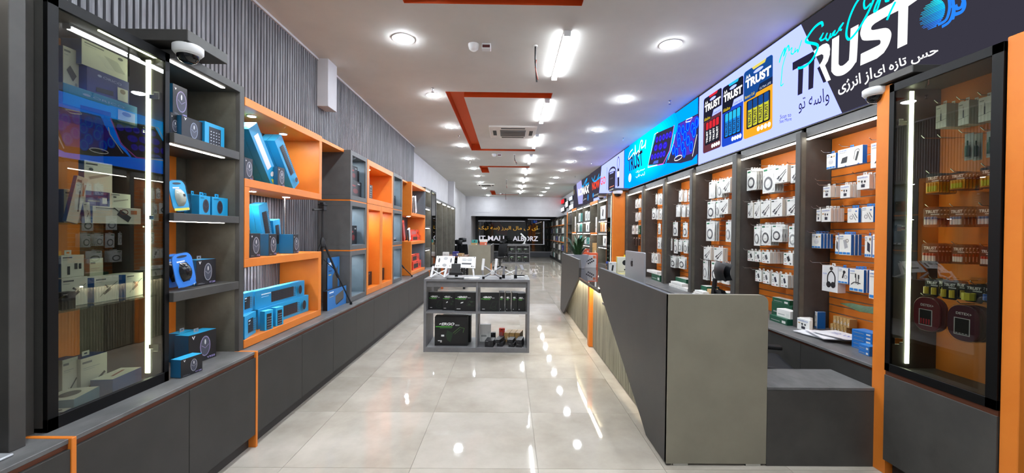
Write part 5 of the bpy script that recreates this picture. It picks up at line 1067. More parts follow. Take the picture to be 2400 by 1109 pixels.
for i, (a, b, lb) in enumerate(((1568, 1590, 'flat white box in the fourth bay, lower left'), (1572, 1598, 'flat white box in the fourth bay, middle of pile'), (1590, 1612, 'flat white box in the fourth bay, lower right'))): wt(a, b, 660, 670, 'plain', lb, d=.10, X=2.74, z=RT + (.046 if i == 1 else 0), h=.045)
wt(1527, 1547, 640, 655, 'green', 'green fronted white box in the fifth bay', d=.15, X=2.78, h=.12); wt(1516, 1540, 634, 640, 'plain', 'flat white box lying on the green fronted box of fifth bay', d=.14, X=2.78, z=RT + .121, h=.05)
# folded white shopping bags
for i, (x, y, rz, ww) in enumerate(((2.72, 3.49, .2, .26), (2.74, 3.38, -.25, .34), (2.78, 3.31, .15, .30))):
    T = Matrix.Translation((x, y, RT + .004 + .016 * i)) @ Matrix.Rotation(rz, 4, 'Z'); g = []
    for a in range(7):
        row = []
        for b in range(9): u, v = (a / 6 - .5) * .24, (b / 8 - .5) * ww; row.append(T @ Vector((u, v, .004 * math.sin(u * 19 + i * 2) * math.cos(v * 13 + i) + .012)))
        g.append(row)
    m = M(); m.sheet(g, c_('e6e6ea')); m.sheet([[Vector(p) - Vector((0, 0, .006)) for p in r][::-1] for r in g], c_('dcdce2'))
    o = solo(m, 'shopping_bag', 'folded white paper shopping bag on the slate worktop, %s of the pile' % ['lowest', 'middle', 'topmost'][i], 'bag', 'folded white bags', smooth=True)
    if i == 2:
        inv = Matrix.Translation(-ROOT[o.name]); A = Art(lambda u, v, h: T @ Vector((v - .05, -u, .0172 + h))); A.text('T2 W', -.08, .02, .05, c_('3a50b0'))
        part(A.m, 'lettering', o)
# leaf of a potted plant standing behind the pillar
t = thing('potted_plant', 'potted plant behind the nearest orange pillar, one long green leaf showing', 'plant', (2.78, 2.80, RT))
part(M().lathe([(.05, 0), (.07, .12), (.075, .14), (.06, .14)], (2.962, 2.772, RT), c_('6a6a6c'), 16), 'pot', t, smooth=True)
LEAF = grainy('green leaf', '1c3a1e', '37582e', (40, 40, 40), .45)
def leaf(t, pts, w, nm='leaf', up=(0, 0, 1)):
    pts = [Vector(p) for p in pts]; g = []; n = len(pts); up = Vector(up)
    for i, p in enumerate(pts):
        dd = (pts[min(i + 1, n - 1)] - pts[max(i - 1, 0)]).normalized(); sd = dd.cross(up).normalized(); f = math.sin(math.pi * (.12 + .88 * i / (n - 1))) ** .7 if i < n - 1 else 0.02
        g.append([p - sd * w * f, p + up * -.12 * w * f, p + sd * w * f])
    part(M().sheet(g, LEAF).sheet([[Vector(q_) + Vector((0, 0, .002)) for q_ in r][::-1] for r in g], LEAF), nm, t, smooth=True)
l0 = at(2062, 729, X=2.74); l1 = at(1969, 711, X=2.86)
leaf(t, [(2.97, 2.772, RT + .13), (2.84, 2.79, .95), tuple(l0), tuple((l0 * .6 + l1 * .4) - Vector((0, 0, .012))), tuple(l0 * .3 + l1 * .7), tuple(l1)], .032, up=(-.75, 0, .66))
for a in (.3, 1.3): leaf(t, [(2.94, 2.77, RT + .13), (2.93 + .05 * math.cos(a), 2.75, .95), (2.92 + .1 * math.cos(a), 2.735, 1.05)], .025, up=(1, 0, 0))
# ================================================================== goods in the left glass cabinet
GC = 'boxed accessories in the left glass cabinet'
def lg(*a, **k): k.setdefault('group', GC); return L(*a, **k)
Z1, Z2, Z3, Z4 = 2.108, 1.576, 1.181, .704
e = lg(147, 322, 205, 270, -2.06, 'oricoc', 'long box with cyan sign reflection painted on, top shelf of left cabinet', z=Z1, h=.115, d=.13)  # cyan of this box is the sign's reflection, painted into its colour
c = lg(203, 303, 146, 205, -2.08, 'orico', 'deep blue box with ORICO print, upper middle of left cabinet', z=Z1 + .116, h=.125, d=.12)
lg(191, 300, 82, 146, -2.085, 'hub', 'grey box with two drive cases, topmost in left cabinet', z=Z1 + .242, h=.125, d=.10, yaw=1)
lg(148, 185, 100, 200, -2.11, 'hub', 'upright grey box with black device at top left of left cabinet', k=2, z=Z1 + .116, h=.19, d=.06)
lg(218, 330, 484, 532, -2.02, 'hubw', 'wide pale box with black card reader on middle shelf of left cabinet', k=1, z=Z2, h=.085, d=.06)
lg(258, 306, 441, 483, -2.07, 'hubw', 'small white box with orange print above the wide pale box', k=3, z=Z2 + .086, h=.075, d=.05)
lg(200, 254, 441, 483, -2.08, 'violet', 'violet box row left of the small white box on middle shelf', z=Z2 + .086, h=.075, d=.06)
lg(197, 264, 353, 437, -2.09, 'hubw', 'upright white box with silver hub, highest on the middle shelf', k=3, z=Z2 + .162, h=.15, d=.03)
lg(150, 201, 440, 528, -2.05, 'hub', 'upright pale box with black hub on middle shelf, left side', k=2, z=Z2, h=.155, d=.035)
lg(158, 180, 392, 528, -2.0, 'hub', 'pale box leaning at the left frame edge on middle shelf', k=1, z=Z2, h=.22, d=.02, roll=.22, w=.05)
lg(200, 215, 470, 528, -2.03, 'hub', 'narrow blue and white box squeezed before the wide pale box', k=4, z=Z2, h=.10, d=.02, roll=-.1)
lg(210, 242, 612, 664, -2.2, 'mic', 'blue and white box at the back of lower glass shelf', z=Z3, h=.21, d=.05)
lg(145, 205, 683, 752, -2.06, 'hubw', 'white box with a cable microphone on lower glass shelf, left', k=4, z=Z3, h=.135, d=.08)
lg(144, 197, 626, 682, -2.08, 'hubw', 'white box with two microphones standing on another, lower glass shelf', k=5, z=Z3 + .136, h=.105, d=.05, tab='d8d9cc', lean=0)
lg(144, 178, 716, 768, -1.99, 'dark', 'small black box at the front left of the lower glass shelf', z=Z3, h=.08, d=.04)
lg(221, 279, 674, 742, -2.05, 'hubw', 'white box with a plug cable, middle of lower glass shelf', k=4, z=Z3, h=.125, d=.085)
lg(291, 339, 667, 730, -2.05, 'hubw', 'white box with blue side and cable, right on lower glass shelf', k=4, z=Z3, h=.125, d=.10, yaw=8)
lg(146, 183, 816, 905, -2.12, 'mic', 'upright white box at the left on the left cabinet floor', k=1, z=Z4, h=.215, d=.06)
lg(190, 251, 825, 897, -2.10, 'mic', 'white box with a red shotgun microphone on left cabinet floor', z=Z4, h=.20, d=.09, tab='d8d9cc')
t = L(147, 215, 897, 944, -1.99, 'oricoc', 'flat pale box with a dark round device on top, cabinet floor', z=Z4, h=.075, d=.10, yaw=14, pic=False) if False else None
def flatbox(label, px0, px1, py, X, z, h, d, yaw, side, topc, art):
    y0, y1 = at(px0, py, X=X).y, at(px1, py, X=X).y; w = y1 - y0; m = M()
    m.box(-w / 2, w / 2, 0, d, 0, h, [c_(side)] * 4 + [c_(topc), c_(side)]); o = bpy.data.objects.new('carton', m.mesh('carton', bevel=.001)); COL.objects.link(o)
    o.matrix_world = Matrix.Translation((X, (y0 + y1) / 2, z)) @ Matrix.Rotation(math.pi / 2 + math.radians(yaw), 4, 'Z'); ROOT[o.name] = Vector((0, 0, 0)); _tag(o, label, 'box', GC)
    A = Art(lambda u, v, l: (u, v, h + .0006 + l)); art(A, w, d); p = bpy.data.objects.new('front_print', A.m.mesh('front_print')); COL.objects.link(p); p.parent = o
flatbox('flat pale box with a dark round device on its lid, cabinet floor', 160, 246, 920, -1.985, Z4, .07, .13, 16, '3f7c94', 'd0d1c2', lambda A, w, d: A.ell(0, d * .5, w * .28, d * .26, c_('2c2c2e')))
flatbox('blue box with a white lid at right of the left cabinet floor', 258, 338, 900, -1.99, Z4, .09, .10, 8, '2c5a98', 'd4d5c6', lambda A, w, d: A.line([(-w * .25, d * .4), (w * .3, d * .6)], .012, c_('8a3a34')))
flatbox('small white lidded box at the front left of left cabinet floor', 146, 172, 960, -1.96, Z4, .035, .075, 12, '2c4a80', 'd6d7c8', lambda A, w, d: A.ell(-w * .1, d * .5, w * .3, d * .25, c_('3a3a3c')))
# ================================================================== goods on the left shelf tower
MT = 'mice and keypads on the left shelf tower'
def lt_(*a, **k): k.setdefault('group', MT); return L(*a, **k)
lt_(426, 474, 268, 322, -2.0, 'mouseblk', 'black mouse box on the upper shelf of the shelf tower', z=2.103, h=.145, d=.09)
lt_(404, 414, 253, 310, -2.03, 'mouseblk', 'dark mouse box at the glass edge on the upper tower shelf', k=2, z=2.103, h=.15, d=.08, w=.06)
lt_(404, 440, 180, 255, -2.06, 'mouseblk', 'black mouse box standing high on two others, upper tower shelf', k=1, z=2.254, h=.19, d=.07, w=.11)
lt_(480, 526, 280, 338, -1.985, 'num', 'cyan boxed number pad on the upper tower shelf', z=2.103, h=.155, d=.04)
def blister(label, px0, px1, pt, pb, X, z, h, roll, card, body, wid=None, yaw=0):
    y0, y1 = at(px0, pb, X=X).y, at(px1, pb, X=X).y; w = wid or (y1 - y0); T = Matrix.Translation((X, (y0 + y1) / 2, z + .006 + abs(math.sin(roll)) * w * .52)) @ Matrix.Rotation(math.pi / 2 + math.radians(yaw), 4, 'Z') @ Matrix.Rotation(roll, 4, 'Y') @ Matrix.Rotation(-.12, 4, 'X')
    t = thing('blister_pack', label, 'pack', group=MT, M4=T); r = w * .3; pts = []
    for cu, cv, a0 in ((w / 2 - r, r, -90), (w / 2 - r, h - r, 0), (-w / 2 + r, h - r, 90), (-w / 2 + r, r, 180)):
        for k in range(6): an = math.radians(a0 + 90 * k / 5); pts.append((cu + r * math.cos(an), 0, cv + r * math.sin(an)))
    part(M().prism(pts, (0, .004, 0), c_(card)), 'backing_card', t)
    A = Art(lambda u, v, l: (u, -.0008 - l, v)); A.ell(0, h * .9, w * .26, h * .035, c_('1c2a3a')); A.rect(-w * .3, h * .74, w * .1, h * .78, c_('e8f0f8')); A.rect(-w * .46, h * .02, w * .46, h * .1, c_('e0d84a' if body == 'b9bdb0' else card)); part(A.m, 'front_print', t)
    m = M(); g = []
    for i in range(9):
        v = i / 8; row = []
        for j in range(9): u = j / 8 * 2 - 1; hh = math.sqrt(max(0, 1 - u * u)) * math.sin(math.pi * v) ** .6; row.append((u * w * .27 * (.55 + .45 * math.sin(math.pi * (v * .9 + .05))), -.001 - .032 * hh, h * (.16 + .56 * v)))
        g.append(row)
    m.sheet(g, paint(body, .2)); part(m, 'mouse', t, smooth=True); part(M().tube([(0, -.033, h * .46), (0, -.033, h * .54)], .006, c_('55565a'), 8), 'scroll_wheel', t)
    q2 = []; 
    for p in pts: q2.append((p[0] * 1.04, 0, (p[2] - h / 2) * 1.03 + h / 2))
    part(M().tube([Vector(p) + Vector((0, -.002, 0)) for p in q2 + q2[:1]], .0035, PVC, 6), 'plastic_rim', t)
blister('cyan blister pack with a pale grey mouse leaning on the tower shelf', 408, 446, 425, 497, -1.975, 1.648, .185, -.12, '2a9ed4', 'b9bdb0')
blister('bright blue blister pack with a black mouse on the third tower shelf', 416, 462, 592, 672, -1.95, 1.190, .205, -.10, '2b7fe0', '16161a')
blister('blue blister pack half hidden by the glass cabinet on third tower shelf', 404, 420, 592, 668, -2.02, 1.190, .20, -.06, '2b7fe0', '1a1a1e', wid=.13)
lt_(467, 493, 453, 500, -1.985, 'mousecy', 'cyan boxed mouse in the middle of the second tower shelf', z=1.646, h=.125, d=.05, tab='1fa2d8'); lt_(497, 534, 455, 502, -1.985, 'mousecy', 'cyan boxed mouse at right on the second tower shelf', k=1, z=1.646, h=.125, d=.05, tab='1fa2d8')
lt_(449, 470, 447, 499, -2.06, 'mousecy', 'cyan mouse box behind, left on the second tower shelf', k=2, z=1.646, h=.135, d=.05, tab='1fa2d8'); lt_(476, 500, 447, 499, -2.08, 'mousecy', 'cyan mouse box behind, centre of the second tower shelf', k=2, z=1.646, h=.135, d=.05, tab='1fa2d8')
lt_(460, 506, 596, 660, -1.99, 'mouseblk', 'black VT 200 mouse box with cyan top on third tower shelf', k=2, z=1.189, h=.165, d=.10, tab='8a8c90')
lt_(446, 503, 764, 832, -2.0, 'mouseblk', 'tall black mouse box with cyan top on the tower floor', k=1, z=.687, h=.19, d=.10, yaw=-6, tab='8a8c90')
lt_(432, 448, 768, 835, -2.12, 'mouseblk', 'second mouse box behind the tall one on the tower floor', k=0, z=.687, h=.185, d=.08, w=.12, tab='8a8c90')
lt_(428, 471, 812, 860, -1.88, 'mouseblk', 'small black box with cyan top at the front of tower floor', k=2, z=.687, h=.105, d=.07, yaw=-8)
# ================================================================== goods on the orange winding shelf
KB = 'keyboards and mice on the orange winding shelf'
def lk(*a, **k): k.setdefault('group', KB); return L(*a, **k)
def leaner(label, pt, pb, X, z, des, k, w, hgt, d, n=1):
    """pack leaning sideways; pt, pb pixels of the middle of its top and bottom edge"""
    a, b = at(*pt, X=X), at(*pb, X=X); ro = math.atan2(a.y - b.y, a.z - b.z); lift = abs(math.sin(ro)) * w / 2
    for i in range(n): carton(label if n == 1 else label.replace('#', ['front', 'rear'][i]), 'box', des, k if i == 0 else 0, w, d, hgt, (X - i * (d + .002), b.y, z + lift + .001), math.pi / 2, KB, 0, ro)
leaner('tall cyan keyboard box leaning on the top orange shelf, # of left pair', (592, 296), (645, 428), -2.0, 1.926, 'kbdv', 1, .13, .50, .06, 2)
leaner('tall cyan keyboard box leaning on the top orange shelf, # of right pair', (652, 325), (695, 438), -1.99, 1.926, 'kbdv', 0, .125, .49, .07, 2)
lk(573, 592, 369, 420, -1.96, 'mouseblk', 'small black mouse box at the far left of the top orange shelf', k=2, z=1.926, h=.165, d=.06); lk(651, 667, 392, 435, -1.96, 'mouseblk', 'small black mouse box between the leaning pairs, top orange shelf', k=2, z=1.926, h=.165, d=.035)
leaner('tall cyan keyboard box leaning on the middle orange shelf, # of nearer pair', (616, 474), (634, 585), -2.08, 1.341, 'kbdv', 0, .13, .43, .05, 2)
leaner('short cyan keyboard box leaning on the middle orange shelf, # of farther pair', (648, 513), (655, 585), -2.12, 1.341, 'kbdv', 0, .11, .30, .04, 2)
lk(586, 610, 545, 600, -1.95, 'mouseblk', 'black speaker box at the left on the middle orange shelf', k=2, z=1.341, h=.185, d=.08); lk(630, 648, 546, 595, -1.96, 'mouseblk', 'black box with wide cyan side on the middle orange shelf', k=2, z=1.341, h=.18, d=.13); lk(687, 700, 544, 591, -1.965, 'mouseblk', 'black box with cyan side, farthest right on middle orange shelf', k=2, z=1.341, h=.175, d=.13)
lk(607, 727, 690, 745, -2.0, 'kbd', 'long cyan keyboard box, lower one of the stacked pair', z=.751, h=.16, d=.06, yaw=-1, yr=(3.20, 4.02)); lk(600, 718, 660, 700, -2.01, 'kbd', 'long cyan keyboard box, upper one of the stacked pair', k=1, z=.912, h=.15, d=.06, yaw=-1, yr=(3.16, 3.96))
lk(572, 601, 720, 782, -1.94, 'kbd', 'cyan keyboard box set crosswise at left, lower of two', z=.751, h=.17, d=.05, yaw=14, w=.22); lk(572, 586, 670, 715, -1.99, 'kbd', 'cyan keyboard box set crosswise at left, upper of two', k=1, z=.922, h=.15, d=.05, yaw=8, w=.18)
lk(625, 636, 702, 755, -1.92, 'num', 'small cyan number pad box before the stacked pair, nearer one', z=.751, h=.155, d=.045, yaw=-8, w=.09); lk(649, 662, 700, 752, -1.92, 'num', 'small cyan number pad box before the stacked pair, farther one', k=1, z=.751, h=.155, d=.045, yaw=-8, w=.09)
# ================================================================== tripods and blue boxes beside the grey column
def tripod(label, c, H, feet, handle):
    t = thing('tripod', label, 'tripod', c); c = Vector(c); zh = c.z + H; hub = c + Vector((0, 0, H * .62)); K = BLACKM
    part(M().tube([hub - Vector((0, 0, .20)), c + Vector((0, 0, H - .09))], .011, K, 10), 'centre_column', t, smooth=True)
    part(M().lathe([(.016, -.05), (.026, -.04), (.028, .02), (.018, .05), (.014, .06)], hub, K, 14), 'collar', t, smooth=True)
    for f in feet:
        f = Vector(f); d = (f - hub); m = hub + d * .52
        l = part(M().tube([hub + Vector((d.x * .06, d.y * .06, -.01)), m], .0125, K, 8).tube([m - d * .04, m + d * .02], .016, K, 8).tube([m, f + Vector((0, 0, .02))], .0085, K, 8), 'leg', t, smooth=True)
        part(M().lathe([(.012, 0), (.016, .008), (.012, .03)], f, BLACK, 10), 'rubber_foot', l)
        br = hub - Vector((0, 0, .17)); part(M().tube([br, hub + d * .42], .005, K, 6), 'brace', t)
    h = M(); h.box(c.x - .03, c.x + .03, c.y - .035, c.y + .035, zh - .09, zh - .04, K); h.box(c.x - .035, c.x + .035, c.y - .045, c.y + .045, zh - .035, zh - .02, K); h.box(c.x - .02, c.x + .02, c.y - .03, c.y + .03, zh - .02, zh, K); part(h, 'pan_head', t, bevel=.006)
    part(M().tube([c + Vector((0, 0, H - .075)), Vector(handle)], [.006, .012], K, 8), 'pan_handle', t, smooth=True)
    part(M().tube([hub - Vector((0, 0, .2)), hub - Vector((.0, .0, .24)), hub - Vector((.0, .015, .255))], .005, K, 6), 'weight_hook', t)
tripod('black camera tripod standing on the worktop beside the grey column', (-2.06, 4.46, CT), 1.18, ((-1.85, 4.74, CT), (-2.25, 4.30, CT), (-2.13, 4.50, CT)), (-2.0, 4.12, CT + 1.08))
tripod('distant black tripod half hidden behind the far grey column', (-2.12, 7.5, CT), .62, ((-1.85, 7.72, CT), (-2.24, 7.62, CT), (-2.0, 7.32, CT)), (-2.0, 7.45, CT + .6))
TB = None
carton('wide bright blue laptop stand box on the worktop behind tripod', 'box', 'tablet', 0, .50, .05, .215, (-1.945, 4.585, CT), math.pi / 2, None); carton('tall bright blue box standing upright behind the wide blue box', 'box', 'tablet', 1, .32, .014, .56, (-2.03, 4.68, CT), math.pi / 2, None)
# ================================================================== goods in the grey and orange boxes
DG = 'goods in the grey and orange display boxes'
def lb(px0, px1, pt, pb, X, des, label, z, h, d=.08, k=0, **kw):
    ym = at((px0 + px1) / 2, pb, X=LF).y; kw['yr'] = next(r for r in ((4.92, 5.35), (5.51, 5.955), (5.955, 6.55), (6.71, 7.15)) if ym < r[1] + .02)
    return L(px0, px1, pt, pb, X, des, label, 'box', k, d, z=z, h=h, group=DG, **kw)
za = L3 + .065
lb(823, 849, 424, 464, -1.96, 'game', 'black and red game box, lower one in the top grey box', za, .20, .16); lb(823, 838, 388, 422, -1.98, 'game', 'dark game box with violet print, upper one in top grey box', za + .202, .19, .12, 1); lb(840, 852, 394, 424, -1.99, 'dark', 'plain dark grey box at right in the top grey box', za + .202, .15, .1, 1)
lb(866, 886, 432, 467, -2.02, 'ctrl', 'black controller box with white text in the wide orange box', L3 + .08, .22, .12); lb(866, 878, 412, 432, -2.06, 'ctrl', 'small pale edged box on the black controller box', L3 + .302, .10, .05, 1)
lb(922, 940, 455, 482, -2.02, 'game', 'dark box with red prints in the top far grey box', L3 + .065, .19, .1, 2)
lb(822, 836, 530, 572, -2.0, 'game', 'red sided black box standing in the middle grey box', L2 + .065, .24, .12, 1)
lb(923, 932, 575, 580, -2.0, 'dark', 'flat dark box lying in the middle far grey box', L2 + .067, .03, .10); lb(923, 934, 571, 575, -2.0, 'case', 'flat white box on the flat dark one, middle far grey box', L2 + .098, .03, .10)
lb(863, 872, 642, 668, -2.02, 'dark', 'black carton with yellow disc in the nearer tall orange box', L1 + .08, .19, .07, 1); lb(896, 901, 633, 655, -2.02, 'dark', 'black carton in the farther tall orange box', L1 + .08, .19, .07, 2)
for yv, xx, lbl in ((4.98, -2.03, 'tall black bottle with glowing green ring in the lowest grey box'), (6.80, -2.03, 'dark rounded speaker in the lowest far grey box')):
    m = M(); m.lathe([(.0, 0), (.05, 0), (.055, .01), (.055, .22), (.03, .25), (.028, .34), (.03, .345), (0, .345)] if yv < 6 else [(0, 0), (.07, 0), (.08, .03), (.078, .2), (.05, .25), (0, .26)], (xx, yv, L1 + .059), paint('13201a', .3), 16); o = solo(m, 'bottle' if yv < 6 else 'speaker', lbl, 'bottle' if yv < 6 else 'speaker', smooth=True)
    for zz in ((.15, .255) if yv < 6 else (.04,)): part(M().lathe([(.0565, zz), (.0565, zz + .014)] if zz < .2 else [(.0315, zz), (.0315, zz + .014)], (xx, yv, L1 + .059), glow('5affa0', 3.0, 'green indicator glow'), 16), 'glow_ring', o)
RB_ = 'red boxes on the distant orange shelf'
def lr(px0, px1, X, label, z, h, k=0, **kw): return L(px0, px1, 500, 560, X, 'red', label, 'box', k, .07, z=z, h=h, group=RB_, yr=(8.35, 9.12), **kw)
lr(964, 990, -2.0, 'red boxed keyboard, lowest of the middle pile, distant orange shelf', 1.361, .115); lr(951, 983, -2.03, 'red boxed keyboard with white window, upper of middle pile', 1.477, .12, 1)
lr(964, 989, -1.98, 'red boxed device in the bottom box, lower of two', .751, .17); lr(964, 983, -2.0, 'red boxed device in the bottom box, upper of two', .922, .15)
a0 = L(945, 953, 515, 560, -1.99, 'red', 'tall red box leaning at left of the middle red pile', 'box', 1, .04, z=1.39, h=.38, w=.12, roll=-.35, group=RB_); L(958, 965, 545, 562, -1.96, 'case', 'white and black box leaning before the red pile', 'box', 1, .03, z=1.385, h=.24, w=.12, roll=-.35, group=RB_)
for i in range(2): L(967 + i * 5, 974 + i * 5, 462, 500, -2.02 + .04 * i, 'case', 'pale printed box leaning in the top distant orange box, %s one' % ['rear', 'front'][i], 'box', i + 2, .02, z=1.955, h=.36, w=.14, roll=-.28, group=RB_)
# ================================================================== batteries in the right glass cabinet
BT = 'battery packs in the right glass cabinet'
def battery_pack(label, px0, px1, pt, pb, X, dx, cap, cell, cardt, ncell=4, big=False):
    y0, y1 = at(px0, pb, X=X).y, at(px1, pb, X=X).y; w = round(abs(y0 - y1), 2); lo, hi = at((px0 + px1) / 2, pb, X=X).z, at((px0 + px1) / 2, pt, X=X).z; h = round((hi - lo) / .005) * .005
    T = Matrix.Translation((X + dx, (y0 + y1) / 2, lo)) @ Matrix.Rotation(-math.pi / 2, 4, 'Z'); t = thing('battery_pack', label, 'battery', group=BT, M4=T); key = ('bp', w, h, cap, cell, cardt, ncell)
    if key not in DCACHE:
        r = w * .12; pts = []
        for cu, cv, a0 in ((w / 2 - r, r, -90), (w / 2 - r, h - r, 0), (-w / 2 + r, h - r, 90), (-w / 2 + r, r, 180)):
            for k in range(4): an = math.radians(a0 + 90 * k / 3); pts.append((cu + r * math.cos(an), 0, cv + r * math.sin(an)))
        cd_ = M().prism(pts, (0, .0012, 0), c_(cardt)).mesh('card')
        A = Art(lambda u, v, l: (u, -.0006 - l, v)); A.rect(-w * .48, h * .06, w * .48, h * .58, c_(cap if cell == 'c8cc3a' else '22242e')); A.fit('TRUST', (-w * .38, h * .70), (w * .38, h * .70), (-w * .36, h * .86), c_('ececec'), .04); A.rect(-w * .05, h * .60, w * .45, h * .66, c_('c9ccd0'))
        cl = M()
        n = ncell; rad = w * .62 / n / 2
        for i in range(n):
            x = (-.26 + .56 * i / max(1, n - 1)) * w if n > 1 else 0; cl.lathe([(0, 0), (rad, 0), (rad, h * .27), (rad, h * .40), (rad * .4, h * .40), (rad * .4, h * .42), (0, h * .42)], (x, -rad, h * .12), [c_(cell), c_(cell), c_(cap), c_(cap), STEEL, STEEL], 8)
        DCACHE[key] = (cd_, A.m.mesh('front_print'), cl.mesh('cells', smooth=True))
    for nm, me in zip(('card', 'front_print', 'battery_cells'), DCACHE[key]): p = bpy.data.objects.new(nm, me); COL.objects.link(p); p.parent = t
    return (y0 + y1) / 2, lo + h
def tip(t, X, y, z):
    hook(t, X, 2.778, y, z)
for rw, (col, cap, cell, specs) in enumerate((('yellow', 'e0a030', 'c8cc3a', ((2169, 2202, 408, 455, 6), (2226, 2262, 404, 446, 6), (2297, 2336, 391, 441, 4))), ('blue', '2a7ab0', 'e0e4e8', ((2164, 2203, 486, 532, 6), (2224, 2259, 486, 532, 6), (2289, 2333, 484, 531, 4))), ('red', 'b03030', 'e8e8e8', ((2160, 2199, 571, 617, 6), (2230, 2262, 575, 619, 6), (2294, 2332, 580, 625, 4))))):
    for s, (a, b, pt, pb, n) in enumerate(specs):
        for i in range(n): y, hi = battery_pack('%s battery pack, %s in %s column from left, %s pack row, right cabinet' % (col, 'front' if i == 0 else nth[i] + ' back', nth[s], nth[rw]), a, b, pt, pb, 2.60, i * .021, cap, cell, '1c1c20')
        tip(c2, 2.565, y, hi + .0032)
for s, (a, b, pt, pb, cap, nc) in enumerate(((2168, 2199, 653, 694, 'd8c040', 2), (2208, 2242, 658, 702, 'd8c040', 2), (2261, 2303, 668, 709, 'd8d040', 1), (2306, 2334, 672, 709, '3a6ac0', 1))):
    for i in range(2): y, hi = battery_pack('thick %s cell pack, %s in %s column from left, below the red row' % ('blue' if s == 3 else 'yellow', 'front' if i == 0 else 'second', nth[s]), a, b, pt, pb, 2.60, i * .066, cap, cap, '1c1c20', nc)
    tip(c2, 2.57, y, hi + .0032)
for s, (a, b, pt, pb, n) in enumerate(((2140, 2203, 697, 776, 2), (2219, 2296, 716, 800, 3))):
    for i in range(n):
        X = 2.555; y0, y1 = at(a, pb, X=X).y, at(b, pb, X=X).y; w = abs(y1 - y0); lo, hi = at((a + b) / 2, pb, X=X).z, at((a + b) / 2, pt, X=X).z; h = hi - lo
        T = Matrix.Translation((X + i * .035, (y0 + y1) / 2 - .002 * i, lo)) @ Matrix.Rotation(-math.pi / 2, 4, 'Z'); t = thing('blister_pack', 'rounded dark red DETEX+ pack, %s of the %s pair, right cabinet' % (['front', 'second', 'third'][i], ['left', 'right'][s]), 'pack', group=BT, M4=T); r = w * .42; pts = []
        for cu, cv, a0 in ((w / 2 - r, r, -90), (w / 2 - r, h - r, 0), (-w / 2 + r, h - r, 90), (-w / 2 + r, r, 180)):
            for k in range(7): an = math.radians(a0 + 90 * k / 6); pts.append((cu + r * math.cos(an), 0, cv + r * math.sin(an)))
        part(M().prism(pts, (0, .012, 0), c_('6a1c26' if s == 0 else '4a1a2c')), 'card', t, bevel=.002)
        A = Art(lambda u, v, l: (u, -.001 - l, v)); A.fit('DETEX+', (-w * .22, h * .73), (w * .26, h * .73), (-w * .22, h * .80), c_('e8e4e4'), .02); A.rect(-w * .28, h * .16, w * .22, h * .64, c_('d0d0d0')); A.rect(-w * .25, h * .18, w * .19, h * .62, c_('141416'))
        for k in range(4): A.rect(-w * .22 + k * w * .1, h * .2, -w * .16 + k * w * .1, h * (.36 if s == 0 else .215), c_('b02a34' if s == 0 else 'e0e0e0'))
        part(A.m, 'front_print', t); q2 = [Vector((p[0] * 1.03, -.004, (p[2] - h / 2) * 1.03 + h / 2)) for p in pts]; part(M().tube(q2 + q2[:1], .003, PVC, 6), 'plastic_rim', t)
    tip(c2, 2.52, (y0 + y1) / 2, lo + h * 1.015 + .007)
for s, (a, b, pt, pb, n) in enumerate(((2193, 2217, 246, 300, 3), (2245, 2270, 237, 293, 2), (2292, 2323, 228, 285, 2))):
    for i in range(n): o = R(a, b, pt, pb, 2.60, 'pen', 'white boxed soldering pen, %s in %s column, top row of right cabinet' % (nth[i], nth[s]), 'box', 0, .048, 0, None, 'boxed pens in the right glass cabinet', tab='cdd0c4', dx=i * .051)
    tip(c2, 2.55, o.location.y, o.location.z + o.dimensions.z + .0105)
for s, (a, b, pt, pb) in enumerate(((2252, 2273, 315, 377), (2303, 2326, 309, 370))):
    for i in range(2):
        X = 2.62; y0, y1 = at(a, pb, X=X).y, at(b, pb, X=X).y; w = abs(y1 - y0); lo, hi = at(a, pb, X=X).z, at(a, pt, X=X).z; h = hi - lo
        T = Matrix.Translation((X + i * .05, (y0 + y1) / 2, lo)) @ Matrix.Rotation(-math.pi / 2, 4, 'Z'); t = thing('blister_pack', 'clear blister with a green handled tool, %s of the %s pair, second row' % (['front', 'rear'][i], ['left', 'right'][s]), 'pack', group='tool blisters in the right glass cabinet', M4=T)
        part(M().box(-w / 2, w / 2, .02, .022, 0, h, c_('aab0a8')), 'card', t); part(M().box(-w * .42, w * .42, 0, .02, h * .06, h * .66, PVC), 'plastic_shell', t, bevel=.006)
        part(M().lathe([(0, 0), (.011, 0), (.012, .05), (.009, .06), (.004, .064), (.004, .09), (0, .09)], (0, .010, h * .14), c_('1c5a48'), 12), 'tool', t, smooth=True)
    tip(c2, 2.58, (y0 + y1) / 2, hi + .003)
for px, py in ((2160, 318), (2198, 316)): p = at(px, py, X=2.56); tip(c2, 2.56, p.y, p.z - .015)
# ================================================================== display unit in the middle of the aisle and the stands on it
def display_unit(label, x0, x1, y0, y1, H):
    t = thing('display_unit', label, 'shelf', ((x0 + x1) / 2, (y0 + y1) / 2, 0), 'low grey four compartment display units'); th = .032; xm = (x0 + x1) / 2
    part(M().box(x0, x1, y0, y1, H - th, H, UNITG), 'top_panel', t, bevel=.002); part(M().box(x0, x0 + th, y0, y1, 0, H - th, UNITG), 'side_panel', t, bevel=.002); part(M().box(x1 - th, x1, y0, y1, 0, H - th, UNITG), 'side_panel', t, bevel=.002)
    part(M().box(x0 + th, x1 - th, y0 + .003, y1, .0, .062, UNITG), 'bottom_panel', t, bevel=.002); part(M().box(xm - .012, xm + .012, y0 + .004, y1, .062, H - th, UNITG), 'divider', t); 
    for a, b in ((x0 + th, xm - .012), (xm + .012, x1 - th)): part(M().box(a, b, y0 + .004, y1, .50, .524, UNITG), 'shelf_board', t, bevel=.001); part(M().box(a, b, y0 + .03, y0 + .05, H - .105, H - th, UNITG), 'apron', t)
    return t
UX0, UX1, UY = -1.085, .282, 5.17; UH = .945
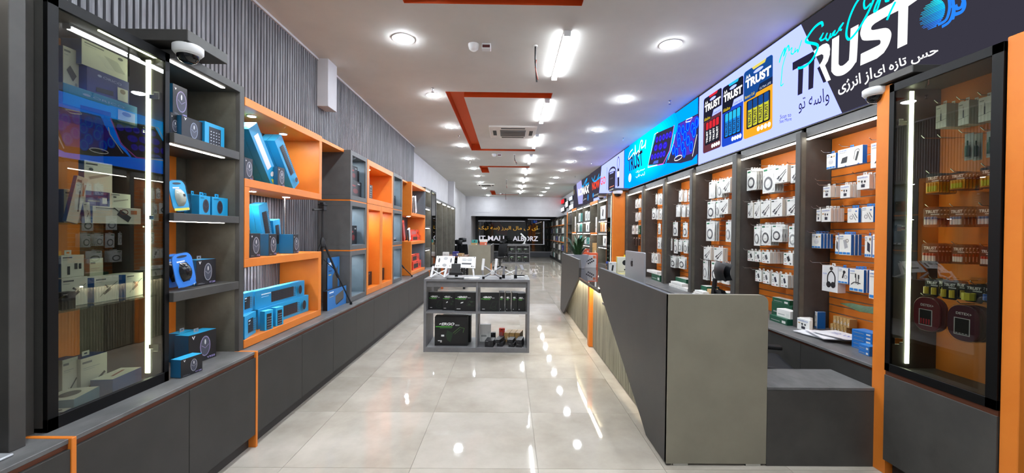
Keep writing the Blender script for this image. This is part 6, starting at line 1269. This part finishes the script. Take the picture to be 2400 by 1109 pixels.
display_unit('low grey four compartment display unit in the middle of the aisle', UX0, UX1, UY, UY + .52, UH)
display_unit('distant low grey display unit before the far shop window', -.32, 1.10, 20.5, 21.0, .98)
EB = 'black boxes in the aisle display unit'
def ub(px0, px1, pt, pb, Y, des, label, k, z, d=.12, yaw=0, lean=0, group=EB):
    a, b = at(px0, pb, Y=Y), at(px1, pb, Y=Y); h = at(px0, pt, Y=Y).z - z; return carton(label, 'box', des, k, b.x - a.x, d, h, ((a.x + b.x) / 2, Y, z), math.radians(yaw), group, lean)
zs_ = lambda x: 990 + x / 6.523
zt = lambda y: 660 + y / 6.523
for i, (a, b, ya, kk) in enumerate(((95, 320, 165, 0), (305, 505, 168, 1), (490, 815, 165, 1))): ub(zs_(a), zs_(b), zt(ya), 731, UY + (.14, .10, .05)[i], 'ergo', 'black ERGO TECH box, %s from left in the upper left compartment' % nth[i], kk, .5245, .10)
ub(zs_(885), zs_(1172), zt(168), 732, UY + .05, 'ergo', 'black ERGO TECH box facing front in the upper right compartment', 0, .5245, .03)
for i, x in enumerate((1180, 1275, 1375, 1458)): ub(zs_(x), zs_(x + (78 if i < 3 else 122)), zt(172 + 3 * i), 732, UY + .06, 'ergo', 'slim black box in the upper right compartment, %s of the four at right' % nth[i], 0, .5245, .20, 4)
ub(zs_(185), zs_(690), zt(540), 812, UY + .08, 'ergo', 'big black ERGO TECH monitor arm box in the lower left compartment', 2, .0625, .14, 1)
ub(zs_(300), zs_(738), zt(520), 800, UY + .26, 'ergo', 'second big black box behind the monitor arm box', 0, .0625, .12, 0)
ub(zs_(880), zs_(1045), zt(660), 795, UY + .28, 'plain', 'grey upright box with black emblem in the lower right compartment', 0, .0625, .06)
ub(zs_(1045), zs_(1120), zt(782), 790, UY + .30, 'dark', 'small dark box beside the grey upright box', 2, .0625, .06)
ub(zs_(1170), zs_(1260), zt(720), 795, UY + .34, 'red', 'grey and pink box at the back of the lower right compartment', 1, .0625, .05)
for i in range(3): carton('brown cardboard box, %s from left, back of the lower right compartment' % nth[i], 'box', 'kraft', 0, .07, .2, .125, (-.015 + .075 * i, UY + .28, .0625), -.25, 'brown boxes in the lower right compartment')
for i, (x, y, z, rz, ln) in enumerate(((-.24, .05, 0, -.15, .17), (-.10, .08, 0, -.2, .2), (-.14, .07, .047, -.3, .22), (.05, .06, 0, -.2, .16), (.03, .07, .047, -.25, .17), (.15, .05, 0, -.2, .2), (.145, .06, .047, -.2, .2))):
    carton('long black cable box lying in lower right compartment, %s from left' % nth[i], 'box', 'dark', i, .11 if i < 1 else .075, ln, .085 if i == 0 else .045, (x, UY + y - .02, .0625 + z), rz, EB)
# laptop and phone stands on top of the unit
SG = 'laptop and phone stands on the aisle unit'
zx = lambda x, y, Y=UY + .2: at(990 + x / 9.23, 590 + y / 9.23, Y=Y)
def plate(t, quad, holes, m=WHITEP, th=.006, Yq=None):
    P_ = [Vector(p) for p in quad]; n = (P_[1] - P_[0]).cross(P_[3] - P_[0]).normalized()
    if n.y > 0: n = -n
    o = part(M().prism(P_, -n * th, m), 'tray', t, bevel=.002); fn = lambda u, v, l: P_[0] + (P_[1] - P_[0]) * u + (P_[3] - P_[0]) * v + (P_[2] - P_[1] - P_[3] + P_[0]) * u * v + n * (.0008 + l)
    A = Art(fn); dk = c_('3a3a3c'); md = c_('8a8a8a')
    for h in holes:
        if h[0] == 'e': A.ell(h[1], h[2], h[3], h[4], c_(h[5]), 16)
        else: A.rect(*h[1:5], c_(h[5]))
    part(A.m, 'cut_outs', t)
t = thing('laptop_stand', 'white laptop stand with two round vents, leftmost on the aisle unit', 'stand', (-.9, UY + .25, UH), SG)
q4 = [zx(265, 345, UY + .12), zx(670, 360, UY + .12), zx(705, 95, UY + .30), zx(310, 90, UY + .30)]
plate(t, q4, [('e', .5, .22, .12, .13, '8a8a8a'), ('e', .52, .78, .12, .14, '9a9a9a'), ('e', .18, .62, .05, .2, '4a4a4c'), ('e', .82, .62, .05, .2, '4a4a4c'), ('e', .1, .14, .035, .05, '5a5a5a'), ('e', .2, .16, .03, .04, '2a2a2a'), ('e', .8, .16, .03, .04, '2a2a2a'), ('e', .1, .9, .03, .04, '4a4a4a'), ('e', .92, .9, .03, .04, '4a4a4a')])
for sx in (0, 290):
    part(M().tube([zx(180 + sx, 560, UY + .06), zx(240 + sx, 320, UY + .14)], .016, WHITEP, 8), 'leg', t); part(M().tube([zx(180 + sx, 560, UY + .06), zx(300 + sx * .9, 470, UY + .36)], .012, WHITEP, 8), 'leg', t); part(M().tube([zx(300 + sx * .9, 470, UY + .36), zx(340 + sx * .8, 340, UY + .22)], .012, WHITEP, 8), 'leg', t)
part(M().tube([zx(235, 400, UY + .1), zx(470, 540, UY + .08)], .008, WHITEP, 6), 'cross_brace', t); part(M().tube([zx(500, 400, UY + .1), zx(240, 520, UY + .08)], .008, WHITEP, 6), 'cross_brace', t)
t = thing('phone_stand', 'black phone stand in front of the two white trays', 'stand', (-.66, UY + .15, UH), SG); q4 = [zx(615, 470, UY + .03), zx(815, 470, UY + .03), zx(830, 260, UY + .075), zx(630, 260, UY + .075)]; plate(t, q4, [], BLACKM, .012)
part(M().tube([zx(735, 545, UY + .075), zx(735, 400, UY + .085)], .022, BLACKM, 10), 'stem', t); b = zx(715, 560, UY + .1); part(M().box(b.x - .105, b.x + .12, UY + .005, UY + .115, UH, UH + .012, BLACK), 'base', t, bevel=.004); part(M().box(b.x - .07, b.x + .10, UY + .01, UY + .035, UH + .05, UH + .09, BLACKM), 'lip', t, bevel=.003)
t = thing('laptop_stand', 'white slotted tray on a single round based arm', 'stand', (-.45, UY + .25, UH), SG); q4 = [zx(745, 340, UY + .14), zx(1145, 360, UY + .14), zx(1160, 110, UY + .28), zx(765, 105, UY + .28)]
plate(t, q4, [('r', .26, .78, .47, .81, '8a8a8a'), ('r', .57, .78, .78, .81, '8a8a8a'), ('r', .26, .69, .78, .72, '6a6a6a'), ('r', .26, .6, .47, .63, '8a8a8a'), ('r', .57, .6, .78, .63, '8a8a8a'), ('r', .25, .3, .77, .42, '3a3a3c'), ('e', .1, .92, .03, .04, '5a5a5a'), ('e', .92, .92, .03, .04, '5a5a5a'), ('e', .8, .14, .04, .05, '3a3a3a'), ('e', .9, .14, .03, .04, '7a7a7a')])
p = zx(1115, 560, UY + .12); part(M().lathe([(0, 0), (.08, 0), (.08, .012), (.02, .016), (0, .016)], (p.x, UY + .12, UH), WHITEP, 20), 'base', t, smooth=True); part(M().tube([(p.x, UY + .12, UH + .01), zx(1105, 455, UY + .13), zx(1090, 350, UY + .19)], .012, WHITEP, 8), 'arm', t)
t = thing('laptop_stand', 'folding grey cross legged stand with two white uprights', 'stand', (-.25, UY + .2, UH), SG)
for x in (1320, 1600): part(M().tube([zx(x - 20, 400, UY + .12), zx(x + (5 if x < 1400 else 5), 155, UY + .16)], .018, WHITEP, 8), 'upright', t); part(M().tube([zx(x - 20, 400, UY + .12), zx(x - 10, 500, UY + .3)], .012, ALU, 8), 'hinge_arm', t)
for a, b in (((1320, 558), (1690, 340)), ((1690, 558), (1345, 330))): part(M().tube([zx(*a, UY + .06), zx(*b, UY + .34)], .013, paint('8a8a8c', .4), 8), 'leg', t); f = zx(*a, UY + .06); part(M().lathe([(0, 0), (.016, 0), (.016, .03), (0, .03)], (f.x, f.y, UH), BLACK, 10), 'rubber_foot', t)
c_x = zx(1515, 455, UY + .17); part(M().lathe([(0, -.02), (.028, -.02), (.028, .02), (0, .02)], c_x, WHITEP, 14, 'y'), 'pivot', t)
t = thing('laptop_stand', 'thin folding stand with two grey uprights at the right', 'stand', (.02, UY + .25, UH), SG)
for x in (1765, 2025): part(M().tube([zx(x - 10, 500, UY + .18), zx(x + 5, 310, UY + .2)], .015, paint('7a7a7e', .4), 8), 'upright', t); f = zx(x - 10, 500, UY + .18); part(M().box(f.x - .02, f.x + .02, f.y - .02, f.y + .02, UH, f.z, BLACK), 'foot', t)
for a, b in (((1790, 395), (1960, 470)), ((2005, 400), (1790, 500))): part(M().tube([zx(*a, UY + .18), zx(*b, UY + .14)], .006, WHITEP, 6), 'cross_brace', t)
for x in (1945, 2245): p = zx(x, 570, UY + .06); part(M().box(p.x - .018, p.x + .018, UY + .03, UY + .30, UH, UH + .02, WHITEP), 'base_rail', t, bevel=.003); part(M().box(p.x - .02, p.x + .02, UY + .03, UY + .06, UH + .02, UH + .055, WHITEP), 'stop', t, bevel=.003)
p0 = zx(1945, 540, UY + .22); p1 = zx(2245, 540, UY + .22); part(M().tube([(p0.x, UY + .24, UH + .03), (p1.x, UY + .24, UH + .03)], .008, BLACKM, 6), 'cross_bar', t)
t = thing('phone_stand', 'small tilted grey phone holder at the right end of the aisle unit', 'stand', (.12, UY + .3, UH), SG); q4 = [zx(2145, 385, UY + .30), zx(2205, 395, UY + .30), zx(2165, 285, UY + .38), zx(2090, 280, UY + .38)]; plate(t, q4, [], paint('77777b', .4), .008)
p = zx(2120, 505, UY + .36); part(M().tube([(p.x, UY + .36, UH + .01), zx(2180, 390, UY + .34)], .006, ALU, 8), 'stem', t); part(M().lathe([(0, 0), (.05, 0), (.05, .008), (0, .01)], (p.x, UY + .36, UH), WHITEP, 18), 'base', t)
m = M(); p = zx(930, 560, UY + .1); m.box(p.x - .045, p.x + .045, UY + .06, UY + .14, UH, UH + .012, WHITEP); solo(m, 'phone_clip', 'small flat white clip lying between two stands on the unit', 'clip', bevel=.004)
# goods in the distant unit
for r in range(2):
    for c in range(4): carton('distant black box in the far display unit, %s row, %s from left' % (['lower', 'upper'][r], nth[c]), 'box', 'ergo', c, .29, .2, .36 if r == 0 else .28, (-.32 + .2 + c * .335 + (.03 if c > 1 else 0), 20.54, .0625 if r == 0 else .5245), 0, 'black boxes in the distant display unit')
t = thing('monitor_arm', 'white desk arm standing on the distant display unit', 'arm', (.85, 20.7, .98)); part(M().lathe([(0, 0), (.1, 0), (.1, .02), (0, .02)], (.8, 20.7, .98), WHITEP, 14), 'base', t); part(M().tube([(.8, 20.7, 1.0), (.9, 20.7, 1.25)], .035, WHITEP, 8), 'lower_arm', t); part(M().tube([(.9, 20.7, 1.25), (.62, 20.7, 1.52)], .04, WHITEP, 8), 'upper_arm', t)
# ================================================================== things on the reception counter
def boxz(label, des, k, x, y, z, w, h, d, rz, group=None, tab=None): return carton(label, 'box', des, k, w, d, h, (x, y, z), rz, group, tab=tab)
SGP = 'power strip boxes on the glass counter top'
CZ = .8955
p = at(1382, 628, Z=CZ); yb = p.y; k_ = yb / FPX
boxz('front grey box with two power strips on the polished counter top', 'strip', 0, p.x, yb, CZ, 30 * k_, 30 * k_, .10, 0, SGP)
boxz('large orange box directly behind the grey power strip box', 'stripo', 0, p.x + .01, yb + .12, CZ, 42 * k_, 34 * k_, .16, 0, SGP)
boxz('small orange box on top of the large orange box', 'stripo', 1, p.x - .06, yb + .16, CZ + round(34 * k_ / .005) * .005 + .001, .16, .075, .10, 0, SGP)
boxz('low orange box left of the large orange box', 'stripo', 2, p.x - .20, yb + .02, CZ, .06, .16, .12, 0, SGP)
t = thing('potted_plant', 'spiky green plant in a grey angular pot on the far counter end', 'plant', (1.26, 7.55, CZ)); pz = CZ
part(M().prism([(1.20, 7.45, pz), (1.42, 7.45, pz), (1.50, 7.45, pz + .26), (1.12, 7.45, pz + .26)], (0, .22, 0), paint('8a8c92', .5)), 'pot', t, bevel=.004)
rng = random.Random(5)
for i in range(26):
    a = i * 2.4; r_ = .10 + .16 * rng.random(); hh = .16 + .24 * rng.random(); b0 = Vector((1.31 + .05 * math.cos(a), 7.56 + .05 * math.sin(a), pz + .22))
    leaf(t, [b0, b0 + Vector((r_ * .3 * math.cos(a), r_ * .3 * math.sin(a), hh * .5)), b0 + Vector((r_ * .7 * math.cos(a), r_ * .7 * math.sin(a), hh * .85)), b0 + Vector((r_ * 1.3 * math.cos(a), r_ * 1.3 * math.sin(a), hh))], .024)
# desk goods
DZ = .7505
t = thing('computer', 'silver all in one computer seen from behind on the counter desk', 'computer', (1.36, 4.15, DZ)); SIL = paint('b4b6ba', .35, .35)
e0, e1 = Vector((1.315, 4.43, 0)), Vector((1.362, 3.955, 0)); dv = (e1 - e0).normalized(); nv = Vector((-dv.y, dv.x, 0)); nv = nv if nv.x < 0 else -nv; zt_ = at(1474, 587.5, Y=4.43).z
P_ = lambda s, z, o=0.0: e0 + dv * s + nv * o + Vector((0, 0, z)); WD = (e1 - e0).length
pts = []
for cu, cv, a0 in ((WD - .015, DZ + .10 + .015, -90), (WD - .015, zt_ - .015, 0), (.015, zt_ - .015, 90), (.015, DZ + .10 + .015, 180)):
    for k in range(4): an = math.radians(a0 + 30 * k); pts.append(P_(cu + .015 * math.cos(an), cv + .015 * math.sin(an)))
part(M().prism(pts, nv * .02, SIL), 'display_shell', t, bevel=.002); part(M().prism([P_(.02, DZ + .16, -.001), P_(WD - .02, DZ + .16, -.001), P_(WD - .02, zt_ - .02, -.001), P_(.02, zt_ - .02, -.001)], -nv * .002, paint('0a0a0c', .1)), 'screen', t)
g = [];
for i in range(8):
    v = i / 7; an = v * math.pi * .5; row = []
    for s in (-.09, -.06, .06, .09): row.append(P_(WD * .5 + s * (1 - .25 * (1 - v)), DZ + .012 + .20 * math.sin(an), .02 + .13 * math.cos(an)))
    g.append(row)
part(M().sheet(g, SIL).sheet([[Vector(q_) - nv * .008 for q_ in r][::-1] for r in g], SIL), 'stand', t, smooth=True); part(M().prism([P_(WD * .5 - .09, DZ, .16), P_(WD * .5 + .09, DZ, .16), P_(WD * .5 + .09, DZ, -.02), P_(WD * .5 - .09, DZ, -.02)], (0, 0, .01), SIL), 'stand_base', t)
A = Art(lambda u, v, l: P_(WD * .38 + u, zt_ - .125 + v, .0208 + l)); bkm = c_('121214')
ap = [(0, .022), (.010, .028), (.022, .026), (.028, .016), (.022, .006), (.022, -.006), (.030, -.016), (.022, -.032), (.012, -.038), (0, -.034), (-.012, -.038), (-.024, -.030), (-.031, -.008), (-.028, .014), (-.016, .027)]
A.poly(ap, bkm); A.poly([(.001, .032), (.012, .036), (.014, .050), (.004, .045)], bkm); part(A.m, 'fruit_emblem', t)
t = thing('water_bottle', 'clear water bottle with blue cap and label on the counter desk', 'bottle', (1.20, 4.62, DZ)); bx = 1.155; pb_ = clear('clear bottle plastic', (.93, .96, .98), 1.0, .05)
part(M().lathe([(0, 0), (.034, 0), (.036, .02), (.036, .2), (.030, .235), (.014, .275), (.014, .30)], (bx, 4.664, DZ + .165), pb_, 18), 'body', t, smooth=True); part(M().lathe([(.0365, .10), (.0365, .175)], (bx, 4.664, DZ + .165), paint('2060c0', .4), 18), 'label_band', t); part(M().lathe([(.016, .29), (.016, .312), (0, .314)], (bx, 4.664, DZ + .165), paint('1a4ab0', .4), 14), 'cap', t); part(M().lathe([(0, 0), (.038, 0), (.038, .165), (0, .165)], (bx, 4.664, DZ), c_('c8c8c6'), 14), 'coaster_stand', t)
MG = 'car holder boxes on the counter desk'
boxz('large yellow edged box with a phone holder beside the silver computer', 'mount', 0, 1.345, 4.57, DZ + .347, .20, .19, .07, -.12, MG, 'e8d840'); boxz('white box with a black holder behind the water bottle', 'case', 2, 1.19, 4.56, DZ + .347, .09, .13, .05, 0, MG)
boxz('yellow box lying under the phone holder boxes', 'mount', 1, 1.345, 4.54, DZ, .26, .20, .12, 0, MG); boxz('pale yellow box in the middle of the car holder pile', 'mount', 3, 1.335, 4.54, DZ + .201, .28, .145, .12, .03, MG); boxz('small yellow pack in front on the counter desk', 'mount', 2, 1.24, 4.425, DZ, .10, .20, .10, .1, MG)
m = M(); m.box(1.125, 1.17, 4.0, 4.36, DZ, DZ + .17, c_('e6e6e2')); solo(m, 'paper_stack', 'stack of white paper left of the silver computer foot', 'paper', bevel=.003)
# laptop at the lower left corner
t = thing('laptop', 'closed silver laptop edge on the worktop at the lower left corner', 'laptop', (-1.9, 1.36, CT)); a = at(40, 1078, Z=CT + .012); part(M().box(-2.16, -1.865, 1.25, 1.53, CT, CT + .011, SIL), 'base', t, bevel=.004); part(M().box(-2.14, -1.90, 1.27, 1.49, CT + .0112, CT + .0125, c_('2a2a2c')), 'keyboard', t)
# ================================================================== chairs
def office_chair(label, x, y, z0, rz, seat='1c1c1f', head=True, zsc=1.0):
    T = Matrix.Translation((x, y, z0)) @ Matrix.Rotation(rz, 4, 'Z'); t = thing('office_chair', label, 'chair', group=None, M4=T); K = c_(seat)
    for i in range(5): a = i * 2 * math.pi / 5 + .3; part(M().tube([(0, 0, .10), (.29 * math.cos(a), .29 * math.sin(a), .075)], [.025, .016], BLACKM, 6), 'base_leg', t); part(M().lathe([(0, -.02), (.028, -.02), (.028, .02), (0, .02)], (.29 * math.cos(a), .29 * math.sin(a), .03), BLACK, 12, 'x'), 'caster', t)
    part(M().tube([(0, 0, .08), (0, 0, .42)], .028, BLACKM, 10), 'gas_post', t); part(M().box(-.24, .24, -.23, .24, .42, .50, K), 'seat', t, bevel=.03)
    g = []
    for i in range(9):
        v = i / 8; row = []
        for j in range(7): u = j / 6 * 2 - 1; row.append((u * (.23 - .03 * v), -.22 + .05 * math.sin(v * 3) - .05 * v - .04 * (1 - u * u) * .6, .52 + .55 * v * zsc))
        g.append(row)
    part(M().sheet(g, K).sheet([[Vector(p) - Vector((0, .035, 0)) for p in r][::-1] for r in g], K), 'backrest', t, smooth=True)
    part(M().tube([(0, -.12, .42), (0, -.32, .55), (0, -.33, .95), (0, -.31, 1.13 * zsc)], .02, BLACKM, 8), 'back_post', t)
    for s in (-1, 1): part(M().tube([(s * .25, 0, .46), (s * .29, -.02, .66)], .016, BLACKM, 8), 'arm_post', t); part(M().box(s * .29 - .04, s * .29 + .04, -.14, .12, .66, .69, BLACK), 'armrest', t, bevel=.012)
    if head:
        g = []
        for i in range(7):
            v = i / 6 * 2 - 1; row = []
            for j in range(9): u = j / 8 * 2 - 1; row.append((u * .15, -.27 + .05 * u * u + .02 * v * v, 1.20 * zsc + v * .085 * (1 - .25 * u * u)))
            g.append(row)
        part(M().sheet(g, K).sheet([[Vector(p) - Vector((0, .05, 0)) for p in r][::-1] for r in g], K), 'headrest', t, smooth=True)
    return t
office_chair('black mesh office chair behind the counter, headrest above the end panel', 2.12, 3.42, 0, -1.9, '1b1c20', zsc=1.03)
office_chair('distant black gaming chair behind the far desk', -1.70, 14.75, 0, -.5, '1c1c1e'); office_chair('distant dark office chair left of the far display unit', -.36, 17.3, 0, 2.6, '18181a')
office_chair('distant black high backed chair with an orange mark', -1.72, 15.65, 0, -.2, '161618', True, 1.05)
# ================================================================== far desk and table
t = thing('reception_desk', 'distant grey beige reception desk with an orange lit side', 'desk', (-.97, 14.2, 0)); part(M().box(-1.36, -.60, 13.6, 13.64, 0, 1.125, ENDP), 'end_panel', t, bevel=.002); part(M().box(-.62, -.58, 13.64, 16.0, .5, 1.125, DARK), 'front_panel', t); part(M().box(-.68, -.66, 13.64, 16.0, 0, .9, ORANGE), 'lit_panel', t); part(M().box(-.655, -.63, 13.7, 16.0, .88, .90, LED), 'led_strip', t); part(M().box(-1.36, -.62, 13.64, 16.0, .74, .77, DARK), 'desk_top', t); part(M().box(-1.36, -.60, 13.64, 13.95, 1.10, 1.125, DARK), 'ledge', t)
for i, (a, b, zz, h, col, lb) in enumerate(((-1.27, -1.05, 1.126, .07, 'kraft', 'brown box on the distant desk'), (-1.25, -1.06, 1.197, .10, 'teal', 'turquoise box on the brown box, distant desk'), (-.98, -.74, 1.126, .10, 'stripo', 'orange box on the distant desk'), (-.98, -.72, 1.227, .09, 'plain', 'white device on the orange box, distant desk'))): carton(lb, 'box', col, 0, b - a, .2, h, ((a + b) / 2, 13.66, zz), 0, 'goods on the distant desk')
t = thing('side_table', 'distant brown table with an orange leg before the peg wall', 'table', (-1.45, 11.2, 0)); part(M().box(-1.85, -1.15, 10.9, 11.8, .86, .90, c_('6a3f28')), 'table_top', t, bevel=.003)
for x, yv in ((-1.80, 10.95), (-1.2, 10.95), (-1.8, 11.75), (-1.2, 11.75)): part(M().box(x - .03, x + .03, yv - .03, yv + .03, 0, .86, c_('c8622a') if x < -1.5 else BLACKM), 'leg', t)
for i, (x, col, h) in enumerate(((-1.72, 'plain', .10), (-1.45, 'violet', .12), (-1.3, 'kraft', .07))): carton(['small pale box on the distant brown table', 'small blue box on the distant brown table', 'low brown box on the distant brown table'][i], 'box', col, 0, .16, .14, h, (x, 11.0, .901), 0, 'boxes on the distant brown table')
# goods on the distant left peg wall and shelves
cols = ['anker', 'dark', 'case', 'pouch', 'mount', 'teal', 'red']
rng = random.Random(3)
for b_, yv in enumerate((11.95, 12.85, 13.75)):
    for r, z in enumerate((1.0, 1.3, 1.6, 1.9, 2.15)):
        for c, dy in enumerate((-.25, 0, .25)):
            h = rng.uniform(.14, .2); carton('distant hanging pack on the left peg wall, bay %s, row %s, column %s' % (nth[b_ + 1], nth[4 - r], nth[c]), 'pack', rng.choice(cols), c, .15, .03, h, (-2.05, yv + dy, z - h - .012), math.pi / 2, 'hanging packs on the distant left peg wall', name='carton')
# goods on the far right niches
NG = 'boxed goods in the far right niches'
def rn(px0, px1, pt, pb, des, label, z, k=0, d=.08, X=2.82):
    c = ['first', 'second', 'third', 'fourth', 'fifth', 'sixth'].index(next(w_ for w_ in label.replace('second shelf', '').replace('third shelf', '').split() if w_ in ('first', 'second', 'third', 'fourth', 'fifth', 'sixth')))
    o = R(px0, px1, pt, pb, X, des, label, 'box', k, d, 0, z, NG, yr=(NX[c] + .04, NX[c + 1] - .04)); return o
rn(1407, 1419, 483, 509, 'case', 'white box with dark speaker, top shelf of the first far niche', 1.983); rn(1407, 1411.5, 522, 543, 'orangebx', 'orange and white box, left on second shelf of first far niche', 1.613); rn(1413, 1417, 522, 543, 'orangebx', 'orange box, middle on second shelf of the first far niche', 1.613, 1); rn(1418.5, 1423, 522, 543, 'case', 'white box, right on second shelf of the first far niche', 1.613, 1); rn(1413, 1423, 553, 577, 'case', 'cream box on the third shelf of the first far niche', 1.203, 2)
rn(1371, 1377, 495, 514, 'case', 'white speaker box, top shelf of third far niche', 2.013, 0); rn(1378, 1382, 496, 514, 'case', 'other white speaker box, top shelf of third far niche', 2.013, 1); rn(1373, 1381, 523, 541, 'case', 'white boxes on the second shelf of third far niche', 1.623, 2); rn(1369, 1374, 555, 572, 'case', 'white camera box, third shelf of the third far niche', 1.183, 1); rn(1375, 1381, 557, 572, 'teal', 'blue and white camera box, third shelf of third far niche', 1.183, 2)
rn(1356, 1360.5, 500, 516, 'case', 'white box on the top shelf of fourth far niche', 2.013, 1); rn(1361, 1365, 500, 516, 'teal', 'teal box on the top shelf of fourth far niche', 2.013); rn(1353, 1358, 525, 542, 'case', 'white box on the second shelf of fourth far niche', 1.623, 0); rn(1359, 1364, 525, 542, 'teal', 'teal box on the second shelf of fourth far niche', 1.623, 1); rn(1352, 1357, 552, 570, 'case', 'white box on the third shelf of fourth far niche', 1.183, 1); rn(1359, 1364, 552, 570, 'teal', 'teal box on the third shelf of fourth far niche', 1.183, 2)
rn(1395.5, 1398.5, 509, 543, 'plain', 'tall narrow white box in the orange second far niche', 1.593); rn(1347, 1349.5, 508, 540, 'plain', 'tall narrow white box in the orange fifth far niche', 1.613); rn(1336, 1341, 500, 520, 'dark', 'dark bag on the top shelf of the sixth far niche', 2.013, 1)
rn(1386, 1397, 570, 600, 'kraft', 'tall cream and violet box below the orange second far niche', .662, 1, .14); rn(1371, 1380, 584, 600, 'violet', 'white topped violet box below the third far niche', .835, 1, .12)
# cases in the far rack
RG = 'cases in the far rounded rack'
for r, z in enumerate((.145, .685, 1.125, 1.565, 2.005)):
    for c in range(5): carton('small case standing in the far rounded rack, row %s from below, column %s' % (nth[r], nth[c]), 'case', ['dark', 'case', 'plain', 'violet', 'dark', 'plain', 'teal'][(r * 3 + c * 2) % 7], c, .4, .05, .26, (2.72, 19.72 + c * 1.3 + .5, z), -math.pi / 2, RG)
